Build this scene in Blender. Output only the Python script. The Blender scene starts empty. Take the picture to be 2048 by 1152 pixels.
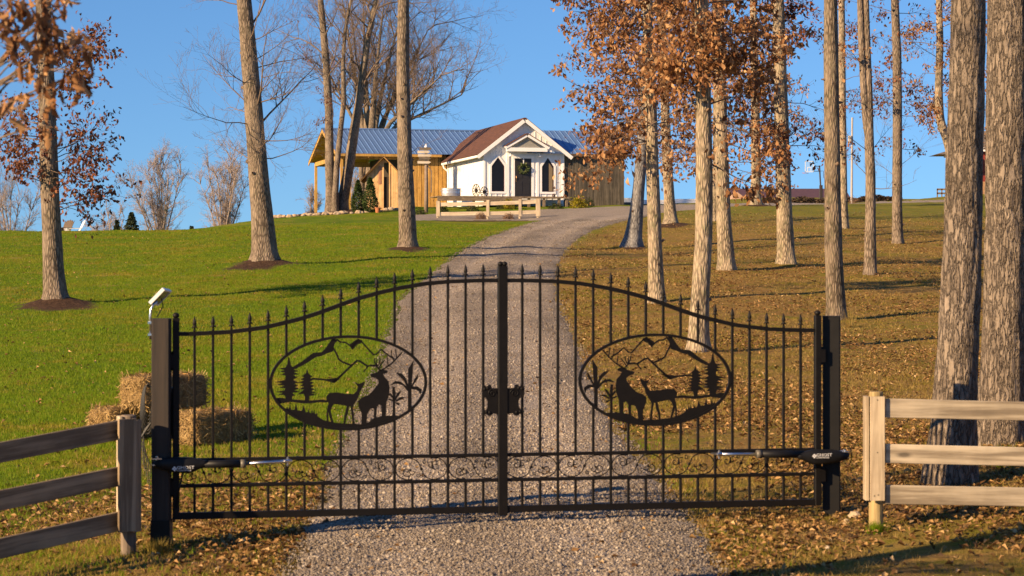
import bpy, math, random
import numpy as np
from mathutils import Vector, Matrix, noise as mnoise

R = math.radians
# ------------------------------------------------------------------ camera, world, sun, exposure
F = 4500.0            # focal length in photograph pixels (2048 wide)
HORIZON = 540.0       # row of the horizon in the photograph
CAMZ = 1.95           # eye height over the ground at the gate
scene = bpy.context.scene
col = scene.collection
cam_data = bpy.data.cameras.new('camera')
cam = bpy.data.objects.new('camera', cam_data)
col.objects.link(cam)
cam.location = (0, 0, CAMZ)
cam.rotation_euler = (R(90), 0, 0)
cam_data.sensor_width = 36
cam_data.lens = 36 * F / 2048
cam_data.shift_y = -(576 - HORIZON) / 2048
cam_data.clip_start = 0.1
cam_data.clip_end = 4000
cam_data.dof.use_dof = True
cam_data.dof.focus_distance = 75
cam_data.dof.aperture_fstop = 7.0
scene.camera = cam
scene.render.resolution_x, scene.render.resolution_y = 1024, 576

PHI, ELEV = 36.0, 21.5     # sunlight travels to the right and away; its height above the horizon
to_sun = Vector((-math.cos(R(PHI)) * math.cos(R(ELEV)), -math.sin(R(PHI)) * math.cos(R(ELEV)), math.sin(R(ELEV))))
world = bpy.data.worlds.new('World'); scene.world = world
world.use_nodes = True
wn = world.node_tree.nodes; wl = world.node_tree.links
wn.clear()
sky = wn.new('ShaderNodeTexSky'); sky.sky_type = 'NISHITA'; sky.sun_disc = False
sky.sun_elevation = R(ELEV); sky.sun_rotation = math.atan2(to_sun.x, to_sun.y) % (2 * math.pi)
sky.air_density = 1.0; sky.dust_density = 0.0; sky.ozone_density = 4.0; sky.altitude = 600
# look a little above each direction, so that the pale band at the horizon stays below the hilltop
wtc = wn.new('ShaderNodeTexCoord'); wsep = wn.new('ShaderNodeSeparateXYZ'); wcmb = wn.new('ShaderNodeCombineXYZ'); wma = wn.new('ShaderNodeMath'); wma.operation = 'MULTIPLY_ADD'
wma.inputs[1].default_value = 0.9; wma.inputs[2].default_value = 0.065
wl.new(wtc.outputs['Generated'], wsep.inputs[0]); wl.new(wsep.outputs[0], wcmb.inputs[0]); wl.new(wsep.outputs[1], wcmb.inputs[1]); wl.new(wsep.outputs[2], wma.inputs[0]); wl.new(wma.outputs[0], wcmb.inputs[2])
wnm = wn.new('ShaderNodeVectorMath'); wnm.operation = 'NORMALIZE'; wl.new(wcmb.outputs[0], wnm.inputs[0]); wl.new(wnm.outputs[0], sky.inputs[0])
tint = wn.new('ShaderNodeMix'); tint.data_type = 'RGBA'; tint.blend_type = 'MULTIPLY'; tint.inputs[0].default_value = 1.0
tint.inputs[7].default_value = (0.73, 0.97, 1.21, 1)
bg = wn.new('ShaderNodeBackground'); bg.inputs['Strength'].default_value = 0.055
wo = wn.new('ShaderNodeOutputWorld')
wl.new(sky.outputs[0], tint.inputs[6]); wl.new(tint.outputs[2], bg.inputs[0]); wl.new(bg.outputs[0], wo.inputs[0])

sun_data = bpy.data.lights.new('sun', 'SUN'); sun_data.energy = 5.0; sun_data.angle = R(0.55); sun_data.color = (1.0, 0.70, 0.40)
sun = bpy.data.objects.new('sun', sun_data); col.objects.link(sun)
sun.rotation_euler = to_sun.to_track_quat('Z', 'Y').to_euler()
sun.location = (-20, -20, 30)
vs = scene.view_settings
vs.view_transform = 'Standard'; vs.look = 'None'; vs.exposure = 1.05; vs.gamma = 1.0; vs.use_curve_mapping = False

rng = np.random.default_rng(7)
random.seed(7)

# ------------------------------------------------------------------ helpers
def P(px, py, D):
    """photo pixel at forward distance D -> world point"""
    return np.array([(px - 1024) / F * D, D, CAMZ + (HORIZON - py) / F * D])

ORIGIN = {}
def root_origin(o):
    while o.parent is not None:
        o = o.parent
    return np.array(ORIGIN.get(o.name, (0, 0, 0)), float)

def props(o, label=None, cat=None, group=None, kind=None):
    if label: o['label'] = label
    if cat: o['category'] = cat
    if group: o['group'] = group
    if kind: o['kind'] = kind
    return o

def thing(name, loc, label, cat, group=None):
    o = bpy.data.objects.new(name, None); col.objects.link(o)
    o.empty_display_size = 0.2
    o.location = [float(c) for c in loc]
    ORIGIN[o.name] = tuple(float(c) for c in loc)
    return props(o, label, cat, group)

def mesh_obj(name, verts, faces, mat, parent=None, origin=None, smooth=False, attrs=None):
    """verts in world space; stored relative to the thing's origin"""
    v = np.asarray(verts, float).reshape(-1, 3)
    me = bpy.data.meshes.new(name)
    if parent is not None:
        off = root_origin(parent)
    else:
        off = np.array(origin if origin is not None else (0, 0, 0), float)
    v = v - off
    if isinstance(faces, np.ndarray):
        k = faces.shape[1]; n = len(faces)
        me.vertices.add(len(v)); me.vertices.foreach_set('co', v.astype(np.float32).ravel())
        me.loops.add(n * k); me.loops.foreach_set('vertex_index', faces.astype(np.int32).ravel())
        me.polygons.add(n)
        me.polygons.foreach_set('loop_start', np.arange(0, n * k, k, dtype=np.int32))
        me.polygons.foreach_set('loop_total', np.full(n, k, dtype=np.int32))
        me.update(calc_edges=True)
    else:
        me.from_pydata([tuple(a) for a in v], [], faces)
        me.update()
    if smooth:
        me.polygons.foreach_set('use_smooth', np.ones(len(me.polygons), dtype=bool))
    if attrs:
        for an, arr in attrs.items():
            a = me.attributes.new(an, 'FLOAT', 'POINT')
            a.data.foreach_set('value', np.asarray(arr, np.float32))
    if mat is not None:
        me.materials.append(mat)
    o = bpy.data.objects.new(name, me); col.objects.link(o)
    if parent is not None:
        o.parent = parent
    else:
        o.location = [float(c) for c in off]
        ORIGIN[o.name] = tuple(off)
    return o

class MB:
    """collects simple shapes in world space, then becomes one mesh"""
    def __init__(s): s.v = []; s.f = []; s.n = 0
    def add(s, v, f):
        v = np.asarray(v, float).reshape(-1, 3)
        s.v.append(v); s.f += [tuple(int(i) + s.n for i in q) for q in f]; s.n += len(v)
        return s
    def box(s, c, size, ax=None, bev=0.0):
        """centre, full size, axes rows (ex,ey,ez)"""
        ax = np.eye(3) if ax is None else np.asarray(ax, float)
        h = np.asarray(size, float) / 2
        if bev <= 0:
            sg = np.array([[x, y, z] for x in (-1, 1) for y in (-1, 1) for z in (-1, 1)], float) * h
            return s.add(np.asarray(c) + sg @ ax, [(0, 1, 3, 2), (4, 6, 7, 5), (0, 4, 5, 1), (2, 3, 7, 6), (0, 2, 6, 4), (1, 5, 7, 3)])
        b = min(bev, h.min() * 0.9)
        # bevel along the longest axis only: octagonal prism
        k = int(np.argmax(h)); i, j = [a for a in range(3) if a != k]
        oc = [(-h[i] + b, -h[j]), (h[i] - b, -h[j]), (h[i], -h[j] + b), (h[i], h[j] - b), (h[i] - b, h[j]), (-h[i] + b, h[j]), (-h[i], h[j] - b), (-h[i], -h[j] + b)]
        pts = []
        for w in (-h[k], h[k]):
            for a, c2 in oc:
                q = [0, 0, 0]; q[i] = a; q[j] = c2; q[k] = w; pts.append(q)
        fs = [tuple(range(7, -1, -1)), tuple(range(8, 16))] + [(m, (m + 1) % 8, 8 + (m + 1) % 8, 8 + m) for m in range(8)]
        return s.add(np.asarray(c) + np.array(pts) @ ax, fs)
    def tube(s, pts, radii, sides=6, caps=True):
        v, f = tube_mesh(pts, radii, sides, caps)
        return s.add(v, f)
    def prism(s, poly, frame, thick, off=0.0):
        """poly (a,b) in frame=(origin, ea, eb, en); extruded from off to off+thick along en"""
        o, ea, eb, en = [np.asarray(q, float) for q in frame]
        p = np.asarray(poly, float)
        n = len(p)
        base = o + p[:, :1] * ea + p[:, 1:] * eb
        v = np.vstack([base + en * off, base + en * (off + thick)])
        area = 0.5 * np.sum(p[:, 0] * np.roll(p[:, 1], -1) - np.roll(p[:, 0], -1) * p[:, 1])
        f0 = list(range(n)); f1 = list(range(n, 2 * n))
        if area * np.dot(np.cross(ea, eb), en) * thick > 0: f0 = f0[::-1]
        else: f1 = f1[::-1]
        fs = [tuple(f0), tuple(f1)]
        for i in range(n):
            j = (i + 1) % n
            q = (i, j, n + j, n + i)
            fs.append(q)
        return s.add(v, fs)
    def lathe(s, c, prof, sides=12, axis=(0, 0, 1)):
        z = np.asarray(axis, float); z = z / np.linalg.norm(z)
        a = np.cross(z, (0, 0, 1) if abs(z[2]) < 0.9 else (1, 0, 0)); a /= np.linalg.norm(a); b = np.cross(z, a)
        v = []; f = []
        for r, h in prof:
            for k in range(sides):
                t = 2 * math.pi * k / sides
                v.append(np.asarray(c) + z * h + (a * math.cos(t) + b * math.sin(t)) * r)
        m = len(prof)
        for i in range(m - 1):
            for k in range(sides):
                k2 = (k + 1) % sides
                f.append((i * sides + k, i * sides + k2, (i + 1) * sides + k2, (i + 1) * sides + k))
        f.append(tuple(range(sides))[::-1]); f.append(tuple((m - 1) * sides + k for k in range(sides)))
        return s.add(v, f)
    def build(s, name, mat, parent=None, origin=None, smooth=False):
        return mesh_obj(name, np.vstack(s.v), s.f, mat, parent, origin, smooth)

def tube_mesh(pts, radii, sides=6, caps=True):
    p = np.asarray(pts, float); n = len(p)
    r = np.broadcast_to(np.asarray(radii, float), (n,))
    t = np.gradient(p, axis=0); t /= np.linalg.norm(t, axis=1)[:, None] + 1e-12
    ref = np.array([0.31, 0.95, 0.05]) if abs(t[0][2]) > 0.7 else np.array([0.05, 0.1, 1.0])
    v = []
    a = np.cross(t[0], ref); a /= np.linalg.norm(a)
    ang = np.arange(sides) * 2 * math.pi / sides
    for i in range(n):
        a = a - t[i] * np.dot(a, t[i]); a /= np.linalg.norm(a) + 1e-12
        b = np.cross(t[i], a)
        v.append(p[i] + r[i] * (np.cos(ang)[:, None] * a + np.sin(ang)[:, None] * b))
    f = []
    for i in range(n - 1):
        for k in range(sides):
            k2 = (k + 1) % sides
            f.append((i * sides + k, i * sides + k2, (i + 1) * sides + k2, (i + 1) * sides + k))
    if caps:
        f.append(tuple(range(sides))[::-1]); f.append(tuple((n - 1) * sides + k for k in range(sides)))
    return np.vstack(v), f

# ------------------------------------------------------------------ materials
MATS = {}
class NT:
    def __init__(s, name):
        s.m = bpy.data.materials.new(name); s.m.use_nodes = True
        s.n = s.m.node_tree.nodes; s.l = s.m.node_tree.links
        s.bsdf = s.n['Principled BSDF']; s.out = s.n['Material Output']
        MATS[name] = s.m
    def node(s, t, **kw):
        x = s.n.new(t)
        for k, v in kw.items(): setattr(x, k, v)
        return x
    def inp(s, x, sock, v):
        if hasattr(v, 'is_output') or isinstance(v, bpy.types.NodeSocket): s.l.new(v, x.inputs[sock])
        else: x.inputs[sock].default_value = v
    def coord(s, scale=(1, 1, 1), kind='Object'):
        tc = s.node('ShaderNodeTexCoord'); mp = s.node('ShaderNodeMapping')
        mp.inputs['Scale'].default_value = scale
        s.l.new(tc.outputs[kind], mp.inputs[0]); return mp.outputs[0]
    def pos(s, scale=(1, 1, 1)):
        g = s.node('ShaderNodeNewGeometry'); mp = s.node('ShaderNodeMapping'); mp.inputs['Scale'].default_value = scale
        s.l.new(g.outputs['Position'], mp.inputs[0]); return mp.outputs[0]
    def noise(s, vec, scale, detail=4, rough=0.6, dist=0.0):
        x = s.node('ShaderNodeTexNoise'); s.l.new(vec, x.inputs['Vector'])
        x.inputs['Scale'].default_value = scale; x.inputs['Detail'].default_value = detail
        x.inputs['Roughness'].default_value = rough; x.inputs['Distortion'].default_value = dist
        return x.outputs['Fac']
    def voro(s, vec, scale, feature='F1', out='Distance', rnd=1.0):
        x = s.node('ShaderNodeTexVoronoi', feature=feature); s.l.new(vec, x.inputs['Vector'])
        x.inputs['Scale'].default_value = scale
        if 'Randomness' in x.inputs: x.inputs['Randomness'].default_value = rnd
        return x.outputs[out]
    def ramp(s, fac, stops):
        x = s.node('ShaderNodeValToRGB'); s.l.new(fac, x.inputs[0])
        e = x.color_ramp.elements
        while len(e) > 1: e.remove(e[-1])
        for i, (p, c) in enumerate(stops):
            c = tuple(c) if not isinstance(c, (int, float)) else (c, c, c)
            if i == 0: e[0].position = p; e[0].color = c[:3] + (1,)
            else: q = e.new(p); q.color = c[:3] + (1,)
        return x.outputs[0]
    def mix(s, fac, a, b, mode='MIX'):
        x = s.node('ShaderNodeMix', data_type='RGBA', blend_type=mode)
        s.inp(x, 0, fac)
        for i, q in ((6, a), (7, b)):
            if isinstance(q, tuple): x.inputs[i].default_value = q[:3] + (1,)
            else: s.l.new(q, x.inputs[i])
        return x.outputs[2]
    def math(s, op, a, b=0.0):
        x = s.node('ShaderNodeMath', operation=op); s.inp(x, 0, a); s.inp(x, 1, b); return x.outputs[0]
    def attr(s, name):
        x = s.node('ShaderNodeAttribute', attribute_name=name); return x.outputs['Fac']
    def island(s):
        g = s.node('ShaderNodeNewGeometry'); return g.outputs['Random Per Island']
    def objrand(s):
        g = s.node('ShaderNodeObjectInfo'); return g.outputs['Random']
    def color(s, c):
        if isinstance(c, tuple): s.bsdf.inputs['Base Color'].default_value = c[:3] + (1,)
        else: s.l.new(c, s.bsdf.inputs['Base Color'])
        return s
    def rough(s, r):
        s.inp(s.bsdf, 'Roughness', r); return s
    def bump(s, h, strength=0.5, dist=0.02, prev=None):
        x = s.node('ShaderNodeBump'); x.inputs['Strength'].default_value = strength; x.inputs['Distance'].default_value = dist
        s.l.new(h, x.inputs['Height'])
        if prev is not None: s.l.new(prev, x.inputs['Normal'])
        s.l.new(x.outputs[0], s.bsdf.inputs['Normal']); return x.outputs[0]
    def leafy(s, amount=0.35):
        """part of the light passes through, as through a thin leaf"""
        tr = s.node('ShaderNodeBsdfTranslucent'); ms = s.node('ShaderNodeMixShader'); ms.inputs[0].default_value = amount
        bc = s.bsdf.inputs['Base Color']
        if bc.is_linked: s.l.new(bc.links[0].from_socket, tr.inputs[0])
        else: tr.inputs[0].default_value = bc.default_value
        s.l.new(s.bsdf.outputs[0], ms.inputs[1]); s.l.new(tr.outputs[0], ms.inputs[2]); s.l.new(ms.outputs[0], s.out.inputs[0])
        return s

def simple(name, c, rough=0.6, var=0.15, scale=6.0, bump=0.0, metal=0.0, stretch=(1, 1, 1), spec=None):
    t = NT(name); v = t.coord(stretch)
    n = t.noise(v, scale, 5, 0.65)
    lo = tuple(x * (1 - var) for x in c); hi = tuple(min(1, x * (1 + var)) for x in c)
    t.color(t.ramp(n, [(0.3, lo), (0.7, hi)])).rough(rough)
    t.bsdf.inputs['Metallic'].default_value = metal
    if spec is not None: t.bsdf.inputs['Specular IOR Level'].default_value = spec
    if bump: t.bump(n, bump, 0.01)
    return t.m

def wood(name, dark, light, axis='z', scale=1.0, rough=0.75, bump=0.35, rand=0.25):
    """board: grain along one axis, knots, per-board shade"""
    t = NT(name)
    st = {'x': (1.2, 22, 22), 'y': (22, 1.2, 22), 'z': (22, 22, 1.2)}[axis]
    v = t.coord(tuple(a * scale for a in st))
    # shift the pattern per board
    om = t.node('ShaderNodeVectorMath', operation='ADD'); t.l.new(v, om.inputs[0])
    cx = t.node('ShaderNodeCombineXYZ'); r = t.math('MULTIPLY', t.objrand(), 37.0)
    for i in range(3): t.l.new(r, cx.inputs[i])
    t.l.new(cx.outputs[0], om.inputs[1]); v = om.outputs[0]
    n = t.noise(v, 1.0, 6, 0.6, 0.8); n2 = t.noise(v, 4.0, 3, 0.6)
    h = t.math('ADD', t.math('MULTIPLY', n, 0.75), t.math('MULTIPLY', n2, 0.25))
    c = t.ramp(h, [(0.34, tuple(a * 0.8 for a in dark)), (0.44, dark), (0.52, tuple((a + b) / 2 for a, b in zip(dark, light))), (0.64, light)])
    sh = t.ramp(t.objrand(), [(0.0, 1 - rand), (1.0, 1 + rand * 0.4)])
    # knots
    kv0 = t.coord({'x': (2.0, 0.0, 6.0), 'y': (0.0, 2.0, 6.0), 'z': (6.0, 0.0, 2.0)}[axis]); ka = t.node('ShaderNodeVectorMath', operation='ADD'); t.l.new(kv0, ka.inputs[0]); t.l.new(cx.outputs[0], ka.inputs[1]); kv = ka.outputs[0]
    k = t.voro(kv, 0.8)
    kn = t.ramp(k, [(0.05, 0.25), (0.09, 0.7), (0.13, 1.0)])
    c = t.mix(1.0, c, sh, 'MULTIPLY'); c = t.mix(0.9, c, kn, 'MULTIPLY'); blot = t.noise(t.coord((1.3, 1.3, 1.3)), 2.0, 4, 0.6); c = t.mix(0.5, c, t.ramp(blot, [(0.35, 0.62), (0.65, 1.1)]), 'MULTIPLY')
    t.color(c).rough(rough); t.bump(h, bump, 0.006)
    return t.m
# ------------------------------------------------------------------ terrain
CTRL = []   # (px, D, zrel)
def cz(px, rows):
    for D, z in rows: CTRL.append((px, D, z))
near_c = [(2, -2.0), (8, -2.0), (13, -1.99), (16.8, -1.955), (20, -1.86), (25, -1.68), (30, -1.5), (38, -1.15), (46, -0.70), (54, -0.14), (62, 0.38), (75, 1.08)]
cz(1024, near_c + [(90, 1.80), (105, 2.35), (108, 2.65), (112, 3.05), (118, 3.38), (130, 3.6), (150, 3.4), (200, 2), (280, 0)])
cz(-500, [(2, -2.2), (14, -2.3), (30, -1.65), (47, -0.85), (62, 0.1), (75, 0.8), (88, 1.4), (100, 1.2), (130, 0), (200, -3), (280, -5)])
cz(0, [(13, -2.16), (16.5, -2.09), (20, -1.96), (30, -1.57), (47, -0.76), (62, 0.2), (75, 0.95), (88, 1.52), (100, 1.30), (130, 0), (200, -3), (280, -5)])
cz(260, [(13, -2.1), (16.3, -2.05), (20, -1.92), (30, -1.55), (47, -0.74), (62, 0.25), (75, 0.97), (88, 1.52), (102, 1.5), (130, 0.4), (200, -3), (280, -5)])
cz(420, [(47, -0.72), (62, 0.3), (75, 1.0), (90, 1.62), (104, 2.0), (115, 2.1), (140, 1.2), (200, -2)])
cz(560, [(30, -1.52), (47, -0.7), (58, 0.14), (80, 1.35), (100, 2.15), (110, 2.55), (122, 2.8), (140, 2.0), (200, -1), (280, -4)])
cz(700, [(58, 0.12), (80, 1.35), (100, 2.3), (108, 2.65), (116, 3.05), (126, 3.4), (136, 3.5), (150, 2.8), (200, 0)])
cz(820, [(30, -1.5), (46, -0.70), (66, 0.63), (90, 1.8), (105, 2.45), (113, 2.95), (118, 3.2), (126, 3.5), (150, 3.2), (200, 1)])
cz(1250, [(16.9, -1.94), (25, -1.68), (38, -1.15), (54, -0.12), (62, 0.28), (70, 0.64), (77, 1.05), (90, 1.9), (105, 2.70), (118, 3.35), (128, 3.68), (136, 3.7), (160, 3.3), (200, 2.5)])
cz(1440, [(17.2, -1.93), (25, -1.67), (37, -1.24), (46, -0.68), (57, 0.13), (80, 1.42), (100, 2.65), (120, 3.55), (130, 3.85), (140, 3.7), (165, 3.4), (235, 6.2), (255, 8.0), (280, 7)])
cz(1670, [(13, -1.99), (17.4, -1.93), (25, -1.65), (33, -1.4), (42.6, -0.94), (57, 0.1), (80, 1.45), (100, 2.6), (120, 3.5), (130, 3.85), (142, 3.8), (170, 4.0), (235, 6.9), (255, 8.25), (280, 7.5)])
cz(1900, [(13, -1.97), (18.6, -1.76), (25, -1.6), (30, -1.45), (45, -0.78), (57, 0.05), (70, 0.87), (85, 1.7), (100, 2.5), (120, 3.5), (140, 4.5), (155, 5.15), (200, 6.3), (280, 8)])
cz(2120, [(13, -1.95), (18.6, -1.74), (30, -1.42), (45, -0.74), (57, 0.08), (70, 0.9), (85, 1.75), (100, 2.55), (120, 3.5), (140, 4.5), (155, 5.15), (200, 6.3), (280, 8)])
cz(2600, [(8, -1.9), (18.6, -1.6), (45, -0.6), (85, 1.9), (140, 4.5), (200, 6.3), (280, 8)])
S0 = 15.0
def _feat(x, y):
    y = np.clip(y, 0.0, 285.0)
    s = np.log(y + S0)
    u = np.clip(x / (y + S0), -0.62, 0.62) * 2.2
    return s, u
_c = np.array(CTRL)
_cx = (_c[:, 0] - 1024) / F * _c[:, 1]; _cy = _c[:, 1]; _cv = _c[:, 2] + CAMZ
_cs, _cu = _feat(_cx, _cy)
def _kern(d2): return np.where(d2 > 1e-12, 0.5 * d2 * np.log(d2 + 1e-12), 0.0)
_n = len(_cs)
_A = np.zeros((_n + 3, _n + 3))
_A[:_n, :_n] = _kern((_cs[:, None] - _cs) ** 2 + (_cu[:, None] - _cu) ** 2) + np.eye(_n) * 0.0015
_A[:_n, _n] = 1; _A[:_n, _n + 1] = _cs; _A[:_n, _n + 2] = _cu
_A[_n:, :_n] = _A[:_n, _n:].T
_w = np.linalg.solve(_A, np.concatenate([_cv, [0, 0, 0]]))
MOUNDS = []   # (x, y, radius, height)
def ground_z(x, y):
    x = np.atleast_1d(np.asarray(x, float)); y = np.atleast_1d(np.asarray(y, float))
    out = np.empty_like(x)
    for a in range(0, len(x), 40000):
        s, u = _feat(x[a:a + 40000], y[a:a + 40000])
        k = _kern((s[:, None] - _cs) ** 2 + (u[:, None] - _cu) ** 2)
        out[a:a + 40000] = k @ _w[:_n] + _w[_n] + _w[_n + 1] * s + _w[_n + 2] * u
    far = np.clip((y - 275) / 250, 0, 1); far = far * far * (3 - 2 * far)
    side = np.clip((np.abs(x) - 0.32 * (np.abs(y) + 60)) / 150, 0, 1)
    w = np.maximum(far, side * 0.8)
    out = out * (1 - w) + (-6.0) * w
    # gentle unevenness of the lawn
    amp = np.clip((np.abs(y) + 5) / 60, 0.15, 1.0)
    out += amp * (0.028 * np.sin(x * 1.1 + 0.6 * y) * np.sin(y * 0.53 + 1.3) + 0.018 * np.sin(x * 2.7 - y * 0.9 + 2) * np.sin(0.8 * y + x * 0.7))
    for mx, my, mr, mh in MOUNDS:
        d2 = ((x - mx) ** 2 + (y - my) ** 2) / mr ** 2
        out += mh * np.exp(-d2 * 1.6)
    return out
def gz(x, y): return float(ground_z(x, y)[0])
def ground_hit(px, py, d0=12.0, d1=280.0):
    """first meeting of a photo pixel's ray with the ground"""
    D = np.concatenate([np.linspace(d0, 60, 400), np.linspace(60.2, d1, 500)])
    x = (px - 1024) / F * D; z = CAMZ + (HORIZON - py) / F * D
    g = ground_z(x, D)
    i = np.argmax(g >= z)
    if g[i] < z[i]: return np.array([x[-1], D[-1], g[-1]])
    if i == 0: return np.array([x[0], D[0], g[0]])
    t = (z[i - 1] - g[i - 1]) / ((z[i - 1] - g[i - 1]) - (z[i] - g[i]))
    d = D[i - 1] + t * (D[i] - D[i - 1])
    return np.array([(px - 1024) / F * d, d, CAMZ + (HORIZON - py) / F * d])

# ------------------------------------------------------------------ trees: where they stand
# name -> base pixel, path (px, py, width px) upward
TREES = {
 'T1': dict(base=(112, 612), path=[(112, 612, 62), (110, 585, 46), (106, 520, 40), (101, 400, 37), (97, 300, 36), (92, 150, 33), (86, 0, 30)]),
 'T2': dict(base=(530, 531), path=[(530, 531, 66), (529, 505, 50), (525, 440, 45), (516, 340, 40), (509, 240, 37), (499, 120, 34), (488, 0, 30)]),
 'T3': dict(base=(817, 498), path=[(817, 498, 46), (816, 478, 35), (813, 400, 32), (809, 300, 29), (806, 150, 26), (807, 0, 23)]),
 'T4': dict(base=(662, 420), hitD=119.5, path=[(662, 420, 26), (661, 395, 20), (659, 320, 18), (658, 220, 16), (652, 120, 15), (641, 0, 12)]),
 'T5': dict(base=(682, 421), path=[(682, 421, 34), (686, 400, 23), (697, 340, 21), (707, 270, 20), (717, 210, 17), (724, 160, 15), (735, 80, 13), (752, 0, 10)]),
 'T6': dict(base=(734, 418), path=[(734, 300, 20), (734, 250, 17), (732, 200, 12), (728, 140, 9), (722, 70, 7), (715, 0, 5)], D=146),
 'T7': dict(base=(1259, 499), hitD=70.0, path=[(1259, 499, 56), (1266, 475, 36), (1272, 430, 28), (1278, 370, 24), (1285, 280, 21), (1291, 150, 19), (1296, 0, 16)]),
 'T8': dict(base=(1315, 605), path=[(1315, 605, 44), (1313, 580, 32), (1310, 500, 28), (1307, 400, 26), (1304, 300, 25), (1300, 150, 23), (1295, 0, 20)]),
 'T9': dict(base=(1341, 452), path=[(1341, 452, 36), (1341, 435, 25), (1338, 390, 21), (1333, 300, 19), (1328, 150, 17), (1322, 0, 14)]),
 'T10': dict(base=(1395, 708), path=[(1395, 708, 62), (1397, 680, 43), (1400, 600, 37), (1407, 480, 35), (1409, 380, 34), (1408, 280, 33), (1405, 130, 30), (1403, 0, 27)]),
 'T11': dict(base=(1453, 542), path=[(1453, 542, 44), (1452, 522, 34), (1448, 450, 30), (1444, 350, 28), (1440, 200, 26), (1436, 0, 22)]),
 'T12': dict(base=(1429, 442), path=[(1429, 442, 15), (1429, 425, 11), (1430, 350, 10), (1431, 200, 9), (1432, 0, 8)]),
 'T13': dict(base=(1511, 411), path=[(1511, 411, 34), (1511, 396, 22), (1512, 350, 19), (1511, 250, 18), (1509, 120, 16), (1506, 0, 13)]),
 'T14': dict(base=(1573, 532), path=[(1573, 532, 48), (1572, 512, 36), (1569, 440, 32), (1566, 340, 30), (1562, 220, 28), (1559, 100, 26), (1556, 0, 24)]),
 'T15': dict(base=(1675, 642), path=[(1675, 642, 46), (1672, 615, 39), (1668, 520, 35), (1665, 380, 33), (1664, 250, 31), (1662, 100, 29), (1661, 0, 27)]),
 'T16': dict(base=(1688, 457), path=[(1688, 457, 24), (1688, 445, 18), (1687, 400, 16), (1685, 250, 15), (1684, 120, 14), (1683, 0, 13)]),
 'T17': dict(base=(1740, 549), path=[(1740, 549, 32), (1740, 530, 25), (1741, 450, 22), (1741, 340, 20), (1738, 280, 19), (1739, 200, 14), (1735, 100, 13), (1732, 0, 12)]),
 'T18': dict(base=(1796, 487), path=[(1796, 487, 29), (1795, 475, 22), (1794, 400, 20), (1795, 250, 19), (1794, 120, 18), (1790, 0, 16)]),
 'T19': dict(base=(1917, 470), path=[(1917, 470, 30), (1915, 430, 24), (1908, 340, 22), (1898, 285, 21), (1880, 245, 18), (1877, 180, 16), (1880, 80, 14), (1878, 0, 12)]),
 'T20': dict(base=(1896, 968), path=[(1896, 968, 128), (1900, 925, 104), (1907, 850, 91), (1914, 720, 83), (1922, 560, 78), (1928, 400, 74), (1932, 220, 71), (1936, 0, 68)]),
 'T21': dict(base=(1996, 888), path=[(1996, 888, 130), (1999, 850, 106), (2004, 770, 92), (2009, 640, 86), (2012, 460, 83), (2013, 250, 81), (2016, 0, 78)]),
}
for k, t in TREES.items():
    if 'D' in t:
        D = t['D']; t['pos'] = np.array([(t['base'][0] - 1024) / F * D, D, gz((t['base'][0] - 1024) / F * D, D)])
    elif 'hitD' in t:
        D = t['hitD']; x = (t['base'][0] - 1024) / F * D; t['pos'] = np.array([x, D, gz(x, D)])
    else:
        t['pos'] = ground_hit(*t['base'])
# ------------------------------------------------------------------ driveway outline (rows of photo pixels met with the ground)
ROWS = [(1300, 470, 1560), (1152, 555, 1462), (1100, 588, 1425), (1040, 618, 1385), (980, 642, 1342), (920, 664, 1290), (860, 690, 1240), (800, 716, 1208), (740, 748, 1180), (700, 764, 1164),
        (650, 780, 1142), (600, 798, 1119), (575, 826, 1115), (550, 861, 1115), (525, 890, 1121), (500, 922, 1135), (480, 963, 1156), (462, 1008, 1186), (448, 1054, 1228), (438, 1088, 1268), (431, 1105, 1300), (425, 1100, 1330)]
_rp = np.array([r[0] for r in ROWS], float); _rl = np.array([r[1] for r in ROWS], float); _rr = np.array([r[2] for r in ROWS], float)
def drive_edges(py): return np.interp(-py, -_rp, _rl), np.interp(-py, -_rp, _rr)
def to_px(x, y, z):
    y = np.maximum(y, 0.5)
    return 1024 + x / y * F, HORIZON - (z - CAMZ) / y * F
YARD_TOP = [(828, 428), (870, 426), (1000, 421), (1130, 415.5), (1246, 412), (1330, 408.5), (1480, 404.5), (1700, 402.5), (1900, 399)]
YARD_BOT = [(820, 441), (870, 441), (1000, 441), (1085, 441), (1268, 439), (1330, 424), (1480, 412), (1700, 408), (1900, 404)]
_yt = np.array(YARD_TOP, float); _yb = np.array(YARD_BOT, float)
def in_drive(x, y, z, grow=0.0):
    px, py = to_px(x, y, z)
    l, r = drive_edges(py)
    a = (py < 1300) & (py > 425) & (y > 9) & (y < 125) & (px > l - grow * F / y) & (px < r + grow * F / y)
    t = np.interp(px, _yt[:, 0], _yt[:, 1]); b = np.interp(px, _yb[:, 0], _yb[:, 1])
    c = (px > 822) & (px < 1900) & (py > t - grow * 4) & (py < b + grow * 4) & (y > 85) & (y < 150)
    return a | c

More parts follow.
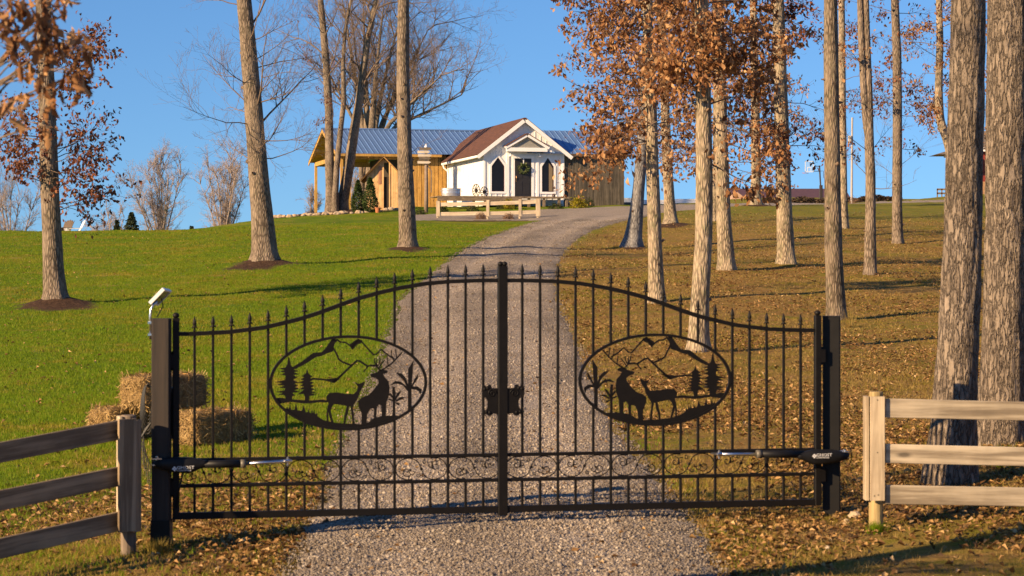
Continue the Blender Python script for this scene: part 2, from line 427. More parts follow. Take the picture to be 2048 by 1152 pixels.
# mulch mounds round some trunks
for k, r, h in (('T1', 0.75, 0.22), ('T2', 0.8, 0.22), ('T3', 0.65, 0.11), ('T7', 0.8, 0.10), ('T9', 0.9, 0.14), ('T13', 1.0, 0.16), ('T10', 0.6, 0.05), ('T14', 0.7, 0.08), ('T11', 0.5, 0.05), ('T15', 0.5, 0.05)):
    p = TREES[k]['pos']; MOUNDS.append((p[0], p[1], r, h))
for k, t in TREES.items():
    t['pos'][2] = gz(t['pos'][0], t['pos'][1])
MULCH = [(TREES[k]['pos'][0] + dx, TREES[k]['pos'][1] - 0.15, r) for k, r, dx in (('T1', 1.0, 0.05), ('T2', 1.05, 0.0), ('T3', 0.75, -0.05), ('T7', 0.55, 0.1), ('T9', 0.9, 0.2), ('T13', 1.0, 0.1))]
def mulch_mask(x, y):
    m = np.zeros_like(x)
    for mx, my, mr in MULCH:
        dx, dy = x - mx, (y - my) * 0.55
        an = np.arctan2(dy, dx)
        d = np.hypot(dx, dy) / mr / (1 + 0.16 * np.sin(an * 2 + mx) + 0.12 * np.sin(an * 5 + my) + 0.08 * np.sin(an * 9 + 2 * mx))
        m = np.maximum(m, np.clip((1.2 - d) * 1.15, 0, 1))
    px, py = to_px(x, y, ground_z(x, y))
    lo = np.interp(px, [530, 545, 600, 700, 790, 800], [430, 438, 433, 428.5, 421, 412])
    bed = np.clip((lo - py) / 1.5, 0, 1) * (px > 530) * (px < 800) * (y > 95) * (y < 128)
    lo2 = ((px > 872) & (px < 1072) & (y > 100) & (y < 107)) * np.clip(1 - np.abs(py - 440.5) / 5, 0, 1) * 1.3
    return np.maximum(m, np.maximum(bed, lo2))
def brown_mask(x, y):
    """0 = mown green lawn (left of the drive), 1 = thin grass with leaf litter (right and by the gate)"""
    xc = np.interp(y, [0, 17, 30, 46, 62, 75, 90, 110, 130], [0, 0.0, -0.2, -0.7, 0.1, 1.2, 2.6, 4.5, 6])
    b = np.clip((x - xc) / 1.6, 0, 1)
    near = np.clip((26.0 - y) / 8.0, 0, 1) * np.clip((x + 6.5) / 4.0, 0.3, 1)
    b = np.maximum(b, near * 0.95)
    far_green = np.clip((y - 58) / 40, 0, 1) * 0.5
    return np.clip(b - b * far_green * (x > 2), 0, 1)

def soil_mask(x, y):
    px, py = to_px(x, y, ground_z(x, y)); m = np.zeros_like(x)
    for cx, cy, rx, ry in ((390, 1120, 120, 32), (300, 1110, 60, 30), (1640, 1062, 150, 26), (1800, 1010, 160, 30), (150, 1012, 120, 13), (1900, 1000, 260, 40)):
        m = np.maximum(m, np.clip(1.3 - np.hypot((px - cx) / rx, (py - cy) / ry), 0, 1))
    return m * (y > 10) * (y < 24)
def geo(a, b, n, k): return a + (b - a) * (np.exp(np.linspace(0, k, n)) - 1) / (math.exp(k) - 1)
ys = np.concatenate([np.linspace(-60, 8, 20)[:-1], np.linspace(8, 30, 180)[:-1], np.linspace(30, 70, 190)[:-1], np.linspace(70, 160, 170)[:-1], np.linspace(160, 300, 60)[:-1], geo(300, 2500, 18, 2.5)])
xs = np.concatenate([-geo(26, 1500, 22, 4.0)[::-1][:-1], np.linspace(-26, -6, 80)[:-1], np.linspace(-6, 6, 110)[:-1], np.linspace(6, 32, 90)[:-1], geo(32, 1500, 22, 4.0)])
XX, YY = np.meshgrid(xs, ys)
gx, gy = XX.ravel(), YY.ravel()
gzv = ground_z(gx, gy)
ins = in_drive(gx, gy, gzv, -0.12)
gzm = gzv - 0.07 * ins
nx, ny = len(xs), len(ys)
ii = np.arange(nx * ny).reshape(ny, nx)
gf = np.stack([ii[:-1, :-1], ii[:-1, 1:], ii[1:, 1:], ii[1:, :-1]], -1).reshape(-1, 4)

t = NT('ground_mat')
v = t.pos()
n1 = t.noise(v, 0.35, 5, 0.6); n2 = t.noise(v, 2.2, 6, 0.65); n3 = t.noise(v, 14, 5, 0.7); n4 = t.noise(v, 60, 3, 0.7)
green = t.mix(n3, t.ramp(n2, [(0.3, (0.095, 0.155, 0.003)), (0.7, (0.155, 0.215, 0.006))]), t.ramp(n1, [(0.38, (0.08, 0.15, 0.003)), (0.5, (0.14, 0.19, 0.005)), (0.62, (0.24, 0.215, 0.012))]))
straw = t.ramp(n3, [(0.25, (0.09, 0.054, 0.016)), (0.42, (0.195, 0.120, 0.034)), (0.6, (0.32, 0.198, 0.064)), (0.8, (0.44, 0.30, 0.12))])
olive = t.ramp(n4, [(0.3, (0.115, 0.125, 0.006)), (0.7, (0.225, 0.205, 0.016))])
brown = t.mix(t.ramp(t.math('ADD', t.math('MULTIPLY', n2, 0.6), t.math('MULTIPLY', n1, 0.4)), [(0.47, 0.0), (0.62, 0.9)]), straw, olive)
bm = t.math('ADD', t.attr('brown'), t.math('MULTIPLY', t.math('SUBTRACT', n2, 0.5), 0.9))
base = t.mix(t.ramp(bm, [(0.3, 0.0), (0.7, 1.0)]), green, brown)
dry = t.ramp(t.noise(v, 0.9, 6, 0.7), [(0.56, 0.0), (0.70, 0.7)])
base = t.mix(dry, base, (0.36, 0.245, 0.07))
mul = t.ramp(n3, [(0.3, (0.025, 0.015, 0.010)), (0.7, (0.12, 0.072, 0.046))])
mm = t.math('ADD', t.attr('mulch'), t.math('ADD', t.math('MULTIPLY', t.math('SUBTRACT', n3, 0.5), 1.5), t.math('MULTIPLY', t.math('SUBTRACT', n2, 0.5), 0.9)))
base = t.mix(t.ramp(mm, [(0.4, 0.0), (0.6, 1.0)]), base, mul)
so = t.math('ADD', t.attr('soil'), t.math('MULTIPLY', t.math('SUBTRACT', n2, 0.5), 0.9))
base = t.mix(t.ramp(so, [(0.35, 0.0), (0.75, 1.0)]), base, t.ramp(n3, [(0.3, (0.07, 0.040, 0.018)), (0.7, (0.26, 0.16, 0.075))]))
t.color(base).rough(0.95); t.bsdf.inputs['Specular IOR Level'].default_value = 0.1
h = t.math('ADD', t.math('MULTIPLY', n3, 0.7), t.math('MULTIPLY', n4, 0.5))
b1_ = t.bump(n2, 0.7, 0.12); t.bump(h, 0.9, 0.06, b1_)
ground = mesh_obj('ground', np.stack([gx, gy, gzm], 1), gf, MATS['ground_mat'], smooth=True, attrs={'brown': brown_mask(gx, gy), 'mulch': mulch_mask(gx, gy), 'soil': soil_mask(gx, gy)})
props(ground, 'hillside lawn, green on the left and leaf strewn on the right', None, None, 'structure')

# gravel
t = NT('gravel_mat')
v = t.pos()
c1 = t.voro(v, 42, 'F1', 'Color'); d1 = t.voro(v, 42, 'F1', 'Distance')
c2 = t.voro(v, 11, 'F1', 'Color')
bw = t.node('ShaderNodeSeparateColor'); t.l.new(c1, bw.inputs[0])
big = t.noise(v, 0.9, 5, 0.6)
cc = t.ramp(bw.outputs[0], [(0.0, (0.20, 0.155, 0.115)), (0.3, (0.29, 0.235, 0.18)), (0.6, (0.37, 0.305, 0.235)), (0.85, (0.45, 0.38, 0.30)), (1.0, (0.58, 0.50, 0.41))])
cc = t.mix(0.35, cc, t.ramp(big, [(0.3, (0.28, 0.225, 0.17)), (0.7, (0.43, 0.365, 0.29))]))
edge = t.ramp(d1, [(0.3, 1.0), (0.8, 0.62)])
cc = t.mix(1.0, cc, edge, 'MULTIPLY')
cc = t.mix(1.0, cc, t.ramp(t.attr('tone'), [(0.0, 0.60), (1.0, 1.2)]), 'MULTIPLY')
t.color(cc).rough(0.9)
hh = t.math('SUBTRACT', 1.0, d1)
t.bump(hh, 1.0, 0.03)
def drive_tone(x, y, q):
    """two packed pale wheel tracks, a looser darker middle and edges, blotches"""
    b = np.array([mnoise.noise(Vector((a * 0.9, c * 0.35, 7))) for a, c in zip(x, y)])
    w = 0.02 * np.sin(y * 0.23)
    tr = np.exp(-((q - 0.27 - w) / 0.11) ** 2) + np.exp(-((q - 0.71 - w) / 0.11) ** 2)
    return np.clip(0.36 + 0.58 * tr + 0.6 * b - 0.25 * np.exp(-np.minimum(q, 1 - q) / 0.06), 0, 1)
def drape_rows(name, lefts, rights, na, lift, jag, mat):
    """strip of ground between two pixel polylines of equal length"""
    pts = []
    nr = len(lefts)
    for k in range(nr):
        a, b = ground_hit(*lefts[k]), ground_hit(*rights[k])
        w = np.linalg.norm(b - a)
        j0 = jag * (mnoise.noise(Vector((k * 0.37, 1.7, 0))) + 0.6 * mnoise.noise(Vector((k * 1.31, 9.7, 0)))); j1 = jag * (mnoise.noise(Vector((k * 0.41, 5.2, 0))) + 0.6 * mnoise.noise(Vector((k * 1.27, 3.1, 0))))
        a2 = a + (a - b) / w * j0; b2 = b + (b - a) / w * j1
        for q in np.linspace(0, 1, na): pts.append(a2 * (1 - q) + b2 * q)
    pts = np.array(pts)
    z = ground_z(pts[:, 0], pts[:, 1])
    q = np.tile(np.linspace(0, 1, na), nr)
    crown = 0.03 * (1 - (2 * q - 1) ** 2)
    rut = -0.02 * (np.exp(-((q - 0.27) / 0.08) ** 2) + np.exp(-((q - 0.73) / 0.08) ** 2))
    edge = np.where((q < 0.001) | (q > 0.999), -0.05, 0.0)
    pts[:, 2] = z + lift + (crown + rut) * (1 if jag else 0) + edge
    idx = np.arange(nr * na).reshape(nr, na)
    f = np.stack([idx[:-1, :-1], idx[:-1, 1:], idx[1:, 1:], idx[1:, :-1]], -1).reshape(-1, 4)
    tone = drive_tone(pts[:, 0], pts[:, 1], q) if jag else np.full(len(pts), 0.65)
    return mesh_obj(name, pts, f, mat, smooth=True, attrs={'tone': tone})
rows = []
pyl = np.concatenate([np.linspace(1300, 700, 110), np.linspace(696, 500, 75), np.linspace(498.5, 431, 60)])
le, re_ = drive_edges(pyl)
drv = drape_rows('driveway', list(zip(le, pyl)), list(zip(re_, pyl)), 26, 0.014, 0.17, MATS['gravel_mat'])
props(drv, 'grey gravel driveway climbing from the gate to the white chapel', None, None, 'structure')
pxl = np.linspace(826, 1898, 160)
yd = drape_rows('gravel_yard', list(zip(pxl, np.interp(pxl, _yt[:, 0], _yt[:, 1]))), list(zip(pxl, np.interp(pxl, _yb[:, 0], _yb[:, 1]))), 12, 0.010, 0.0, MATS['gravel_mat'])
props(yd, 'gravel yard in front of the buildings running off to the right', None, None, 'structure')

# ------------------------------------------------------------------ tree materials
def bark(name, dark, light, plate=False, moss=0.0, sc=1.0):
    t = NT(name)
    if plate:
        v = t.coord((24 * sc, 24 * sc, 5.5 * sc))
        dn = t.noise(v, 1.3, 3, 0.6)
        vv = t.node('ShaderNodeVectorMath', operation='ADD'); t.l.new(v, vv.inputs[0])
        mul = t.node('ShaderNodeVectorMath', operation='SCALE'); t.l.new(t.node('ShaderNodeTexNoise').outputs['Color'], mul.inputs[0]); mul.inputs['Scale'].default_value = 1.5
        tn = mul.inputs[0].links[0].from_node; t.l.new(v, tn.inputs['Vector']); tn.inputs['Scale'].default_value = 1.6
        t.l.new(mul.outputs[0], vv.inputs[1])
        e = t.voro(vv.outputs[0], 1.0, 'DISTANCE_TO_EDGE'); cell = t.voro(vv.outputs[0], 1.0, 'F1', 'Color')
        sp = t.node('ShaderNodeSeparateColor'); t.l.new(cell, sp.inputs[0])
        fine = t.noise(t.coord((40, 40, 40)), 1.0, 5, 0.7)
        c = t.mix(fine, t.ramp(sp.outputs[0], [(0.0, dark), (0.6, light), (1.0, tuple(min(1, x * 1.2) for x in light))]), t.ramp(fine, [(0.3, dark), (0.7, light)]))
        crack = t.ramp(e, [(0.0, 0.22), (0.07, 1.0)])
        c = t.mix(1.0, c, crack, 'MULTIPLY')
        c = t.mix(0.55, c, t.ramp(t.noise(t.coord((3, 3, 1.6)), 2.2, 5, 0.65), [(0.3, 0.55), (0.7, 1.25)]), 'MULTIPLY')
        h = t.math('ADD', t.math('MULTIPLY', t.ramp(e, [(0.0, 0.0), (0.22, 1.0)]), 0.8), t.math('MULTIPLY', fine, 0.35))
        t.color(c).rough(0.95); t.bump(h, 1.0, 0.03)
    else:
        v = t.coord((18 * sc, 18 * sc, 4.2 * sc))
        n = t.noise(v, 1.5, 6, 0.65, 0.6); r = t.voro(v, 1.2, 'DISTANCE_TO_EDGE')
        big = t.noise(t.coord((2, 2, 1.2)), 1.4, 5, 0.65)
        h = t.math('ADD', t.math('MULTIPLY', n, 0.7), t.math('MULTIPLY', t.ramp(r, [(0.0, 0.0), (0.3, 1.0)]), 0.5))
        c = t.ramp(h, [(0.25, tuple(x * 0.45 for x in dark)), (0.5, dark), (0.8, light)])
        c = t.mix(t.ramp(big, [(0.45, 0.0), (0.65, 0.7)]), c, tuple(min(1, x * 1.15) for x in light))
        if moss:
            c = t.mix(t.ramp(t.noise(t.coord((3, 3, 2)), 3.0, 5, 0.7), [(0.5, 0.0), (0.62, moss)]), c, (0.17, 0.19, 0.09))
        t.color(c).rough(0.95); t.bump(h, 0.9, 0.025)
    t.bsdf.inputs['Specular IOR Level'].default_value = 0.15
    return t.m
BARK_PINE = bark('pine_bark', (0.12, 0.094, 0.072), (0.31, 0.25, 0.19), plate=True)
BARK_TAN = bark('pale_oak_bark', (0.17, 0.135, 0.095), (0.40, 0.32, 0.225), moss=0.3)
BARK_GREY = bark('grey_brown_bark', (0.115, 0.09, 0.068), (0.26, 0.205, 0.155), moss=0.12)
BARK_MOSS = bark('mossy_bark', (0.10, 0.078, 0.056), (0.235, 0.185, 0.135), moss=0.15)
BARK_SHADE = bark('shaded_bark', (0.12, 0.115, 0.115), (0.26, 0.25, 0.24))  # cool grey puts the shade of a neighbouring tree into the bark colour
TWIG = simple('twig_bark', (0.17, 0.12, 0.085), 0.9, 0.3, 9)
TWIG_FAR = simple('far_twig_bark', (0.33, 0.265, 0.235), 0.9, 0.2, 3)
def leaf_mat(name, stops, tl=0.35):
    t = NT(name); t.color(t.ramp(t.island(), stops)).rough(0.7)
    t.bsdf.inputs['Specular IOR Level'].default_value = 0.25
    return t.leafy(tl).m
LEAF_OAK = leaf_mat('dry_oak_leaf', [(0.0, (0.10, 0.042, 0.020)), (0.25, (0.22, 0.095, 0.038)), (0.55, (0.33, 0.16, 0.065)), (0.85, (0.45, 0.25, 0.11)), (1.0, (0.60, 0.38, 0.19))])
LEAF_RED = leaf_mat('dry_red_oak_leaf', [(0.0, (0.075, 0.025, 0.018)), (0.4, (0.17, 0.06, 0.035)), (0.8, (0.28, 0.11, 0.05)), (1.0, (0.38, 0.18, 0.08))])

# ------------------------------------------------------------------ branch and leaf growth
class Grow:
    """branches are collected as centre lines and turned into tubes in one go"""
    def __init__(s, seed): s.r = np.random.default_rng(seed); s.g = {}; s.extra = []; s.tips = []
    def seg(s, pts, rad, sides): s.g.setdefault((len(pts), sides), []).append((pts, rad))
    def branch(s, p, d, L, r, lev, prm):
        """one branch that bends, then children along it"""
        g = s.r
        n = 6 if lev == 0 else (5 if lev == 1 else 3)
        if lev == 2 and prm['levels'] > 3: n = 4
        d = np.array(d, float); d /= math.sqrt(d @ d)
        up = prm.get('up', 0.15); wob = prm.get('wob', 0.25)
        nz = g.normal(0, wob / math.sqrt(n) * 1.2, (n, 3)); nz[:, 2] += up / n * (1 if lev == 0 else 0.7)
        pts = np.empty((n + 1, 3)); pts[0] = p
        dirs = d + np.cumsum(nz, 0); dirs /= np.sqrt((dirs ** 2).sum(1))[:, None]
        pts[1:] = pts[0] + np.cumsum(dirs * (L / n), 0)
        rad = np.maximum(r * (1 - 0.75 * np.arange(n + 1) / n), prm.get('rmin', 0.002))
        s.seg(pts, rad, 5 if lev == 0 and r > 0.02 else (4 if r > 0.02 else 3))
        if lev >= prm['levels'] - 1:
            s.tips.append((pts[-1], dirs[-1])); s.tips.append((pts[n // 2], dirs[-1]))
            return
        kids = prm['kids'][lev]; kids = int(g.integers(max(1, kids - 1), kids + 2))
        for k in range(kids):
            q = g.uniform(0.25 if lev == 0 else 0.15, 1.0); i = min(int(q * n), n - 1)
            t0 = pts[i] + (pts[i + 1] - pts[i]) * (q * n - i)
            dd = dirs[i]
            side = g.normal(0, 1, 3); side -= dd * (side @ dd); side /= math.sqrt(side @ side)
            ang = R(g.uniform(*prm.get('ang', (25, 60))))
            s.branch(t0, dd * math.cos(ang) + side * math.sin(ang), L * g.uniform(*prm.get('shrink', (0.35, 0.65))) * (1.15 - 0.4 * q), max(rad[i] * 0.6, prm.get('rmin', 0.002)), lev + 1, prm)
    def mesh(s):
        """vertices and triangles of every branch"""
        V = []; T = []; off = 0
        for (n, k), lst in s.g.items():
            p = np.array([q[0] for q in lst]); r = np.array([q[1] for q in lst]); m = len(lst)
            t = np.gradient(p, axis=1); t /= np.linalg.norm(t, axis=2)[..., None] + 1e-12
            ref = np.where(np.abs(t[:, :1, 2:3]) > 0.75, np.array([0.31, 0.95, 0.05]), np.array([0.05, 0.1, 1.0]))
            a = np.cross(t, np.broadcast_to(ref, t.shape)); a /= np.linalg.norm(a, axis=2)[..., None] + 1e-12
            b = np.cross(t, a)
            ang = np.arange(k) * 2 * math.pi / k
            v = p[:, :, None] + r[:, :, None, None] * (np.cos(ang)[:, None] * a[:, :, None] + np.sin(ang)[:, None] * b[:, :, None])
            V.append(v.reshape(-1, 3))
            idx = np.arange(m * n * k).reshape(m, n, k) + off
            i0 = idx[:, :-1]; i1 = np.roll(idx, -1, 2)[:, :-1]; i2 = np.roll(idx, -1, 2)[:, 1:]; i3 = idx[:, 1:]
            T.append(np.stack([i0, i1, i2, i3], -1).reshape(-1, 4)); off += m * n * k
        if not V: return np.zeros((0, 3)), np.zeros((0, 4), int)
        return np.vstack(V), np.vstack(T)

# a lobed, folded, hanging leaf: stem at the origin, tip along +x
_LP = np.array([[0, 0, 0], [0.18, 0.12, .03], [0.30, 0.07, .03], [0.45, 0.24, .06], [0.58, 0.13, .04], [0.74, 0.2, .03], [1.0, 0, -0.10],
                [0.74, -0.2, .03], [0.58, -0.13, .04], [0.45, -0.24, .06], [0.30, -0.07, .03], [0.18, -0.12, .03], [0.5, 0, 0]], float)
_LF = [(0, 1, 12), (1, 2, 12), (2, 3, 12), (3, 4, 12), (4, 5, 12), (5, 6, 12), (6, 7, 12), (7, 8, 12), (8, 9, 12), (9, 10, 12), (10, 11, 12), (11, 0, 12)]
_LP2 = np.array([[0, 0, 0], [0.4, 0.27, .05], [1.0, 0, -0.08], [0.4, -0.27, .05]], float); _LF2 = [(0, 1, 2), (0, 2, 3)]
_LP3 = np.array([[0, 0, 0], [0.25, 0.13, .03], [0.5, 0.26, .06], [0.8, 0.18, .02], [1.0, 0, -0.1], [0.8, -0.18, .02], [0.5, -0.26, .06], [0.25, -0.13, .03]], float)
_LF3 = [(0, 1, 7), (1, 2, 6), (1, 6, 7), (2, 3, 5), (2, 5, 6), (3, 4, 5)]
def leaves_mesh(pos, size, seed, droop=0.7, flat=False, kind=2, curl=1.0):
    g = np.random.default_rng(seed); n = len(pos)
    lp, lf = {1: (_LP, _LF), 2: (_LP3, _LF3), 3: (_LP2, _LF2)}[kind]
    sz = size * g.uniform(0.6, 1.25, n)
    az = g.uniform(0, 2 * math.pi, n)
    if flat:
        el = g.normal(0, 0.25, n)
    else:
        el = -droop * g.uniform(0.2, 1.9, n)
    ex = np.stack([np.cos(az) * np.cos(el), np.sin(az) * np.cos(el), np.sin(el)], 1)
    rnd = g.normal(0, 1, (n, 3)); 
    if flat: rnd = np.array([0, 0, 1.0]) + 0.3 * rnd
    ez = rnd - ex * np.sum(rnd * ex, 1)[:, None]; ez /= np.linalg.norm(ez, axis=1)[:, None]
    ey = np.cross(ez, ex)
    cu = g.uniform(0.3, 2.4, n) * curl; wd = g.uniform(0.7, 1.15, n)
    v = pos[:, None, :] + sz[:, None, None] * (lp[None, :, 0:1] * ex[:, None] + lp[None, :, 1:2] * wd[:, None, None] * ey[:, None] + lp[None, :, 2:3] * cu[:, None, None] * 1.6 * ez[:, None])
    f = (np.array(lf)[None] + (np.arange(n) * len(lp))[:, None, None]).reshape(-1, 3)
    return v.reshape(-1, 3), f

def trunk_mesh(pts, rad, sides, seed, lump=0.05, flute=0.0, plates=False):
    p = np.asarray(pts, float); r = np.asarray(rad, float)
    # resample along a smooth path
    s = np.concatenate([[0], np.cumsum(np.linalg.norm(np.diff(p, axis=0), axis=1))])
    n = int(max(24, min(160, s[-1] / (0.10 if not plates else 0.035))))
    if plates: n = min(260, int(s[-1] / 0.04))
    q = np.linspace(0, s[-1], n)
    def sm(a):
        b = np.interp(q, s, a); k = np.ones(7) / 7
        return np.convolve(np.pad(b, 3, mode='edge'), k, 'valid')
    px_, py_, pz_ = sm(p[:, 0]), sm(p[:, 1]), np.interp(q, s, p[:, 2]); rr = np.interp(q, s, r)
    g = np.random.default_rng(seed); o = g.uniform(0, 50)
    V = []
    for i in range(n):
        zz = pz_[i] - p[0, 2]
        fl = flute * math.exp(-zz / 0.35)
        for k in range(sides):
            a = 2 * math.pi * k / sides
            ca, sa = math.cos(a), math.sin(a)
            d = 1 + lump * mnoise.noise(Vector((ca * 1.3 + o, sa * 1.3, zz * 0.9))) + lump * 0.6 * mnoise.noise(Vector((ca * 4 + o, sa * 4, zz * 2.2)))
            d += fl * (0.5 + 0.5 * math.sin(a * 5 + o))
            if plates: d += 0.06 * mnoise.noise(Vector((ca * 8 + o, sa * 8, zz * 3.2))) + 0.03 * mnoise.noise(Vector((ca * 17 + o, sa * 17, zz * 8)))
            V.append((px_[i] + rr[i] * d * ca, py_[i] + rr[i] * d * sa, pz_[i]))
    idx = np.arange(n * sides).reshape(n, sides)
    f = np.stack([idx[:-1], np.roll(idx, -1, 1)[:-1], np.roll(idx, -1, 1)[1:], idx[1:]], -1).reshape(-1, 4)
    return np.array(V), f

def tree_path(t, extra=5.0):
    """world centre line and radii of a trunk from its pixel path, continued above the frame"""
    D = t['pos'][1]; pts = []; rad = []
    for i, (px, py, w) in enumerate(t['path']):
        q = P(px, py, D); pts.append(q); rad.append(w / 2 / F * D)
    pts = np.array(pts)
    if 'D' in t: pts = np.vstack([[pts[0][0], D, t['pos'][2]], pts]); rad = [rad[0] * 1.3] + rad
    pts[0][2] = t['pos'][2] - 0.25
    rad[0] *= 1.0
    d = pts[-1] - pts[-2]; d /= np.linalg.norm(d)
    r0 = rad[-1]
    for k in (0.35, 0.7, 1.0):
        pts = np.vstack([pts, pts[-1] + d * extra * 0.35 + np.array([0.05 * math.sin(k * 9), 0.1 * math.cos(k * 7), 0])]); rad.append(r0 * (1 - 0.85 * k))
    return pts, np.array(rad)

def at_height(pts, rad, z):
    return np.array([np.interp(z, pts[:, 2], pts[:, 0]), np.interp(z, pts[:, 2], pts[:, 1]), z]), float(np.interp(z, pts[:, 2], rad))

def make_tree(key, name, label, mat, seed, sides=22, extra=5.0, flute=0.28, group=None, sets=(), leaf=None, plates=False, cat='tree'):
    """sets: list of dict(py=(lo,hi) rows for branch starts, n, L=(a,b), r, levels, kids, el=(lo,hi) elevation deg, az=None or (lo,hi), leaves per tip, lsize, spread)"""
    t = TREES[key]; D = t['pos'][1]
    pts, rad = tree_path(t, extra)
    root = thing(name, t['pos'], label, cat, group)
    v, f = trunk_mesh(pts, rad, sides, seed, 0.06, flute, plates)
    mesh_obj('trunk', v, f, mat, root, smooth=True)
    gr = Grow(seed + 100); lpos = []
    g = np.random.default_rng(seed + 5)
    for st in sets:
        for k in range(st['n']):
            py = g.uniform(*st['py']); z = CAMZ + (HORIZON - py) / F * D
            p0, r0 = at_height(pts, rad, z)
            az = R(g.uniform(*st.get('az', (0, 360)))); el = R(g.uniform(*st.get('el', (10, 45))))
            d = np.array([math.cos(az) * math.cos(el), math.sin(az) * math.cos(el), math.sin(el)])
            gr.tips = []
            gr.branch(p0 + d * r0 * 0.5, d, g.uniform(*st['L']), st.get('r', 0.02), 0, st)
            nl = st.get('leaves', 0)
            if nl:
                for tp, td in gr.tips:
                    m = g.poisson(nl)
                    if m: lpos.append(tp + g.normal(0, st.get('spread', 0.09), (m, 3)))
    g2 = np.random.default_rng(seed + 77)
    for k in range(0 if plates else int(g2.integers(5, 10))):
        z = t['pos'][2] + g2.uniform(0.5, max(1.0, CAMZ + (HORIZON + 40) / F * D - t['pos'][2]))
        p0, r0 = at_height(pts, rad, z); az = g2.uniform(0, 6.283); d = np.array([math.cos(az), math.sin(az), g2.uniform(0.0, 0.5)]); L = g2.uniform(0.02, 0.07); rr = r0 * g2.uniform(0.10, 0.24)
        gr.seg(np.array([p0 + d * r0 * 0.7, p0 + d * (r0 + L * 0.4), p0 + d * (r0 + L)]), np.array([rr * 1.5, rr, rr * 0.55]), 5)
    v, f = gr.mesh()
    if len(v): props(mesh_obj('branches', v, f, st.get('twig', TWIG), root), kind='stuff')
    if lpos:
        lp = np.vstack(lpos)
        v, f = leaves_mesh(lp, sets[0].get('lsize', 0.12), seed + 9, 0.75, kind=sets[0].get('lkind', 2))
        props(mesh_obj('foliage', v, f, leaf or LEAF_OAK, root), kind='stuff')
    return root, pts, rad
# ------------------------------------------------------------------ the trees of the photograph
BARE = dict(levels=4, kids=(6, 5, 3), ang=(25, 55), up=0.35, wob=0.28, shrink=(0.4, 0.7))
def B(**k):
    d = dict(BARE); d.update(k); return d
make_tree('T1', 'oak_tree', 'oak with clusters of russet leaves on a mulch mound, farthest left on the lawn', BARK_GREY, 11, sets=[
    B(py=(60, 440), n=26, L=(0.7, 1.6), r=0.014, el=(-15, 35), levels=3, kids=(7, 4), leaves=2.6, spread=0.055, lsize=0.105, up=0.1),
    B(py=(-250, 60), n=14, L=(1.2, 2.6), r=0.02, el=(0, 45), levels=3, kids=(6, 4), leaves=0.8, spread=0.06, up=0.1),
    B(py=(-650, -250), n=10, L=(1.5, 3.0), r=0.03, el=(20, 60), levels=3, kids=(6, 4))], leaf=LEAF_RED)
make_tree('T2', 'bare_tree', 'thick bare trunk on a mulch mound, middle of the left lawn', BARK_GREY, 22, sets=[
    B(py=(-20, 330), n=20, L=(1.2, 2.5), r=0.018, el=(-5, 35), up=0.5, kids=(7, 4, 3)),
    B(py=(60, 330), n=3, L=(2.0, 2.8), r=0.03, el=(45, 65), az=(-40, 30), up=0.5),
    B(py=(-500, 0), n=12, L=(2.0, 3.5), r=0.03, el=(15, 55), up=0.4, kids=(6, 4, 2))])
make_tree('T3', 'bare_tree', 'straight bare trunk with scarred bark in front of the signpost', BARK_GREY, 33, sets=[
    B(py=(180, 320), n=3, L=(0.7, 1.3), r=0.010, el=(-10, 30), levels=3, kids=(4, 3)),
    B(py=(-450, -60), n=13, L=(1.8, 3.2), r=0.03, el=(20, 60), levels=3, kids=(6, 5))])
make_tree('T4', 'oak_tree', 'upright bare trunk with a few brown leaf clusters beside the pavilion posts', BARK_GREY, 44, sides=16, sets=[
    B(py=(60, 270), n=9, L=(0.8, 2.2), r=0.025, el=(0, 40), levels=3, kids=(5, 4), leaves=0.9, spread=0.09, lsize=0.13, lkind=3),
    B(py=(-100, 160), n=12, L=(2.0, 4.2), r=0.045, el=(20, 60), up=0.5)], leaf=LEAF_RED)
make_tree('T5', 'bare_tree', 'leaning bare trunk growing to the right in front of the blue roof', BARK_GREY, 55, sides=16, sets=[
    B(py=(-60, 190), n=16, L=(2.0, 4.6), r=0.05, el=(25, 65), up=0.45)])
TREES['T5b'] = dict(base=(672, 420), D=TREES['T4']['pos'][1] - 0.3, pos=TREES['T4']['pos'] + np.array([0.32, -0.3, 0]), path=[(670, 395, 13), (674, 330, 12), (680, 270, 11), (688, 200, 10), (686, 130, 8), (690, 60, 7), (702, 0, 5)])
make_tree('T5b', 'bare_tree', 'thin bare stem pressed against the upright trunk by the pavilion', BARK_GREY, 56, sides=12, extra=3, flute=0, sets=[
    B(py=(-60, 170), n=9, L=(1.5, 3.0), r=0.03, el=(30, 65), up=0.45)])
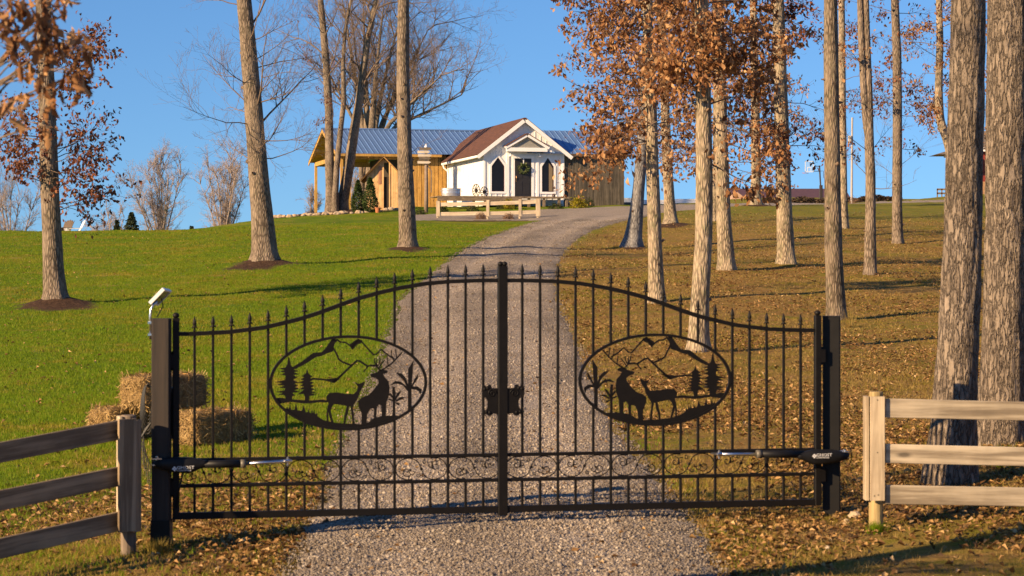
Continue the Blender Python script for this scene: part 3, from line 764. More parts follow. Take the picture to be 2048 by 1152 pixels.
# the big spreading tree behind the barn: several stems from one foot
t6 = TREES['T6']; root6 = thing('bare_tree', t6['pos'], 'big spreading bare tree of many stems rising behind the blue roof', 'tree')
g6 = Grow(66); stems = MB()
for (ax, ay, top, tw) in ((-30, 2, 0, 15), (-8, 1, 10, 18), (14, 0, 0, 18), (30, 2, 40, 14), (50, 3, 120, 12), (75, -1, 150, 12), (-55, 0, 110, 10), (95, 1, 190, 10), (60, 4, 60, 12)):
    D = t6['D'] + ay
    p0 = np.array([t6['pos'][0] + ax * 0.004, t6['pos'][1], t6['pos'][2] - 0.2]); p1 = P(738 + ax * 0.35, 262, D); p3 = P(742 + ax * 1.9, top, D + ay * 0.4); p2 = P(738 + ax * 0.95, 150 + top * 0.45, D + ay * 0.2)
    pts = np.array([p0, p1, p2, p3]); s = np.linspace(0, 1, 4); q = np.linspace(0, 1, 12)
    pts = np.stack([np.interp(q, s, pts[:, k]) for k in range(3)], 1); pts[1:-1] = (pts[:-2] + pts[1:-1] * 2 + pts[2:]) / 4
    rr = np.linspace(tw / 2 / F * D * 1.25, 0.035, 12)
    stems.tube(pts, rr, 8)
    for k in range(17):
        i = int(g6.r.integers(5, 12)); d = pts[i] - pts[i - 1]; d /= np.linalg.norm(d); sd = g6.r.normal(0, 1, 3); sd[1] *= 0.6; sd[2] = abs(sd[2]) * 0.4; sd /= np.linalg.norm(sd)
        a = R(g6.r.uniform(25, 60))
        g6.branch(pts[i], d * math.cos(a) + sd * math.sin(a), g6.r.uniform(1.8, 4.2), 0.045, 0, B(up=0.3, kids=(6, 5, 3), rmin=0.005))
stems.build('trunk', BARK_GREY, root6, smooth=True)
v, f = g6.mesh(); props(mesh_obj('branches', v, f, TWIG, root6), kind='stuff')

LEAFY = dict(levels=3, kids=(7, 4), ang=(25, 65), up=-0.15, wob=0.35, shrink=(0.3, 0.55), leaves=2.3, spread=0.06, lsize=0.112)
def Lf(**k):
    d = dict(LEAFY); d.update(k); return d
make_tree('T7', 'oak_tree', 'bluish grey shaded trunk flaring at its foot, beside the driveway edge', BARK_SHADE, 77, sets=[
    Lf(py=(-20, 300), n=24, L=(1.0, 2.4), r=0.018, el=(-15, 35), leaves=2.3), Lf(py=(-350, 40), n=10, L=(1.5, 2.5), r=0.025, el=(0, 50), leaves=1.0)])
make_tree('T8', 'oak_tree', 'slim pale oak thick with rusty leaves, left of the broadest leafy oak', BARK_TAN, 88, sets=[
    Lf(py=(-60, 290), n=27, L=(1.0, 1.9), r=0.018, el=(-15, 35), leaves=2.8), Lf(py=(-20, 270), n=13, L=(1.1, 1.9), r=0.018, el=(-30, 10), az=(120, 250), leaves=2.7),
    Lf(py=(-350, -60), n=12, L=(1.2, 2.0), r=0.022, el=(0, 45), leaves=1.2)])
make_tree('T10', 'oak_tree', 'pale oak with rusty leaves rising behind the right medallion', BARK_TAN, 101, sides=28, sets=[
    Lf(py=(-60, 330), n=36, L=(0.7, 1.6), r=0.016, el=(-20, 35), leaves=2.4), Lf(py=(-450, -60), n=12, L=(1.0, 1.8), r=0.02, el=(0, 45), leaves=1.2)])
make_tree('T11', 'oak_tree', 'pale oak with rusty leaves and a swollen foot, right of the broadest leafy oak', BARK_TAN, 111, sets=[
    Lf(py=(0, 330), n=28, L=(0.8, 1.7), r=0.016, el=(-20, 30), leaves=1.7), Lf(py=(-350, 0), n=10, L=(1.2, 2.0), r=0.022, el=(0, 45), leaves=1.0)])
make_tree('T9', 'oak_tree', 'short looking pale trunk on a mound at the bend of the driveway', BARK_TAN, 99, sets=[
    Lf(py=(0, 340), n=22, L=(1.2, 2.6), r=0.02, el=(-15, 35), leaves=2.3), Lf(py=(-250, 40), n=8, L=(1.5, 2.5), r=0.025, el=(0, 50), leaves=1.0)])
make_tree('T12', 'oak_tree', 'very thin distant trunk between two pale leafy oaks', BARK_TAN, 112, sides=12, sets=[
    Lf(py=(0, 330), n=8, L=(0.6, 1.2), r=0.012, leaves=1.0, lkind=3)])
make_tree('T13', 'oak_tree', 'distant oak on a brown mound before the gravel road', BARK_TAN, 113, sides=16, sets=[
    Lf(py=(0, 380), n=30, L=(1.2, 2.6), r=0.02, el=(-20, 30), leaves=1.9, lkind=2, lsize=0.16), Lf(py=(-250, 40), n=8, L=(1.5, 3), r=0.03, el=(0, 50), leaves=0.5)], leaf=LEAF_OAK)
make_tree('T14', 'oak_tree', 'sunlit knotty trunk with leaf clusters high up, left of the basketball hoop', BARK_TAN, 114, sets=[
    Lf(py=(0, 300), n=20, L=(0.6, 1.6), r=0.014, el=(-15, 30), leaves=1.3, lsize=0.12), Lf(py=(60, 340), n=3, L=(0.8, 1.3), r=0.012, az=(-30, 20), leaves=0.6),
    Lf(py=(-350, 20), n=10, L=(1.2, 2.2), r=0.02, el=(0, 45), leaves=0.8)], leaf=LEAF_RED)
make_tree('T15', 'bare_tree', 'tall mossy trunk standing right behind the right gate post', BARK_MOSS, 115, sides=28, sets=[
    B(py=(-400, -60), n=12, L=(1.0, 2.2), r=0.02, el=(10, 50), levels=3, kids=(5, 4))])
make_tree('T16', 'bare_tree', 'slender pale trunk just right of the tall mossy one', BARK_TAN, 116, sides=14, sets=[
    Lf(py=(20, 330), n=16, L=(0.8, 1.8), r=0.014, leaves=1.0), B(py=(-200, 20), n=8, L=(1.5, 2.5), r=0.02, levels=3, kids=(5, 4))], leaf=LEAF_RED)
rt17, p17, r17 = make_tree('T17', 'bare_tree', 'slim brown trunk that splits into two stems halfway up', BARK_GREY, 117, sides=16, sets=[
    B(py=(150, 400), n=7, L=(0.6, 1.5), r=0.012, el=(0, 50), levels=3, kids=(5, 4)), Lf(py=(0, 200), n=6, L=(0.7, 1.4), r=0.012, leaves=0.5), B(py=(-200, 0), n=8, L=(1.0, 2.0), r=0.02, levels=3, kids=(5, 4))])
D17 = TREES['T17']['pos'][1]
v, f = tube_mesh([P(1739, 285, D17), P(1732, 240, D17), P(1727, 170, D17), P(1722, 60, D17), P(1719, -40, D17), P(1716, -150, D17)], [0.10, 0.09, 0.085, 0.08, 0.07, 0.02], 10)
mesh_obj('second_stem', v, f, BARK_GREY, rt17, smooth=True)
make_tree('T18', 'bare_tree', 'straight grey trunk between the two-stemmed tree and the big pines', BARK_GREY, 118, sides=18, sets=[
    Lf(py=(0, 300), n=16, L=(0.8, 1.9), r=0.014, leaves=0.9, el=(-5, 35)), B(py=(150, 400), n=6, L=(0.6, 1.4), r=0.01, levels=3, kids=(5, 4)), B(py=(-200, 0), n=8, L=(1.2, 2.2), r=0.02, levels=3, kids=(5, 4))], leaf=LEAF_RED)
make_tree('T19', 'oak_tree', 'crooked trunk with brown leaves half hidden behind the left pine', BARK_TAN, 119, sides=16, sets=[
    Lf(py=(20, 330), n=24, L=(0.8, 1.9), r=0.016, leaves=1.6, el=(-15, 30)), Lf(py=(-200, 40), n=8, L=(1.0, 2.0), r=0.02, leaves=0.8)], leaf=LEAF_OAK)
for key, px, tw in (('T22', 2052, 40), ('T23', 1972, 14)):
    TREES[key] = dict(base=(px, 500 if key == 'T22' else 470), path=[(px, 500, tw * 1.3), (px, 470, tw), (px - 3, 300, tw * 0.85), (px - 2, 150, tw * 0.8), (px, 0, tw * 0.7)])
    TREES[key]['pos'] = ground_hit(*TREES[key]['base'])
make_tree('T22', 'oak_tree', 'leafy oak cut off by the right edge, behind the right pine', BARK_TAN, 122, sides=16, sets=[Lf(py=(20, 300), n=14, L=(0.8, 1.7), r=0.016, leaves=1.2), Lf(py=(-200, 20), n=6, L=(1, 2), r=0.02, leaves=0.8)])
make_tree('T20', 'pine_tree', 'big pine trunk with plated bark, left of the pair behind the right fence', BARK_PINE, 120, sides=64, extra=9, flute=0.10, plates=True, sets=[
    B(py=(-1500, -900), n=10, L=(1.2, 2.2), r=0.03, el=(-5, 30), levels=3, kids=(6, 4))])
make_tree('T21', 'pine_tree', 'big pine trunk with plated bark, right of the pair behind the right fence', BARK_PINE, 121, sides=64, extra=9, flute=0.10, plates=True, sets=[
    B(py=(-1500, -900), n=10, L=(1.2, 2.2), r=0.03, el=(-5, 30), levels=3, kids=(6, 4))])
# oak just outside the left edge: its trunk throws the shadow across the foreground, its twigs hang into the top left corner
TREES['T0'] = dict(base=(-190, 1300), path=[], pos=np.array([-2.95, 11.2, gz(-2.95, 11.2)]))
r0 = thing('oak_tree', TREES['T0']['pos'], 'nearby oak whose large brown leaves hang into the top left corner', 'tree')
b0 = TREES['T0']['pos']
pts = np.array([b0 + (0, 0, -0.3), b0 + (0, 0, 0.25), b0 + (0, 0.02, 1), b0 + (-0.02, 0.05, 3), b0 + (-0.05, 0, 6), b0 + (-0.1, 0, 9), b0 + (-0.1, 0, 11)])
v, f = trunk_mesh(pts, np.array([0.30, 0.22, 0.19, 0.17, 0.14, 0.10, 0.03]), 24, 5, 0.06, 0.2); mesh_obj('trunk', v, f, BARK_GREY, r0, smooth=True)
gr = Grow(500); lp = []; g = np.random.default_rng(501)
for (px, py, D, cnt) in ((12, 20, 9.6, 16), (30, 55, 9.6, 16), (8, 75, 9.5, 12), (60, 20, 9.7, 10), (92, 30, 9.7, 10), (110, 10, 9.8, 8), (85, 60, 9.7, 12), (95, 105, 9.8, 12), (75, 95, 9.7, 8), (135, 15, 9.9, 6), (150, 85, 10.0, 10), (128, 95, 9.9, 7), (180, 115, 10.1, 5), (140, 150, 10.0, 9), (165, 170, 10.0, 7), (60, 150, 9.7, 6), (90, 170, 9.8, 7), (110, 200, 9.9, 6), (5, 225, 9.4, 6), (52, 240, 9.7, 2), (115, 265, 9.9, 3), (65, 215, 9.7, 3), (-60, 60, 9.3, 9), (-80, -120, 9.8, 9), (60, -100, 10.0, 10), (150, -90, 10.2, 8), (220, -160, 10.5, 8)):
    e = P(px, py - 12, D); s0 = b0 + np.array([0, 0, 2.5 + 0.5 * g.random()]) if py > -80 else b0 + np.array([0, 0, 3.2])
    m = (s0 + e) / 2 + np.array([0, 0, 0.22])
    q = np.linspace(0, 1, 9)[:, None]; path = (1 - q) ** 2 * s0 + 2 * q * (1 - q) * m + q ** 2 * e
    gr.seg(path, np.linspace(0.010, 0.0022, 9), 5)
    cl = e + g.normal(0, 1, (cnt, 3)) * (0.030, 0.04, 0.030); lp.append(cl)
    for a in cl[:4]:
        gr.seg(np.array([path[-2], (path[-2] + a) / 2 + (0, 0, 0.01), a]), np.array([0.003, 0.002, 0.0015]), 3)
for k in range(16):
    az = g.uniform(0, 6.28); z0 = g.uniform(4.5, 9.5)
    gr.tips = []; gr.branch(b0 + (0, 0, z0), (math.cos(az), math.sin(az), 0.5), g.uniform(1.5, 2.8), 0.03, 0, Lf())
    for tp, td in gr.tips: lp.append(tp + g.normal(0, 0.07, (1, 3)))
v, f = gr.mesh(); props(mesh_obj('branches', v, f, TWIG, r0), kind='stuff')
v, f = leaves_mesh(np.vstack(lp), 0.088, 503, 1.15, kind=1); props(mesh_obj('foliage', v, f, LEAF_OAK, r0), kind='stuff')

# far trees beyond the crest of the lawn
def far_tree(px, ptop, D, seed, label, h_stems, spread, zbase=None):
    x = (px - 1024) / F * D; z0 = gz(x, D) - 0.2
    root = thing('bare_tree', (x, D, z0), label, 'tree', 'bare trees beyond the lawn')
    gr = Grow(seed); g = gr.r; mb = MB()
    ztop = CAMZ + (HORIZON - ptop) / F * D
    for k in range(h_stems):
        a = g.uniform(0, 6.28); off = spread * g.uniform(0.15, 1.0); H = (ztop - z0) * (1.0 - 0.30 * (off / spread) ** 1.5) * g.uniform(0.9, 1.0)
        q = np.linspace(0, 1, 9)
        pts = np.stack([x + math.cos(a) * off * q ** 1.3 + 0.05 * np.sin(q * 7 + k), D + math.sin(a) * off * q ** 1.3, z0 + H * q], 1)
        mb.tube(pts, np.linspace(0.10, 0.010, 9), 5)
        for j in range(17):
            i = int(g.integers(2, 9)); d = pts[i] - pts[i - 1]; d /= np.linalg.norm(d); sd = g.normal(0, 1, 3); sd[2] = abs(sd[2]) * 0.3; sd /= np.linalg.norm(sd); an = R(g.uniform(20, 45))
            gr.branch(pts[i], d * math.cos(an) + sd * math.sin(an), g.uniform(0.8, 2.0) * (ztop - z0) / 9, 0.03, 0, B(levels=3, kids=(6, 5), up=0.3, rmin=0.0055))
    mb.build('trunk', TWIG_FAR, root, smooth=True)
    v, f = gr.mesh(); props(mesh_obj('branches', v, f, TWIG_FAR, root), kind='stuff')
far_tree(322, 322, 150, 601, 'broad bare tree on the skyline right of the small conifer', 10, 3.0)
far_tree(447, 306, 155, 602, 'tall bare tree on the skyline beside the thick lawn trunk', 10, 2.7)
far_tree(226, 408, 145, 603, 'small faint bare tree on the skyline left of the conifer', 6, 1.6)
far_tree(20, 335, 150, 604, 'bare tree on the skyline at the left edge', 7, 2.2)
far_tree(-20, 380, 140, 607, 'low bare tree mostly outside the left edge', 4, 1.2)
far_tree(618, 380, 160, 605, 'wispy bare shrub on the skyline left of the pavilion post', 5, 0.7)
far_tree(712, 300, 170, 606, 'bare tree seen below the pavilion roof', 4, 1.6)
CONIF = leaf_mat('conifer_needles', [(0, (0.012, 0.022, 0.010)), (1, (0.05, 0.065, 0.028))], 0.1)
ARBOR = leaf_mat('arborvitae_green', [(0, (0.015, 0.032, 0.008)), (0.7, (0.05, 0.085, 0.018)), (1, (0.08, 0.11, 0.025))], 0.15)
def conifer(px, ptop, D, W, seed, label, mat=CONIF, cone=1.0, z0=None, n=2600, size=0.14, name='conifer', dense=False):
    x = (px - 1024) / F * D; z0 = gz(x, D) if z0 is None else z0
    root = thing(name, (x, D, z0), label, 'conifer' if not dense else 'shrub')
    zt = CAMZ + (HORIZON - ptop) / F * D; H = zt - z0
    mb = MB(); mb.tube([(x, D, z0 - 0.1), (x, D, z0 + H * 0.5), (x, D, zt - 0.05)], [0.02 * H, 0.012 * H, 0.004], 6); mb.build('trunk', TWIG, root)
    g = np.random.default_rng(seed)
    q = g.uniform(0.03, 1, n) if dense else g.uniform(0.05, 1, n)
    if dense: prof = np.minimum(1, (1 - q) * 1.5) ** 0.8 * np.minimum(1, 0.55 + q * 3)
    else: prof = (1 - q) * (0.65 + 0.35 * np.abs(np.sin(q * 22)))
    a = g.uniform(0, 6.28, n); rr = W * prof * (g.uniform(0.55, 1.05, n) if not dense else g.uniform(0.75, 1.05, n) * (1 + 0.1 * np.sin(a * 3 + q * 9)))
    pos = np.stack([x + rr * np.cos(a), D + rr * np.sin(a), z0 + q * H - 0.12 * rr], 1)
    v, f = leaves_mesh(pos, size, seed + 1, -0.4 if dense else 0.3, kind=3); props(mesh_obj('foliage', v, f, mat, root), kind='stuff')
    return root
conifer(263, 424, 120, 1.05, 701, 'dark conifer with a pointed top on the skyline')
conifer(234, 440, 122, 0.6, 702, 'lower dark evergreen left of the pointed conifer', n=1200)
conifer(383, 452, 124, 0.3, 703, 'tiny evergreen tip on the skyline between the two bare trees', n=500)
# ------------------------------------------------------------------ gate
IRON = simple('black_gate_paint', (0.006, 0.005, 0.0045), 0.55, 0.3, 14, bump=0.05, spec=0.22)
IRON2 = simple('black_post_paint', (0.006, 0.0055, 0.005), 0.55, 0.35, 9, bump=0.06, spec=0.25)
STEEL = simple('bright_steel', (0.62, 0.63, 0.65), 0.28, 0.08, 20, metal=1.0)
PLASTIC = simple('black_plastic', (0.008, 0.008, 0.009), 0.5, 0.2, 20, spec=0.25)
WHITE_PRINT = simple('white_print', (0.75, 0.75, 0.75), 0.5, 0.03, 5)
DARK_WOOD = wood('dark_stained_wood', (0.013, 0.009, 0.0065), (0.036, 0.025, 0.018), 'z', 0.7, rand=0.05)
GD1, GD2 = 16.5, 17.5
GA = np.array([(352 - 1024) / F * GD1, GD1]); GB = np.array([(1635 - 1024) / F * GD2, GD2])
GL = float(np.linalg.norm(GB - GA)); GU = (GB - GA) / GL
EU = np.array([GU[0], GU[1], 0]); EN = np.array([GU[1], -GU[0], 0]); EZ = np.array([0, 0, 1.0])   # along, towards viewer, up
GAXES = np.array([EU, EN, EZ])
def guz(px, py):
    """photo pixel -> (distance along the gate, height) on the plane of the gate"""
    a = (px - 1024) / F
    u = (a * GA[1] - GA[0]) / (GU[0] - a * GU[1])
    D = GA[1] + u * GU[1]
    return u, CAMZ + (HORIZON - py) / F * D
def gp(u, z, n=0.0): return np.array([GA[0], GA[1], 0]) + EU * u + EN * n + EZ * z
UC = guz(1005, 800)[0]
ZB = 0.125; ZBT = 0.165; ZL = guz(680, 966)[1]; ZM = guz(680, 915)[1]
TOPL = [guz(*q) for q in ((352, 668), (390, 667.5), (460, 664), (530, 655), (600, 638), (640, 625), (680, 610), (720, 596), (760, 585), (800, 576), (850, 567.5), (900, 563), (960, 561), (1001, 561))]
TU = np.array([q[0] for q in TOPL]); TZ = np.array([q[1] for q in TOPL])
def top_z(ul): return float(np.interp(ul, TU, TZ))       # ul: distance from the leaf's hinge
LL = UC - 0.014                                            # leaf length
# medallion, drawn in enlarged pixels of the left leaf
def mz(p): return [guz(520 + a / 4.8, 640 + b / 4.8) for a, b in p]
MC = guz(520 + 852 / 4.8, 640 + 603 / 4.8); MRX = guz(520 + 1605 / 4.8, 765)[0] - MC[0]; MRZ = (guz(697, 640 + 146 / 4.8)[1] - guz(697, 640 + 1060 / 4.8)[1]) / 2
MPOLY = {
 'grass_bank': [[(228, 842), (250, 850), (262, 832), (275, 855), (288, 812), (300, 860), (330, 862), (345, 800), (362, 866), (400, 872), (420, 816), (440, 886), (460, 882), (466, 848), (476, 890), (490, 895), (498, 850), (508, 900), (520, 866), (530, 905), (548, 893), (555, 925), (600, 955), (650, 972), (720, 985), (820, 994), (900, 995), (980, 1000), (1040, 980), (1080, 950), (1110, 935), (1200, 917), (1330, 918), (1372, 905), (1300, 968), (1200, 1005), (1080, 1038), (960, 1052), (852, 1056), (740, 1050), (640, 1036), (540, 1010), (440, 975), (340, 925), (265, 872)]],
 'tall_pine': [[(272, 345), (262, 420), (245, 455), (175, 465), (235, 480), (185, 495), (240, 505), (200, 525), (245, 535), (240, 575), (135, 597), (215, 605), (160, 620), (235, 630), (180, 650), (240, 655), (235, 675), (145, 690), (220, 700), (165, 720), (230, 720), (245, 735), (245, 775), (310, 775), (310, 730), (345, 725), (310, 700), (390, 690), (330, 675), (380, 655), (330, 645), (370, 630), (330, 610), (385, 600), (345, 590), (320, 570), (365, 550), (320, 530), (375, 520), (325, 500), (380, 490), (320, 475), (365, 465), (310, 450), (295, 430), (285, 370)]],
 'small_pine': [[(452, 465), (440, 510), (400, 540), (425, 550), (385, 570), (420, 580), (365, 600), (415, 610), (385, 630), (420, 640), (375, 665), (425, 665), (360, 715), (420, 710), (430, 740), (430, 780), (470, 780), (475, 730), (545, 720), (490, 700), (555, 705), (490, 680), (530, 665), (490, 650), (525, 630), (485, 620), (520, 600), (480, 590), (520, 570), (480, 555), (505, 545), (465, 510)]],
 'ground_strip': [[(135, 750), (200, 745), (250, 755), (330, 762), (420, 771), (500, 772), (600, 762), (645, 770), (645, 792), (560, 790), (480, 802), (400, 800), (300, 786), (200, 802), (170, 795)]],
 'mountain': [[(310, 452), (400, 400), (470, 345), (510, 315), (595, 308), (640, 255), (690, 180), (755, 185), (720, 225), (708, 265), (700, 302), (640, 322), (590, 345), (530, 360), (470, 402), (400, 442), (318, 478)],
              [(858, 236), (940, 178), (985, 196), (965, 226), (930, 238), (905, 270), (885, 288)], [(500, 553), (650, 566), (740, 553), (800, 510), (762, 570), (715, 606), (620, 582), (500, 572)]],
 'stag': [[(1060, 520), (1130, 500), (1150, 476), (1190, 476), (1225, 486), (1225, 506), (1184, 520), (1200, 550), (1235, 590), (1245, 650), (1240, 720), (1215, 790), (1207, 925), (1168, 925), (1165, 822), (1142, 812), (1122, 842), (1117, 940), (1093, 940), (1093, 850), (1062, 850), (1032, 900), (1022, 1000), (973, 1000), (975, 900), (945, 830), (940, 780), (975, 745), (1040, 720), (1090, 670), (1135, 610), (1140, 580), (1110, 560), (1065, 545)]],
 'doe': [[(910, 592), (935, 610), (960, 610), (1008, 588), (1000, 615), (985, 650), (960, 690), (945, 740), (925, 780), (898, 815), (892, 850), (902, 920), (910, 1000), (888, 1000), (878, 900), (868, 832), (855, 832), (847, 890), (827, 940), (820, 1000), (801, 1000), (808, 920), (833, 827), (760, 812), (712, 807), (692, 832), (678, 870), (692, 930), (707, 985), (686, 985), (663, 920), (655, 880), (657, 975), (638, 970), (638, 900), (648, 830), (660, 800), (640, 780), (635, 735), (665, 700), (740, 694), (830, 709), (900, 709), (930, 680), (940, 640), (920, 615)]],
 'palm': [[(1420, 660), (1422, 470), (1474, 385), (1468, 480), (1455, 660), (1455, 880), (1418, 880)], [(1308, 505), (1360, 512), (1402, 558), (1428, 640), (1428, 660), (1408, 642), (1378, 577), (1328, 532)], [(1448, 648), (1480, 570), (1522, 505), (1517, 560), (1482, 612), (1458, 656)], [(1452, 664), (1455, 640), (1510, 635), (1555, 668), (1542, 722), (1525, 684), (1490, 668)], [(1425, 684), (1408, 675), (1370, 627), (1320, 612), (1248, 626), (1300, 586), (1350, 591), (1392, 622), (1428, 662)],
          [(1275, 765), (1268, 640), (1292, 640), (1302, 700), (1298, 765), (1300, 925), (1272, 925)], [(1288, 758), (1320, 698), (1358, 676), (1342, 712), (1302, 770)], [(1296, 776), (1350, 736), (1402, 743), (1360, 757), (1310, 786)], [(1284, 770), (1238, 712), (1254, 698), (1290, 752)], [(1280, 784), (1226, 764), (1238, 752), (1284, 770)], [(1292, 786), (1342, 798), (1335, 822), (1308, 808)]],
}
MSTROKE = {
 'mountain': [([(703, 270), (735, 325), (755, 375), (790, 402), (880, 437)], 18), ([(745, 192), (770, 210), (820, 215), (850, 235), (880, 262), (935, 200), (970, 203), (1090, 335), (1120, 325), (1165, 282), (1225, 335), (1292, 375)], 16), ([(700, 595), (760, 550), (870, 445), (930, 390), (960, 396), (1035, 445), (1060, 436), (1115, 440)], 20), ([(1040, 440), (993, 498)], 13)],
 'stag': [([(1165, 490), (1125, 450), (1098, 400), (1102, 366)], 13), ([(1135, 470), (1160, 428), (1195, 385)], 11), ([(1130, 445), (1150, 400), (1150, 366)], 10), ([(1125, 440), (1118, 400), (1120, 366)], 9), ([(1165, 484), (1210, 456), (1270, 412), (1320, 360), (1368, 305)], 14), ([(1230, 442), (1224, 384), (1220, 346)], 10), ([(1282, 392), (1262, 340), (1262, 288)], 10), ([(1312, 372), (1306, 320), (1300, 275)], 10)],
}
def gate_leaf(mirror):
    """one leaf; ul counts from its hinge"""
    kk = (GL - UC) / UC
    def U(ul): return GL - ul * kk if mirror else ul
    sg = -1.0 if mirror else 1.0
    ax = np.array([EU, EN, EZ])
    side = 'right' if mirror else 'left'
    root = thing('gate_leaf', gp(U(0), 0.02), 'black iron %s gate leaf with arched top and deer medallion' % side, 'gate', 'leaves of the driveway gate')
    def bar(name, u0, z0, u1, z1, w, d, parent=root, n=0.0):
        a, b = gp(U(u0), z0, n), gp(U(u1), z1, n); e = b - a; L = np.linalg.norm(e); e /= L
        o = np.cross(EN, e)
        mb = MB(); mb.box((a + b) / 2, (L, d, w), (e, EN, o), 0.003); return mb.build(name, IRON, parent)
    st = bar('hinge_stile', 0, 0.12, 0, guz(352, 636)[1], 0.048, 0.05)
    mb = MB(); mb.lathe(gp(U(0), guz(352, 636)[1]), [(0.014, 0), (0.02, 0.006), (0.026, 0.018), (0.02, 0.032), (0.006, 0.04)], 12); mb.build('ball_cap', IRON, st, smooth=True)
    ls = bar('lock_stile', LL - 0.002, 0.10, LL - 0.002, guz(1005, 532)[1], 0.038, 0.06)
    mb = MB(); mb.lathe(gp(U(LL - 0.002), guz(1005, 532)[1]), [(0.014, 0), (0.019, 0.006), (0.022, 0.016), (0.017, 0.028), (0.005, 0.035)], 12); mb.build('ball_cap', IRON, ls, smooth=True)
    pts = [gp(U(q), top_z(q)) for q in np.linspace(0.02, LL - 0.02, 40)]
    # top rail: square section swept along the arch
    V = []; Fc = []
    for i, p in enumerate(pts):
        t = pts[min(i + 1, 39)] - pts[max(i - 1, 0)]; t /= np.linalg.norm(t); o = np.cross(EN, t); o /= np.linalg.norm(o)
        for a, b in ((-1, -1), (1, -1), (1, 1), (-1, 1)): V.append(p + EN * a * 0.02 + o * b * 0.015)
        if i: Fc += [(4 * i - 4 + k, 4 * i - 4 + (k + 1) % 4, 4 * i + (k + 1) % 4, 4 * i + k) for k in range(4)]
    mesh_obj('top_rail', V, Fc, IRON, root)
    bar('bottom_rail', 0.024, ZB + 0.02, LL - 0.021, ZB + 0.0 + 0.02, 0.05, 0.042)
    bar('lower_rail', 0.024, ZL, LL - 0.021, ZL, 0.026, 0.03)
    bar('middle_rail', 0.024, ZM, LL - 0.021, ZM, 0.026, 0.03)
    sp = (LL - 0.0) / 18.0
    mcu = MC[0]; 
    for i in range(1, 18):
        q = i * sp; zt = top_z(q); long_ = (i % 3 == 0)
        segs = [(ZM + 0.013 if not long_ else ZL + 0.013, zt - 0.012)]
        k = (q - mcu) / MRX
        if abs(k) < 0.985:
            hz = MRZ * math.sqrt(1 - k * k)
            lo, hi = MC[1] - hz, MC[1] + hz
            segs = [(segs[0][0], lo + 0.006), (hi - 0.006, segs[0][1])]
        for a, b in segs:
            mb = MB(); mb.box(gp(U(q), (a + b) / 2), (0.019, 0.019, b - a), ax, 0.002)
            pk = mb.build('picket', IRON, root)
        # spear finial
        mb = MB(); b0 = gp(U(q), zt + 0.013)
        mb.lathe(b0, [(0.010, 0), (0.009, 0.012), (0.007, 0.028), (0.016, 0.031), (0.017, 0.036), (0.008, 0.040), (0.013, 0.052), (0.015, 0.064), (0.010, 0.088), (0.001, 0.116)], 8)
        for s_ in (-1, 1): mb.tube([b0 + EZ * 0.044, b0 + EZ * 0.034 + EU * s_ * 0.016, b0 + EZ * 0.024 + EU * s_ * 0.021], [0.005, 0.005, 0.002], 5)
        mb.build('finial', IRON, pk, smooth=True)
        mb = MB(); mb.box(gp(U(q), (ZB + 0.045 + ZL - 0.013) / 2), (0.019, 0.019, ZL - 0.013 - ZB - 0.045), ax, 0.002); mb.build('short_picket', IRON, root)
    # scrollwork between the middle and lower rails
    H = ZM - ZL - 0.026; zc = (ZM + ZL) / 2
    for k in range(6):
        u0 = k * 3 * sp; mid = u0 + 1.5 * sp; hw = 1.5 * sp - 0.012
        mb = MB()
        def spiral(cx, cz, r0, turns, a0, d, rmin=0.12):
            m = int(22 * turns) + 4; out = []
            for j in range(m):
                f_ = j / (m - 1); a = a0 + d * f_ * turns * 2 * math.pi; r = r0 * (1 - (1 - rmin) * f_)
                out.append(gp(U(cx + r * math.cos(a)), cz + r * math.sin(a)))
            return out
        rb = H * 0.49
        for s_ in (-1, 1):
            cx = mid + s_ * hw * 0.52
            # big C curl, then inner curls
            out = [gp(U(mid), zc)] + [gp(U(cx + s_ * rb * 1.18 * math.cos(a)), zc + s_ * rb * math.sin(a) * -1) for a in np.linspace(2.6, -1.9, 22)]
            mb.tube(out, 0.0042, 5)
            mb.tube(spiral(cx + s_ * rb * 0.15, zc + s_ * rb * 0.25, rb * 0.50, 1.15, 0.5 + s_, s_), 0.0038, 5)
            mb.tube(spiral(cx - s_ * rb * 0.42, zc + s_ * rb * 0.30, rb * 0.36, 1.0, 2.2, -s_), 0.0036, 5)
            mb.tube(spiral(mid + s_ * rb * 0.32, zc + s_ * rb * 0.62, rb * 0.24, 1.1, 1.0, s_), 0.0034, 5)
            mb.lathe(gp(U(cx - s_ * rb * 0.18), zc + s_ * rb * 0.1, -0.006), [(0.001, 0), (0.010, 0.002), (0.010, 0.010), (0.001, 0.012)], 8, EN)
        mb.lathe(gp(U(mid), zc, -0.006), [(0.001, 0), (0.012, 0.002), (0.012, 0.010), (0.001, 0.012)], 8, EN)
        mb.build('scroll', IRON, root, smooth=True)
    # medallion
    m = 72; V = []; Fc = []
    for i in range(m):
        a = 2 * math.pi * i / m; ca, sa = math.cos(a), math.sin(a)
        nl = np.array([ca / MRX, sa / MRZ]); nl /= np.linalg.norm(nl)
        for w, n in ((0, -0.012), (0, 0.012), (-0.021, 0.012), (-0.021, -0.012)):
            V.append(gp(U(MC[0] + MRX * ca + nl[0] * w), MC[1] + MRZ * sa + nl[1] * w, n))
        j = (i + 1) % m
        Fc += [(4 * i + k, 4 * i + (k + 1) % 4, 4 * j + (k + 1) % 4, 4 * j + k) for k in range(4)]
    ring = mesh_obj('medallion_ring', V, Fc, IRON, root, smooth=False)
    fr = (gp(0, 0), EU, EZ, EN)
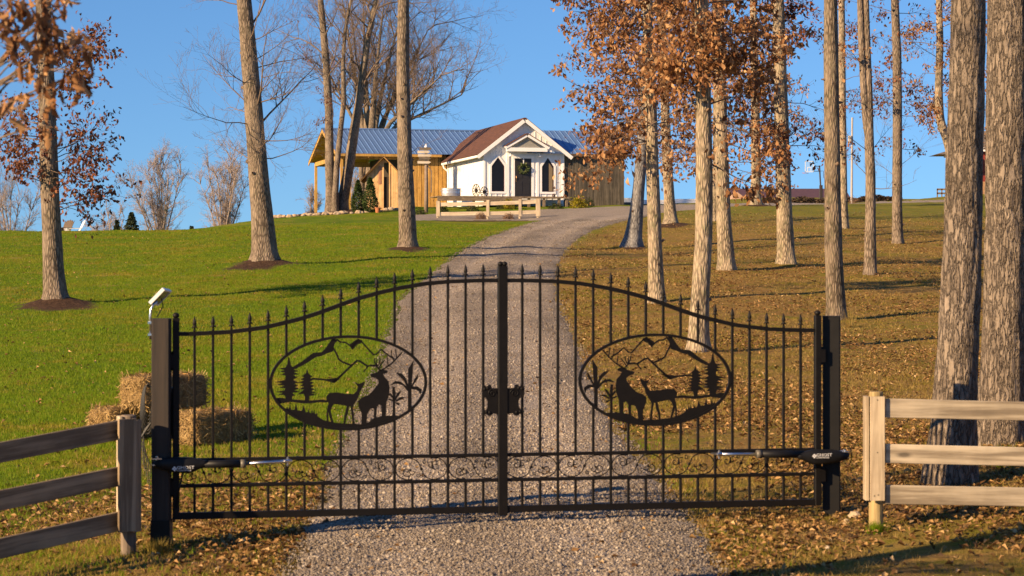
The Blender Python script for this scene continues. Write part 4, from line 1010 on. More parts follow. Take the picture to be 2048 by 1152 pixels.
    for name, polys in MPOLY.items():
        mb = MB()
        for p in polys:
            q = [(U(a), b) for a, b in mz(p)]
            mb.prism(q, fr, 0.004, -0.002 + 0.0005 * (hash(name) % 3 if False else len(name) % 4))
        for pts_, w in MSTROKE.get(name, []):
            q = np.array([(U(a), b) for a, b in mz(pts_)]); hw_ = w / 4.8 / F * 16.8 / 2
            d = np.gradient(q, axis=0); d /= np.linalg.norm(d, axis=1)[:, None]; nn = np.stack([-d[:, 1], d[:, 0]], 1)
            for i in range(len(q) - 1):
                mb.prism([q[i] + nn[i] * hw_, q[i] - nn[i] * hw_, q[i + 1] - nn[i + 1] * hw_, q[i + 1] + nn[i + 1] * hw_], fr, 0.0036, -0.0016)
        mb.build(name, IRON, ring)
    # ornate latch plate
    def lz(p): return [guz(900 + a / 2.88, 500 + b / 2.88) for a, b in p]
    plate = [(181, 806), (184, 786), (198, 777), (208, 787), (222, 774), (234, 777), (238, 795), (276, 795), (276, 946), (246, 941), (236, 953), (222, 957), (206, 944), (196, 948), (184, 938), (188, 917), (204, 922), (214, 900), (214, 870), (204, 850), (190, 853), (182, 840)]
    mb = MB(); mb.prism([(U(a), b) for a, b in lz(plate)], fr, 0.012, 0.012)
    lp_ = mb.build('latch_plate', IRON, root)
    c = guz(900 + 238 / 2.88, 500 + 824 / 2.88)
    mb = MB(); pts = []
    for j in range(30):
        a = j / 29 * 3.4 * math.pi; r = 0.034 * (1 - j / 34); pts.append(gp(U(c[0] + r * math.cos(a)), c[1] + r * math.sin(a), 0.026))
    mb.tube(pts, 0.004, 5)
    for (a, b, r) in ((196, 800, .012), (214, 795, .012), (226, 935, .012), (206, 932, .010)):
        q = lz([(a, b)])[0]; mb.lathe(gp(U(q[0]), q[1], 0.022), [(r, 0), (r, 0.004), (r * 0.5, 0.008)], 10, EN)
    mb.build('latch_scroll', IRON, lp_, smooth=True)
    return root
gate_leaf(False); gate_leaf(True)

# posts
def leaf_hinges(parent, u0, sgn):
    for zz in (guz(345, 722)[1], guz(345, 975)[1]):
        mb = MB(); mb.box(gp(u0 + sgn * 0.038, zz, 0.0), (0.048, 0.05, 0.10), GAXES, 0.005); mb.tube([gp(u0 + sgn * 0.030, zz - 0.07), gp(u0 + sgn * 0.030, zz + 0.07)], 0.012, 8)
        mb.build('hinge', IRON, parent)
DLP = 16.42
lpz = gz((321 - 1024) / F * DLP, DLP); zt = P(321, 637, DLP)[2]; xl = (303.5 - 1024) / F * DLP; xr = (339 - 1024) / F * DLP
lp_root = thing('gate_post', ((xl + xr) / 2, DLP, lpz), 'dark brown wooden gate post carrying the solar panel', 'post')
w_ = xr - xl
mb = MB(); mb.box(((xl + xr) / 2, DLP + w_ / 2 - 0.02, (lpz - 0.3 + zt) / 2), (w_, w_, zt - lpz + 0.3), None, 0.006); mb.build('post', DARK_WOOD, lp_root)
zs = P(321, 1003, DLP)[2]
mb = MB()
for (cx, cy, sx, sy) in (((xl + xr) / 2, DLP - 0.026, w_ + 0.012, 0.006), ((xl + xr) / 2, DLP + w_ - 0.014, w_ + 0.012, 0.006), (xl - 0.003, DLP + w_ / 2 - 0.02, 0.006, w_ + 0.004), (xr + 0.003, DLP + w_ / 2 - 0.02, 0.006, w_ + 0.004)):
    mb.box((cx, cy, (lpz - 0.25 + P(321, 1040, DLP)[2]) / 2), (sx, sy, P(321, 1040, DLP)[2] - lpz + 0.25))
mb.build('post_sleeve', IRON2, lp_root)
leaf_hinges(lp_root, 0.0, -1)
DRP = 17.55
xl2 = (1645 - 1024) / F * DRP; xr2 = (1685 - 1024) / F * DRP; rpz = gz((xl2 + xr2) / 2, DRP); zt2 = P(1665, 634, DRP)[2]
rp_root = thing('gate_post', ((xl2 + xr2) / 2, DRP, rpz), 'square black gate post at the right end of the gate', 'post')
a_ = R(-10); axr = np.array([[math.cos(a_), math.sin(a_), 0], [-math.sin(a_), math.cos(a_), 0], [0, 0, 1]])
mb = MB(); mb.box(((xl2 + xr2) / 2, DRP + 0.05, (rpz - 0.3 + zt2) / 2), (0.135, 0.135, zt2 - rpz + 0.3), axr, 0.006); mb.build('post', IRON2, rp_root)
mb = MB(); mb.box(((xl2 + xr2) / 2, DRP + 0.05, zt2 + 0.004), (0.139, 0.139, 0.008), axr); mb.build('post_cap', IRON2, rp_root)
leaf_hinges(rp_root, GL, 1)

# swing arms that open the gate
def text_mesh(body, size, frame, name, mat, parent, thick=0.0008):
    cu = bpy.data.curves.new(name, 'FONT'); cu.body = body; cu.size = size; cu.extrude = thick; cu.align_x = 'LEFT'; cu.resolution_u = 2
    tmp = bpy.data.objects.new(name, cu); col.objects.link(tmp)
    dg = bpy.context.evaluated_depsgraph_get(); me = tmp.evaluated_get(dg).to_mesh()
    v = np.array([q.co[:] for q in me.vertices]); f = [tuple(p.vertices) for p in me.polygons]
    tmp.evaluated_get(dg).to_mesh_clear(); col.objects.unlink(tmp); bpy.data.objects.remove(tmp); bpy.data.curves.remove(cu)
    o, ea, eb, en = frame
    return mesh_obj(name, o + v[:, :1] * ea + v[:, 1:2] * eb + v[:, 2:3] * en, f, mat, parent)
def opener(left):
    if left:
        c0, ct, c1, c2 = (326, 924), (404, 926), (488, 925), (572, 919.5)
        nm = 'black swing arm gate opener with chrome rod on the left leaf'
    else:
        c0, ct, c1, c2 = (1668, 908), (1592, 906.5), (1505, 906), (1430, 906)
        nm = 'black swing arm gate opener with chrome rod on the right leaf'
    off = 0.11
    def q(p): u, z = guz(*p); return gp(u, z, off)
    a, t_, b, c = q(c0), q(ct), q(c1), q(c2)
    root = thing('gate_opener', a, nm, 'gate opener', 'openers of the driveway gate')
    e = b - t_; e /= np.linalg.norm(e); up = EZ
    # housing: a deep case narrowing to the tube
    prof = [(-0.16, 0.02, -0.03, 0.030), (-0.05, 0.038, -0.05, 0.042), (0.02, 0.045, -0.065, 0.046), (0.16, 0.045, -0.075, 0.046), (0.24, 0.042, -0.072, 0.044), (0.30, 0.032, -0.052, 0.036), (0.36, 0.022, -0.032, 0.03), (0.40, 0.022, -0.026, 0.027)]
    sx = 1.0
    V = []; Fc = []
    o = q(c0)
    full = np.linalg.norm(t_ - a) * 1.0
    for i, (s_, hi, lo, d) in enumerate(prof):
        f_ = (s_ + 0.10) / 0.50 * (full + 0.06) - 0.03
        ctr = o + e * f_
        k = 12; mid = (hi + lo) / 2; hh = (hi - lo) / 2
        for j in range(k):
            an = 2 * math.pi * j / k; ca = abs(math.cos(an)) ** 0.55 * (1 if math.cos(an) >= 0 else -1); sa = abs(math.sin(an)) ** 0.55 * (1 if math.sin(an) >= 0 else -1)
            V.append(ctr + EN * d * ca + up * (mid + hh * sa))
        if i: Fc += [(k * (i - 1) + j, k * (i - 1) + (j + 1) % k, k * i + (j + 1) % k, k * i + j) for j in range(k)]
    Fc += [tuple(range(12))[::-1], tuple(12 * (len(prof) - 1) + j for j in range(12))]
    hs = mesh_obj('housing', V, Fc, PLASTIC, root, smooth=True)
    mb = MB(); mb.tube([t_ - e * 0.02, b], 0.029, 14); mb.build('tube', PLASTIC, root, smooth=True)
    mb = MB(); mb.tube([b - e * 0.035, b + e * 0.004], 0.032, 14); mb.build('collar', simple('collar_grey_' + ('a' if left else 'b'), (0.10, 0.09, 0.07), 0.5), root, smooth=True)
    mb = MB(); mb.tube([b, c], 0.013, 10); mb.build('piston_rod', STEEL, root, smooth=True)
    mb = MB(); mb.tube([c - e * 0.02, c + e * 0.012], 0.016, 8); mb.tube([c + EZ * -0.035, c + EZ * 0.03], 0.008, 8); mb.box(c - EN * 0.055 + e * 0.01, (0.05, 0.11, 0.012), GAXES); mb.build('clevis', STEEL, root)
    # bracket on the post
    ob = q((312, 921)) if left else q((1678, 907))
    mb = MB()
    for zz in (-0.022, 0.022): mb.box(ob - EN * 0.03 + EZ * zz, (0.07, 0.12, 0.007), GAXES)
    mb.tube([ob + EZ * -0.045, ob + EZ * 0.04], 0.008, 8); mb.tube([ob + EZ * 0.022 + EN * 0.02, ob + EZ * 0.038 + EN * 0.02], 0.012, 6)
    mb.build('bracket', STEEL, root)
    # printed name
    lx = (343, 934) if left else (1612, 909)
    u, z = guz(*lx); sc_ = 1 / 268.0
    f0 = gp(u, z, off + 0.0475)
    mb = MB(); s_ = 0.020
    for (dx, dz) in ((0, .5), (0, -.5), (.5, 0), (-.5, 0)):
        w = 0.42 * s_
        mb.prism([(dx * s_ * 1.0, dz * s_ * 1.0 + w), (dx * s_ + w, dz * s_), (dx * s_, dz * s_ - w), (dx * s_ - w, dz * s_)], (f0 + EU * 0.013, EU, EZ, EN), 0.0012)
    mb.build('logo_diamond', WHITE_PRINT, hs)
    text_mesh('GHOST', 0.034, (f0 + EU * 0.029 + EZ * -0.002, EU * 1.12, EZ * 0.9, EN), 'lettering', WHITE_PRINT, hs)
    text_mesh('CONTROLS', 0.0165, (f0 + EU * 0.029 + EZ * -0.018, EU * 1.20, EZ, EN), 'lettering', WHITE_PRINT, hs)
    return root
opener(True); opener(False)
# stay wire from post to leaf bottom
mb = MB(); mb.tube([gp(-0.015, 0.10, -0.03), gp(0.02, ZL, 0.09), gp(0.06, ZM - 0.02, 0.10)], 0.008, 6)
o = mb.build('cable', PLASTIC, None, origin=gp(-0.015, 0.10, -0.03)); props(o, 'black cable sagging down from the left gate opener beside the post', 'cable')
mb = MB(); q0 = gp(*guz(1690, 900), 0.06); mb.tube([q0 + EU * 0.02 * math.cos(a) * 1.6 + EZ * (-0.04 + 0.075 * math.sin(a)) for a in np.linspace(1.9, -2.4, 14)], 0.004, 6)
o = mb.build('cable', PLASTIC, None, origin=q0); props(o, 'thin black cable looping behind the right gate post', 'cable')

# solar panel on its bent arm
sp0 = P(300, 680, DLP - 0.0); sp_root = thing('solar_panel', sp0, 'small tilted solar panel on a bent silver arm on the left post', 'solar panel')
mb = MB(); arm = [P(300.5, 679, DLP + .02), P(300.5, 632, DLP + .02), P(302, 618, DLP + .02), P(307, 609, DLP + .03), P(314, 603, DLP + .05)]
mb.tube(arm, 0.009, 10); mb.build('arm', STEEL, sp_root, smooth=True)
mb = MB()
for y in (645, 669): mb.box(P(301.5, y, DLP + .02), (0.034, 0.05, 0.016))
mb.build('clamp', STEEL, sp_root)
pa, pb = P(299, 606.5, DLP), P(327, 577.5, DLP); e1 = pb - pa; L1 = np.linalg.norm(e1); e1 /= L1
e2 = np.array([0.20, 1.0, 0.10]); e2 -= e1 * e2.dot(e1); e2 /= np.linalg.norm(e2); e3 = np.cross(e1, e2); e3 /= np.linalg.norm(e3)
if e3[2] < 0: e3 = -e3
W2 = 0.26; pc = (pa + pb) / 2 + e2 * W2 / 2 + e1 * 0.0
FRAME = simple('panel_frame', (0.72, 0.72, 0.70), 0.4, 0.05, 8); CELL = simple('solar_cells', (0.012, 0.018, 0.05), 0.15, 0.3, 30)
mb = MB()
for (c, s) in ((pc - e2 * (W2 / 2 - 0.006), (L1, 0.012, 0.026)), (pc + e2 * (W2 / 2 - 0.006), (L1, 0.012, 0.026)), (pc - e1 * (L1 / 2 - 0.006), (0.012, W2 - 0.024, 0.026)), (pc + e1 * (L1 / 2 - 0.006), (0.012, W2 - 0.024, 0.026))): mb.box(c, s, (e1, e2, e3))
mb.build('frame', FRAME, sp_root)
mb = MB(); mb.box(pc, (L1 - 0.024, W2 - 0.024, 0.016), (e1, e2, e3)); mb.build('cell_plate', CELL, sp_root)
mb = MB(); mb.tube([pc - e3 * 0.012, pc - e3 * 0.03 + EZ * -0.05, np.array([pc[0] - 0.01, DLP + .05, zt + 0.01])], 0.004, 5); mb.build('wire', PLASTIC, sp_root)

# control box and coiled cables behind the left post
cbx = P(331, 830, DLP + 0.22); cb = thing('control_box', cbx, 'black control box mounted behind the left gate post', 'box')
mb = MB(); mb.box(P(333, 826, DLP + 0.17), (0.11, 0.10, 0.38), None, 0.012); mb.build('case', PLASTIC, cb)
mb = MB(); mb.box(P(338, 826, DLP + 0.115), (0.085, 0.008, 0.32)); mb.build('lid', PLASTIC, cb)
mb = MB(); g = np.random.default_rng(31)
for k in range(6):
    c = P(297 - k * 0.8, 800 + k * 4, DLP + 0.12); w, h = 0.030 + 0.004 * k, 0.12 + 0.012 * k
    mb.tube([c + np.array([w * math.cos(a), 0.01 * math.sin(3 * a) + 0.008 * k, h * math.sin(a)]) for a in np.linspace(0, 2 * math.pi, 20)], 0.005, 5)
for k in range(5):
    mb.tube([P(302, 845, DLP + .1), P(290 - k * 3, 858 + 6 * k, DLP + .12), P(285 + k * 4, 890 + 10 * k, DLP + .12), P(287 + k * 3, 930 + 12 * k, DLP + .1)], 0.004, 5)
coil_gray = simple('grey_cable', (0.03, 0.03, 0.028), 0.6)
o = mb.build('cable_coil', coil_gray, None, origin=P(300, 930, DLP + 0.12)); props(o, 'loops of dark cable hanging beside the left gate post', 'cable')

# ------------------------------------------------------------------ board fences by the gate
FENCE_L = wood('weathered_board_shaded', (0.19, 0.135, 0.078), (0.44, 0.33, 0.20), 'x', 0.55, rand=0.12)  # left boards darker than the right ones: shade put into the colour
FENCE_R = wood('fence_board_sunny', (0.30, 0.24, 0.16), (0.64, 0.54, 0.38), 'x', 0.55, rand=0.12)  # lighter copy of the boards, sunlight put into the colour
FENCE_RZ = wood('fence_post_sunny', (0.33, 0.255, 0.165), (0.66, 0.55, 0.38), 'z', 0.6, rand=0.1)
FENCE_LZ = wood('weathered_post_shaded', (0.19, 0.135, 0.078), (0.44, 0.33, 0.20), 'z', 0.6, rand=0.1)
ROUND = wood('round_fence_post', (0.28, 0.20, 0.08), (0.50, 0.38, 0.17), 'z', 0.7, rand=0.1)
ROUND_L = wood('round_fence_post_shaded', (0.16, 0.12, 0.085), (0.32, 0.25, 0.17), 'z', 0.7, rand=0.1)  # darker copy of the round post for the shaded left fence
def rail(name, a, b, h, th, mat, parent):
    """board from a to b (its centre line), h high"""
    a, b = np.asarray(a, float), np.asarray(b, float)
    e = b - a; L = np.linalg.norm(e); e /= L; o = np.cross((0, 0, 1), e); o /= np.linalg.norm(o); u = np.cross(e, o)
    mb = MB(); mb.box((0, 0, 0), (L, th, h), None, 0.004)
    ob = mb.build(name, mat, None, origin=(0, 0, 0)); ob.parent = parent
    ob.matrix_local = Matrix(((e[0], o[0], u[0], 0), (e[1], o[1], u[1], 0), (e[2], o[2], u[2], 0), (0, 0, 0, 1)))
    c = (a + b) / 2 - root_origin(parent)
    ob.location = [float(x) for x in c]
    return ob
# right fence: runs right, square to the view
DF = 16.6
fr_root = thing('board_fence', P(1750, 1060, DF), 'sunlit three-rail board fence right of the gate', 'fence', 'board fences beside the gate')
px0 = P(1752, 1060, DF)
def round_post(px, ptop, D, r, mat, parent, zg=None):
    x = (px - 1024) / F * D; z0 = gz(x, D) if zg is None else zg
    mb = MB(); ztp = P(px, ptop, D)[2]; mb.lathe((x, D, z0 - 0.3), [(r * 1.02, 0), (r, ztp - z0 + 0.29), (r * 0.9, ztp - z0 + 0.3)], 16); return mb.build('post', mat, parent, smooth=False)
round_post(1752, 783, DF + 0.06, 0.052, ROUND, fr_root, P(1752, 1060, DF)[2])
def off_rail(pa, pb, h, th, mat, parent, nm='rail'):
    return rail(nm, pa, pb, h, th, mat, parent)
for ya, yb in ((816, 823), (907, 914), (989, 993)):
    off_rail(P(1771, ya, DF), P(2330, yb + 6, DF + 0.35), 0.14, 0.026, FENCE_R, fr_root)
def face_board(px_a, px_b, ya, yb, D, th, mat, parent, nm='face_board', dy=0.0):
    a, b = P(px_a, ya, D), P(px_b, yb, D)
    mb = MB(); mb.box(((a[0] + b[0]) / 2, D + dy, (a[2] + b[2]) / 2), (abs(b[0] - a[0]), th, abs(a[2] - b[2])), None, 0.003); return mb.build(nm, mat, parent)
face_board(1740.5, 1769.5, 793, 1001, DF - 0.03, 0.024, FENCE_RZ, fr_root)
face_board(1731, 1738.5, 793, 1001, DF + 0.02, 0.13, FENCE_RZ, fr_root, dy=0.06)
NAIL = simple('nail_head', (0.05, 0.045, 0.04), 0.5, metal=0.8)
for (px, py) in ((1755, 800), (1755, 905), (1757, 990), (1749, 992)):
    mb = MB(); mb.lathe(P(px, py, DF - 0.0415), [(0.005, -0.002), (0.005, 0.002)], 8, (0, -1, 0)); mb.build('nail', NAIL, fr_root)
round_post(2330, 790, DF + 0.41, 0.052, ROUND, fr_root)
# left fence: comes towards the viewer
DFL = 16.15
fl_root = thing('board_fence', P(255, 1127, DFL), 'shaded grey three-rail board fence left of the gate', 'fence', 'board fences beside the gate')
round_post(257, 830, DFL + 0.07, 0.056, ROUND_L, fl_root, P(257, 1127, DFL)[2])
dirL = np.array([-0.62, -0.78, 0.0]); dirL /= np.linalg.norm(dirL)
def along(py0, py_edge):
    a = P(236, py0, DFL); 
    # where the board's line leaves the picture at its left edge
    k = (0 - 1024) / F; s = (k * a[1] - a[0]) / (dirL[0] - k * dirL[1]); D = a[1] + s * dirL[1]
    z = CAMZ + (HORIZON - py_edge) / F * D
    slope = (z - a[2]) / s
    return a, a + np.array([dirL[0], dirL[1], slope]) * 2.4
for y0, y1 in ((860, 905), (953, 1001), (1043, 1097)):
    a, b = along(y0, y1); off_rail(b, a, 0.14, 0.026, FENCE_L, fl_root)
a_ = R(32); axl = np.array([[math.cos(a_), math.sin(a_), 0], [-math.sin(a_), math.cos(a_), 0], [0, 0, 1]])
def rboard(px, ya, yb, D, w, th, mat, parent, nm, ang):
    c = np.array([math.cos(ang), math.sin(ang), 0]); n = np.array([-math.sin(ang), math.cos(ang), 0])
    a, b = P(px, ya, D), P(px, yb, D)
    mb = MB(); mb.box((a[0], D, (a[2] + b[2]) / 2), (w, th, abs(a[2] - b[2])), (c, n, (0, 0, 1)), 0.003); return mb.build(nm, mat, parent)
rboard(254, 838, 1063, DFL - 0.045, 0.14, 0.024, FENCE_LZ, fl_root, 'face_board', R(38))
rboard(274, 840, 1063, DFL + 0.05, 0.11, 0.022, FENCE_LZ, fl_root, 'side_board', R(75))
rboard(239, 832, 1063, DFL + 0.05, 0.11, 0.022, FENCE_RZ, fl_root, 'side_board', R(112))  # paler board colour stands for the sunlit side of this post
pb_ = along(860, 905)[1]
mb = MB(); mb.lathe((pb_[0], pb_[1] + 0.05, gz(pb_[0], pb_[1]) - 0.3), [(0.058, 0), (0.056, 1.5), (0.05, 1.52)], 14); mb.build('post', ROUND_L, fl_root)

# ------------------------------------------------------------------ hay bales
t = NT('straw'); v = t.coord((1, 1, 1)); n = t.noise(t.coord((30, 30, 90)), 1.0, 5, 0.7); n2 = t.noise(v, 7, 4, 0.6)
t.color(t.mix(n2, t.ramp(n, [(0.3, (0.07, 0.042, 0.014)), (0.7, (0.34, 0.22, 0.08))]), (0.24, 0.15, 0.055))).rough(0.9); t.bump(n, 1.0, 0.02)
STRAW_L = leaf_mat('straw_stalk', [(0, (0.10, 0.06, 0.02)), (0.5, (0.32, 0.205, 0.075)), (1, (0.55, 0.39, 0.17))], 0.2)
TWINE = simple('bale_twine', (0.5, 0.28, 0.08), 0.7)
def bale(c, size, rz, label, seed):
    c = np.array(c, float)
    root = thing('hay_bale', c, label, 'hay bale', 'hay bales behind the left gate post')
    ax = np.array([[math.cos(rz), math.sin(rz), 0], [-math.sin(rz), math.cos(rz), 0], [0, 0, 1]])
    g = np.random.default_rng(seed); h = np.array(size) / 2
    # lumpy box
    n = 12; V = []; Fc = []
    def add_face(o, a, b):
        k0 = len(V)
        for i in range(n + 1):
            for j in range(n + 1): V.append(o + a * (2 * i / n - 1) + b * (2 * j / n - 1))
        for i in range(n):
            for j in range(n): Fc.append((k0 + i * (n + 1) + j, k0 + (i + 1) * (n + 1) + j, k0 + (i + 1) * (n + 1) + j + 1, k0 + i * (n + 1) + j + 1))
    E = np.diag(h)
    for k in range(3):
        a, b = E[(k + 1) % 3], E[(k + 2) % 3]; add_face(E[k], a, b); add_face(-E[k], b, a)
    V = np.array(V)
    q = V / h; rr = np.max(np.abs(q), axis=1); nrm = (np.abs(q) ** 6).sum(1) ** (1 / 6)
    V = V / nrm[:, None]
    V = np.array([p * (1 + 0.05 * mnoise.noise(Vector(p * 9) + Vector((seed, 0, 0)))) for p in V])
    Wd = c + np.array([0, 0, h[2]]) + V @ ax
    mesh_obj('bale_body', Wd, Fc, MATS['straw'], root, smooth=True)
    # stalks on the surface
    m = 2600; k = g.integers(0, 3, m); s = g.choice([-1, 1], m); p = g.uniform(-1, 1, (m, 3)); p[np.arange(m), k] = s
    nn = (np.abs(p) ** 6).sum(1) ** (1 / 6); p = p / nn[:, None] * h * 1.01
    nrm = np.zeros((m, 3)); nrm[np.arange(m), k] = s
    d = g.normal(0, 1, (m, 3)); d -= nrm * (d * nrm).sum(1)[:, None] * 0.75; d /= np.linalg.norm(d, axis=1)[:, None]
    L = g.uniform(0.03, 0.09, m); w = np.cross(d, nrm + 0.3 * g.normal(0, 1, (m, 3))); w /= np.linalg.norm(w, axis=1)[:, None]; w *= 0.003
    A = p; Bp = p + d * L[:, None] + nrm * 0.012
    V = np.stack([A - w, A + w, Bp + w, Bp - w], 1).reshape(-1, 3); f = np.arange(m * 4).reshape(m, 4)
    props(mesh_obj('stalks', c + np.array([0, 0, h[2]]) + V @ ax, f, STRAW_L, root), kind='stuff')
    for sx in (-0.35, 0.35):
        loop = np.array([[sx * h[0] * 1.0, h[1] * 1.0 * a, h[2] * b] for a, b in ((1, .9), (.9, 1), (-.9, 1), (-1, .9), (-1, -.9), (-.9, -1), (.9, -1), (1, -.9), (1, .9))]) * 1.0
        mb = MB(); mb.tube(c + np.array([0, 0, h[2]]) + loop @ ax, 0.004, 5); mb.build('twine', TWINE, root)
    return root
def place_bale(px, py, D): x = (px - 1024) / F * D; return np.array([x, D, gz(x, D) - 0.02])
bale(place_bale(262, 0, 23.9), (0.85, 0.46, 0.36), R(47), 'low straw bale peeking out left of the gate post', 41)
bale(place_bale(424, 0, 23.3), (0.76, 0.46, 0.36), R(44), 'low straw bale seen through the left gate pickets', 42)
tb = place_bale(328, 0, 23.7); tb[2] += 0.345
bale(tb, (0.86, 0.46, 0.37), R(46), 'straw bale stacked on top of the other two', 43)
# ------------------------------------------------------------------ buildings on the hill
RB = R(13.6)
E1 = np.array([math.cos(RB), math.sin(RB), 0]); E2 = np.array([-math.sin(RB), math.cos(RB), 0]); BAX = np.array([E1, E2, EZ])
BO = np.array([(968 - 1024) / F * 117.0, 117.0, CAMZ + 3.80])           # chapel front left corner at floor level
def bp(t, d, z): return BO + E1 * t + E2 * d + EZ * z                    # right, back, up from that corner
WHITE = wood('white_siding', (0.74, 0.74, 0.73), (0.84, 0.84, 0.83), 'z', 0.8, rough=0.6, bump=0.15, rand=0.03)
WHITE_T = simple('white_trim', (0.84, 0.84, 0.83), 0.5, 0.04, 6)
t = NT('brown_shingles'); v = t.coord((1, 1, 1)); br = t.node('ShaderNodeTexBrick'); t.l.new(t.pos((1, 1, 1)), br.inputs['Vector'])
n = t.noise(t.pos(), 6, 5, 0.7); c = t.ramp(n, [(0.25, (0.06, 0.024, 0.014)), (0.75, (0.15, 0.062, 0.036))])
st = t.noise(t.pos((1.5, 1.5, 14)), 1.0, 4, 0.6); c = t.mix(0.5, c, t.ramp(st, [(0.35, 0.45), (0.65, 1.0)]), 'MULTIPLY'); t.color(c).rough(0.9); t.bump(st, 0.6, 0.03)
SHINGLE = t.m
WHITE = simple('white_painted_siding', (0.80, 0.80, 0.79), 0.6, 0.07, 3, bump=0.1, stretch=(1, 1, 0.25))
BLUE_ROOF = simple('blue_grey_metal_roof', (0.15, 0.27, 0.50), 0.34, 0.10, 3, metal=0.3)
GOLD = wood('golden_board', (0.40, 0.21, 0.045), (0.62, 0.37, 0.10), 'z', 0.8, rand=0.18)
GREYB = wood('weathered_grey_board', (0.075, 0.062, 0.042), (0.17, 0.14, 0.10), 'z', 0.8, rand=0.3)
PINE_NEW = wood('new_pine_board', (0.56, 0.33, 0.13), (0.74, 0.50, 0.24), 'z', 0.8, rand=0.12)
BEAM = wood('yellow_timber', (0.42, 0.24, 0.055), (0.62, 0.38, 0.11), 'z', 0.8, rand=0.12)
DARKGAP = simple('dark_wall_core', (0.03, 0.022, 0.014), 0.9)
GLASS = simple('dark_window_glass', (0.010, 0.009, 0.010), 0.12, 0.2, 3, spec=0.25)
DOOR = simple('dark_door_paint', (0.022, 0.020, 0.020), 0.45, 0.2, 6)
MAROON = simple('dark_red_frame', (0.06, 0.012, 0.012), 0.5, 0.2, 6)

def qbox(parent, name, mat, t0, t1, d0, d1, z0, z1, bev=0.0):
    mb = MB(); mb.box(bp((t0 + t1) / 2, (d0 + d1) / 2, (z0 + z1) / 2), (t1 - t0, d1 - d0, z1 - z0), BAX, bev); return mb.build(name, mat, parent)
CW, CH, CP, CLN = 4.28, 2.34, 4.02, 9.2
chapel = thing('chapel', bp(CW / 2, 0, -0.5), 'small white board-and-batten chapel with pointed windows and brown roof', 'building')
# walls
FRONT = (bp(0, 0, 0), E1, EZ, -E2)
mb = MB(); mb.prism([(0, -0.45), (CW, -0.45), (CW, CH), (CW / 2, CP - 0.10), (0, CH)], FRONT, -0.12, 0.0); mb.build('front_wall', WHITE, chapel)
qbox(chapel, 'side_wall', WHITE, 0.0, 0.12, 0.121, CLN, -0.45, CH)
qbox(chapel, 'side_wall', WHITE, CW - 0.12, CW, 0.121, CLN, -0.45, CH)
slope = (CP - CH) / (CW / 2)
# battens
for k in range(15):
    x = 0.06 + k * (CW - 0.12) / 14
    zt_ = CH + slope * min(x, CW - x) - 0.12
    wins = [(0.40, 1.08, 0.29, 2.08), (3.10, 3.74, 0.29, 2.08), (1.50, 2.66, -0.2, 2.18)]
    segs = [(-0.1, zt_)]
    for a, b, lo, hi in wins:
        if a - 0.13 < x < b + 0.13:
            segs = [s for s in ((-0.1, lo - 0.12), (hi + 0.14, zt_)) if s[1] - s[0] > 0.1]
    for lo, hi in segs: qbox(chapel, 'batten', WHITE, x - 0.022, x + 0.022, -0.022, -0.002, lo, hi)
for k in range(8): qbox(chapel, 'batten', WHITE, -0.024, -0.002, 0.06 + k * 1.2, 0.11 + k * 1.2, -0.1, CH - 0.12)
qbox(chapel, 'corner_board', WHITE_T, -0.03, 0.07, -0.035, -0.024, -0.1, CH); qbox(chapel, 'corner_board', WHITE_T, CW - 0.07, CW + 0.03, -0.035, -0.024, -0.1, CH)
# roof: two slabs with overhang
OV, FO = 0.34, 0.27
def roof_slab(parent, name, mat, tl, zl, tr, zr, d0, d1, th):
    a, b = np.array([tl, zl]), np.array([tr, zr]); e = b - a; n_ = np.array([-e[1], e[0]]); n_ /= np.linalg.norm(n_)
    if n_[1] < 0: n_ = -n_
    mb = MB(); mb.prism([a, b, b + n_ * th, a + n_ * th], (bp(0, d0, 0), E1, EZ, E2), d1 - d0); return mb.build(name, mat, parent)
zt0 = CH - slope * OV
rl = roof_slab(chapel, 'roof_slope', SHINGLE, -OV, zt0 + 0.10, CW / 2, CP + 0.08, -FO, CLN + 2, 0.06)
roof_slab(chapel, 'roof_slope', SHINGLE, CW / 2, CP + 0.081, CW + OV, zt0 + 0.10, -FO, CLN + 2, 0.06)
for (a, b, c_, d_) in ((-OV, zt0 - 0.10, CW / 2 - 0.001, CP - 0.12), (CW / 2 + 0.001, CP - 0.12, CW + OV, zt0 - 0.10)):
    roof_slab(chapel, 'rake_board', WHITE_T, a, b, c_, d_, -FO - 0.025, -FO + 0.02, 0.19)
    roof_slab(chapel, 'soffit', WHITE_T, a, b + 0.12, c_, d_ + 0.12, -FO + 0.021, -0.002, 0.03)
for s_, tt in ((-1, -OV), (1, CW + OV)):
    qbox(chapel, 'gutter', WHITE_T, tt - 0.05 if s_ < 0 else tt - 0.07, tt + 0.07 if s_ < 0 else tt + 0.05, -FO + 0.03, CLN - 0.2, zt0 - 0.03, zt0 + 0.09, 0.02)
mb = MB(); mb.tube([bp(-OV + 0.02, CLN - 0.4, zt0 - 0.02), bp(-OV + 0.06, CLN - 0.4, zt0 - 0.18), bp(-0.07, CLN - 0.4, zt0 - 0.36), bp(-0.05, CLN - 0.4, zt0 - 0.5), bp(-0.05, CLN - 0.4, 0)], 0.05, 8); mb.build('downspout', WHITE_T, chapel)
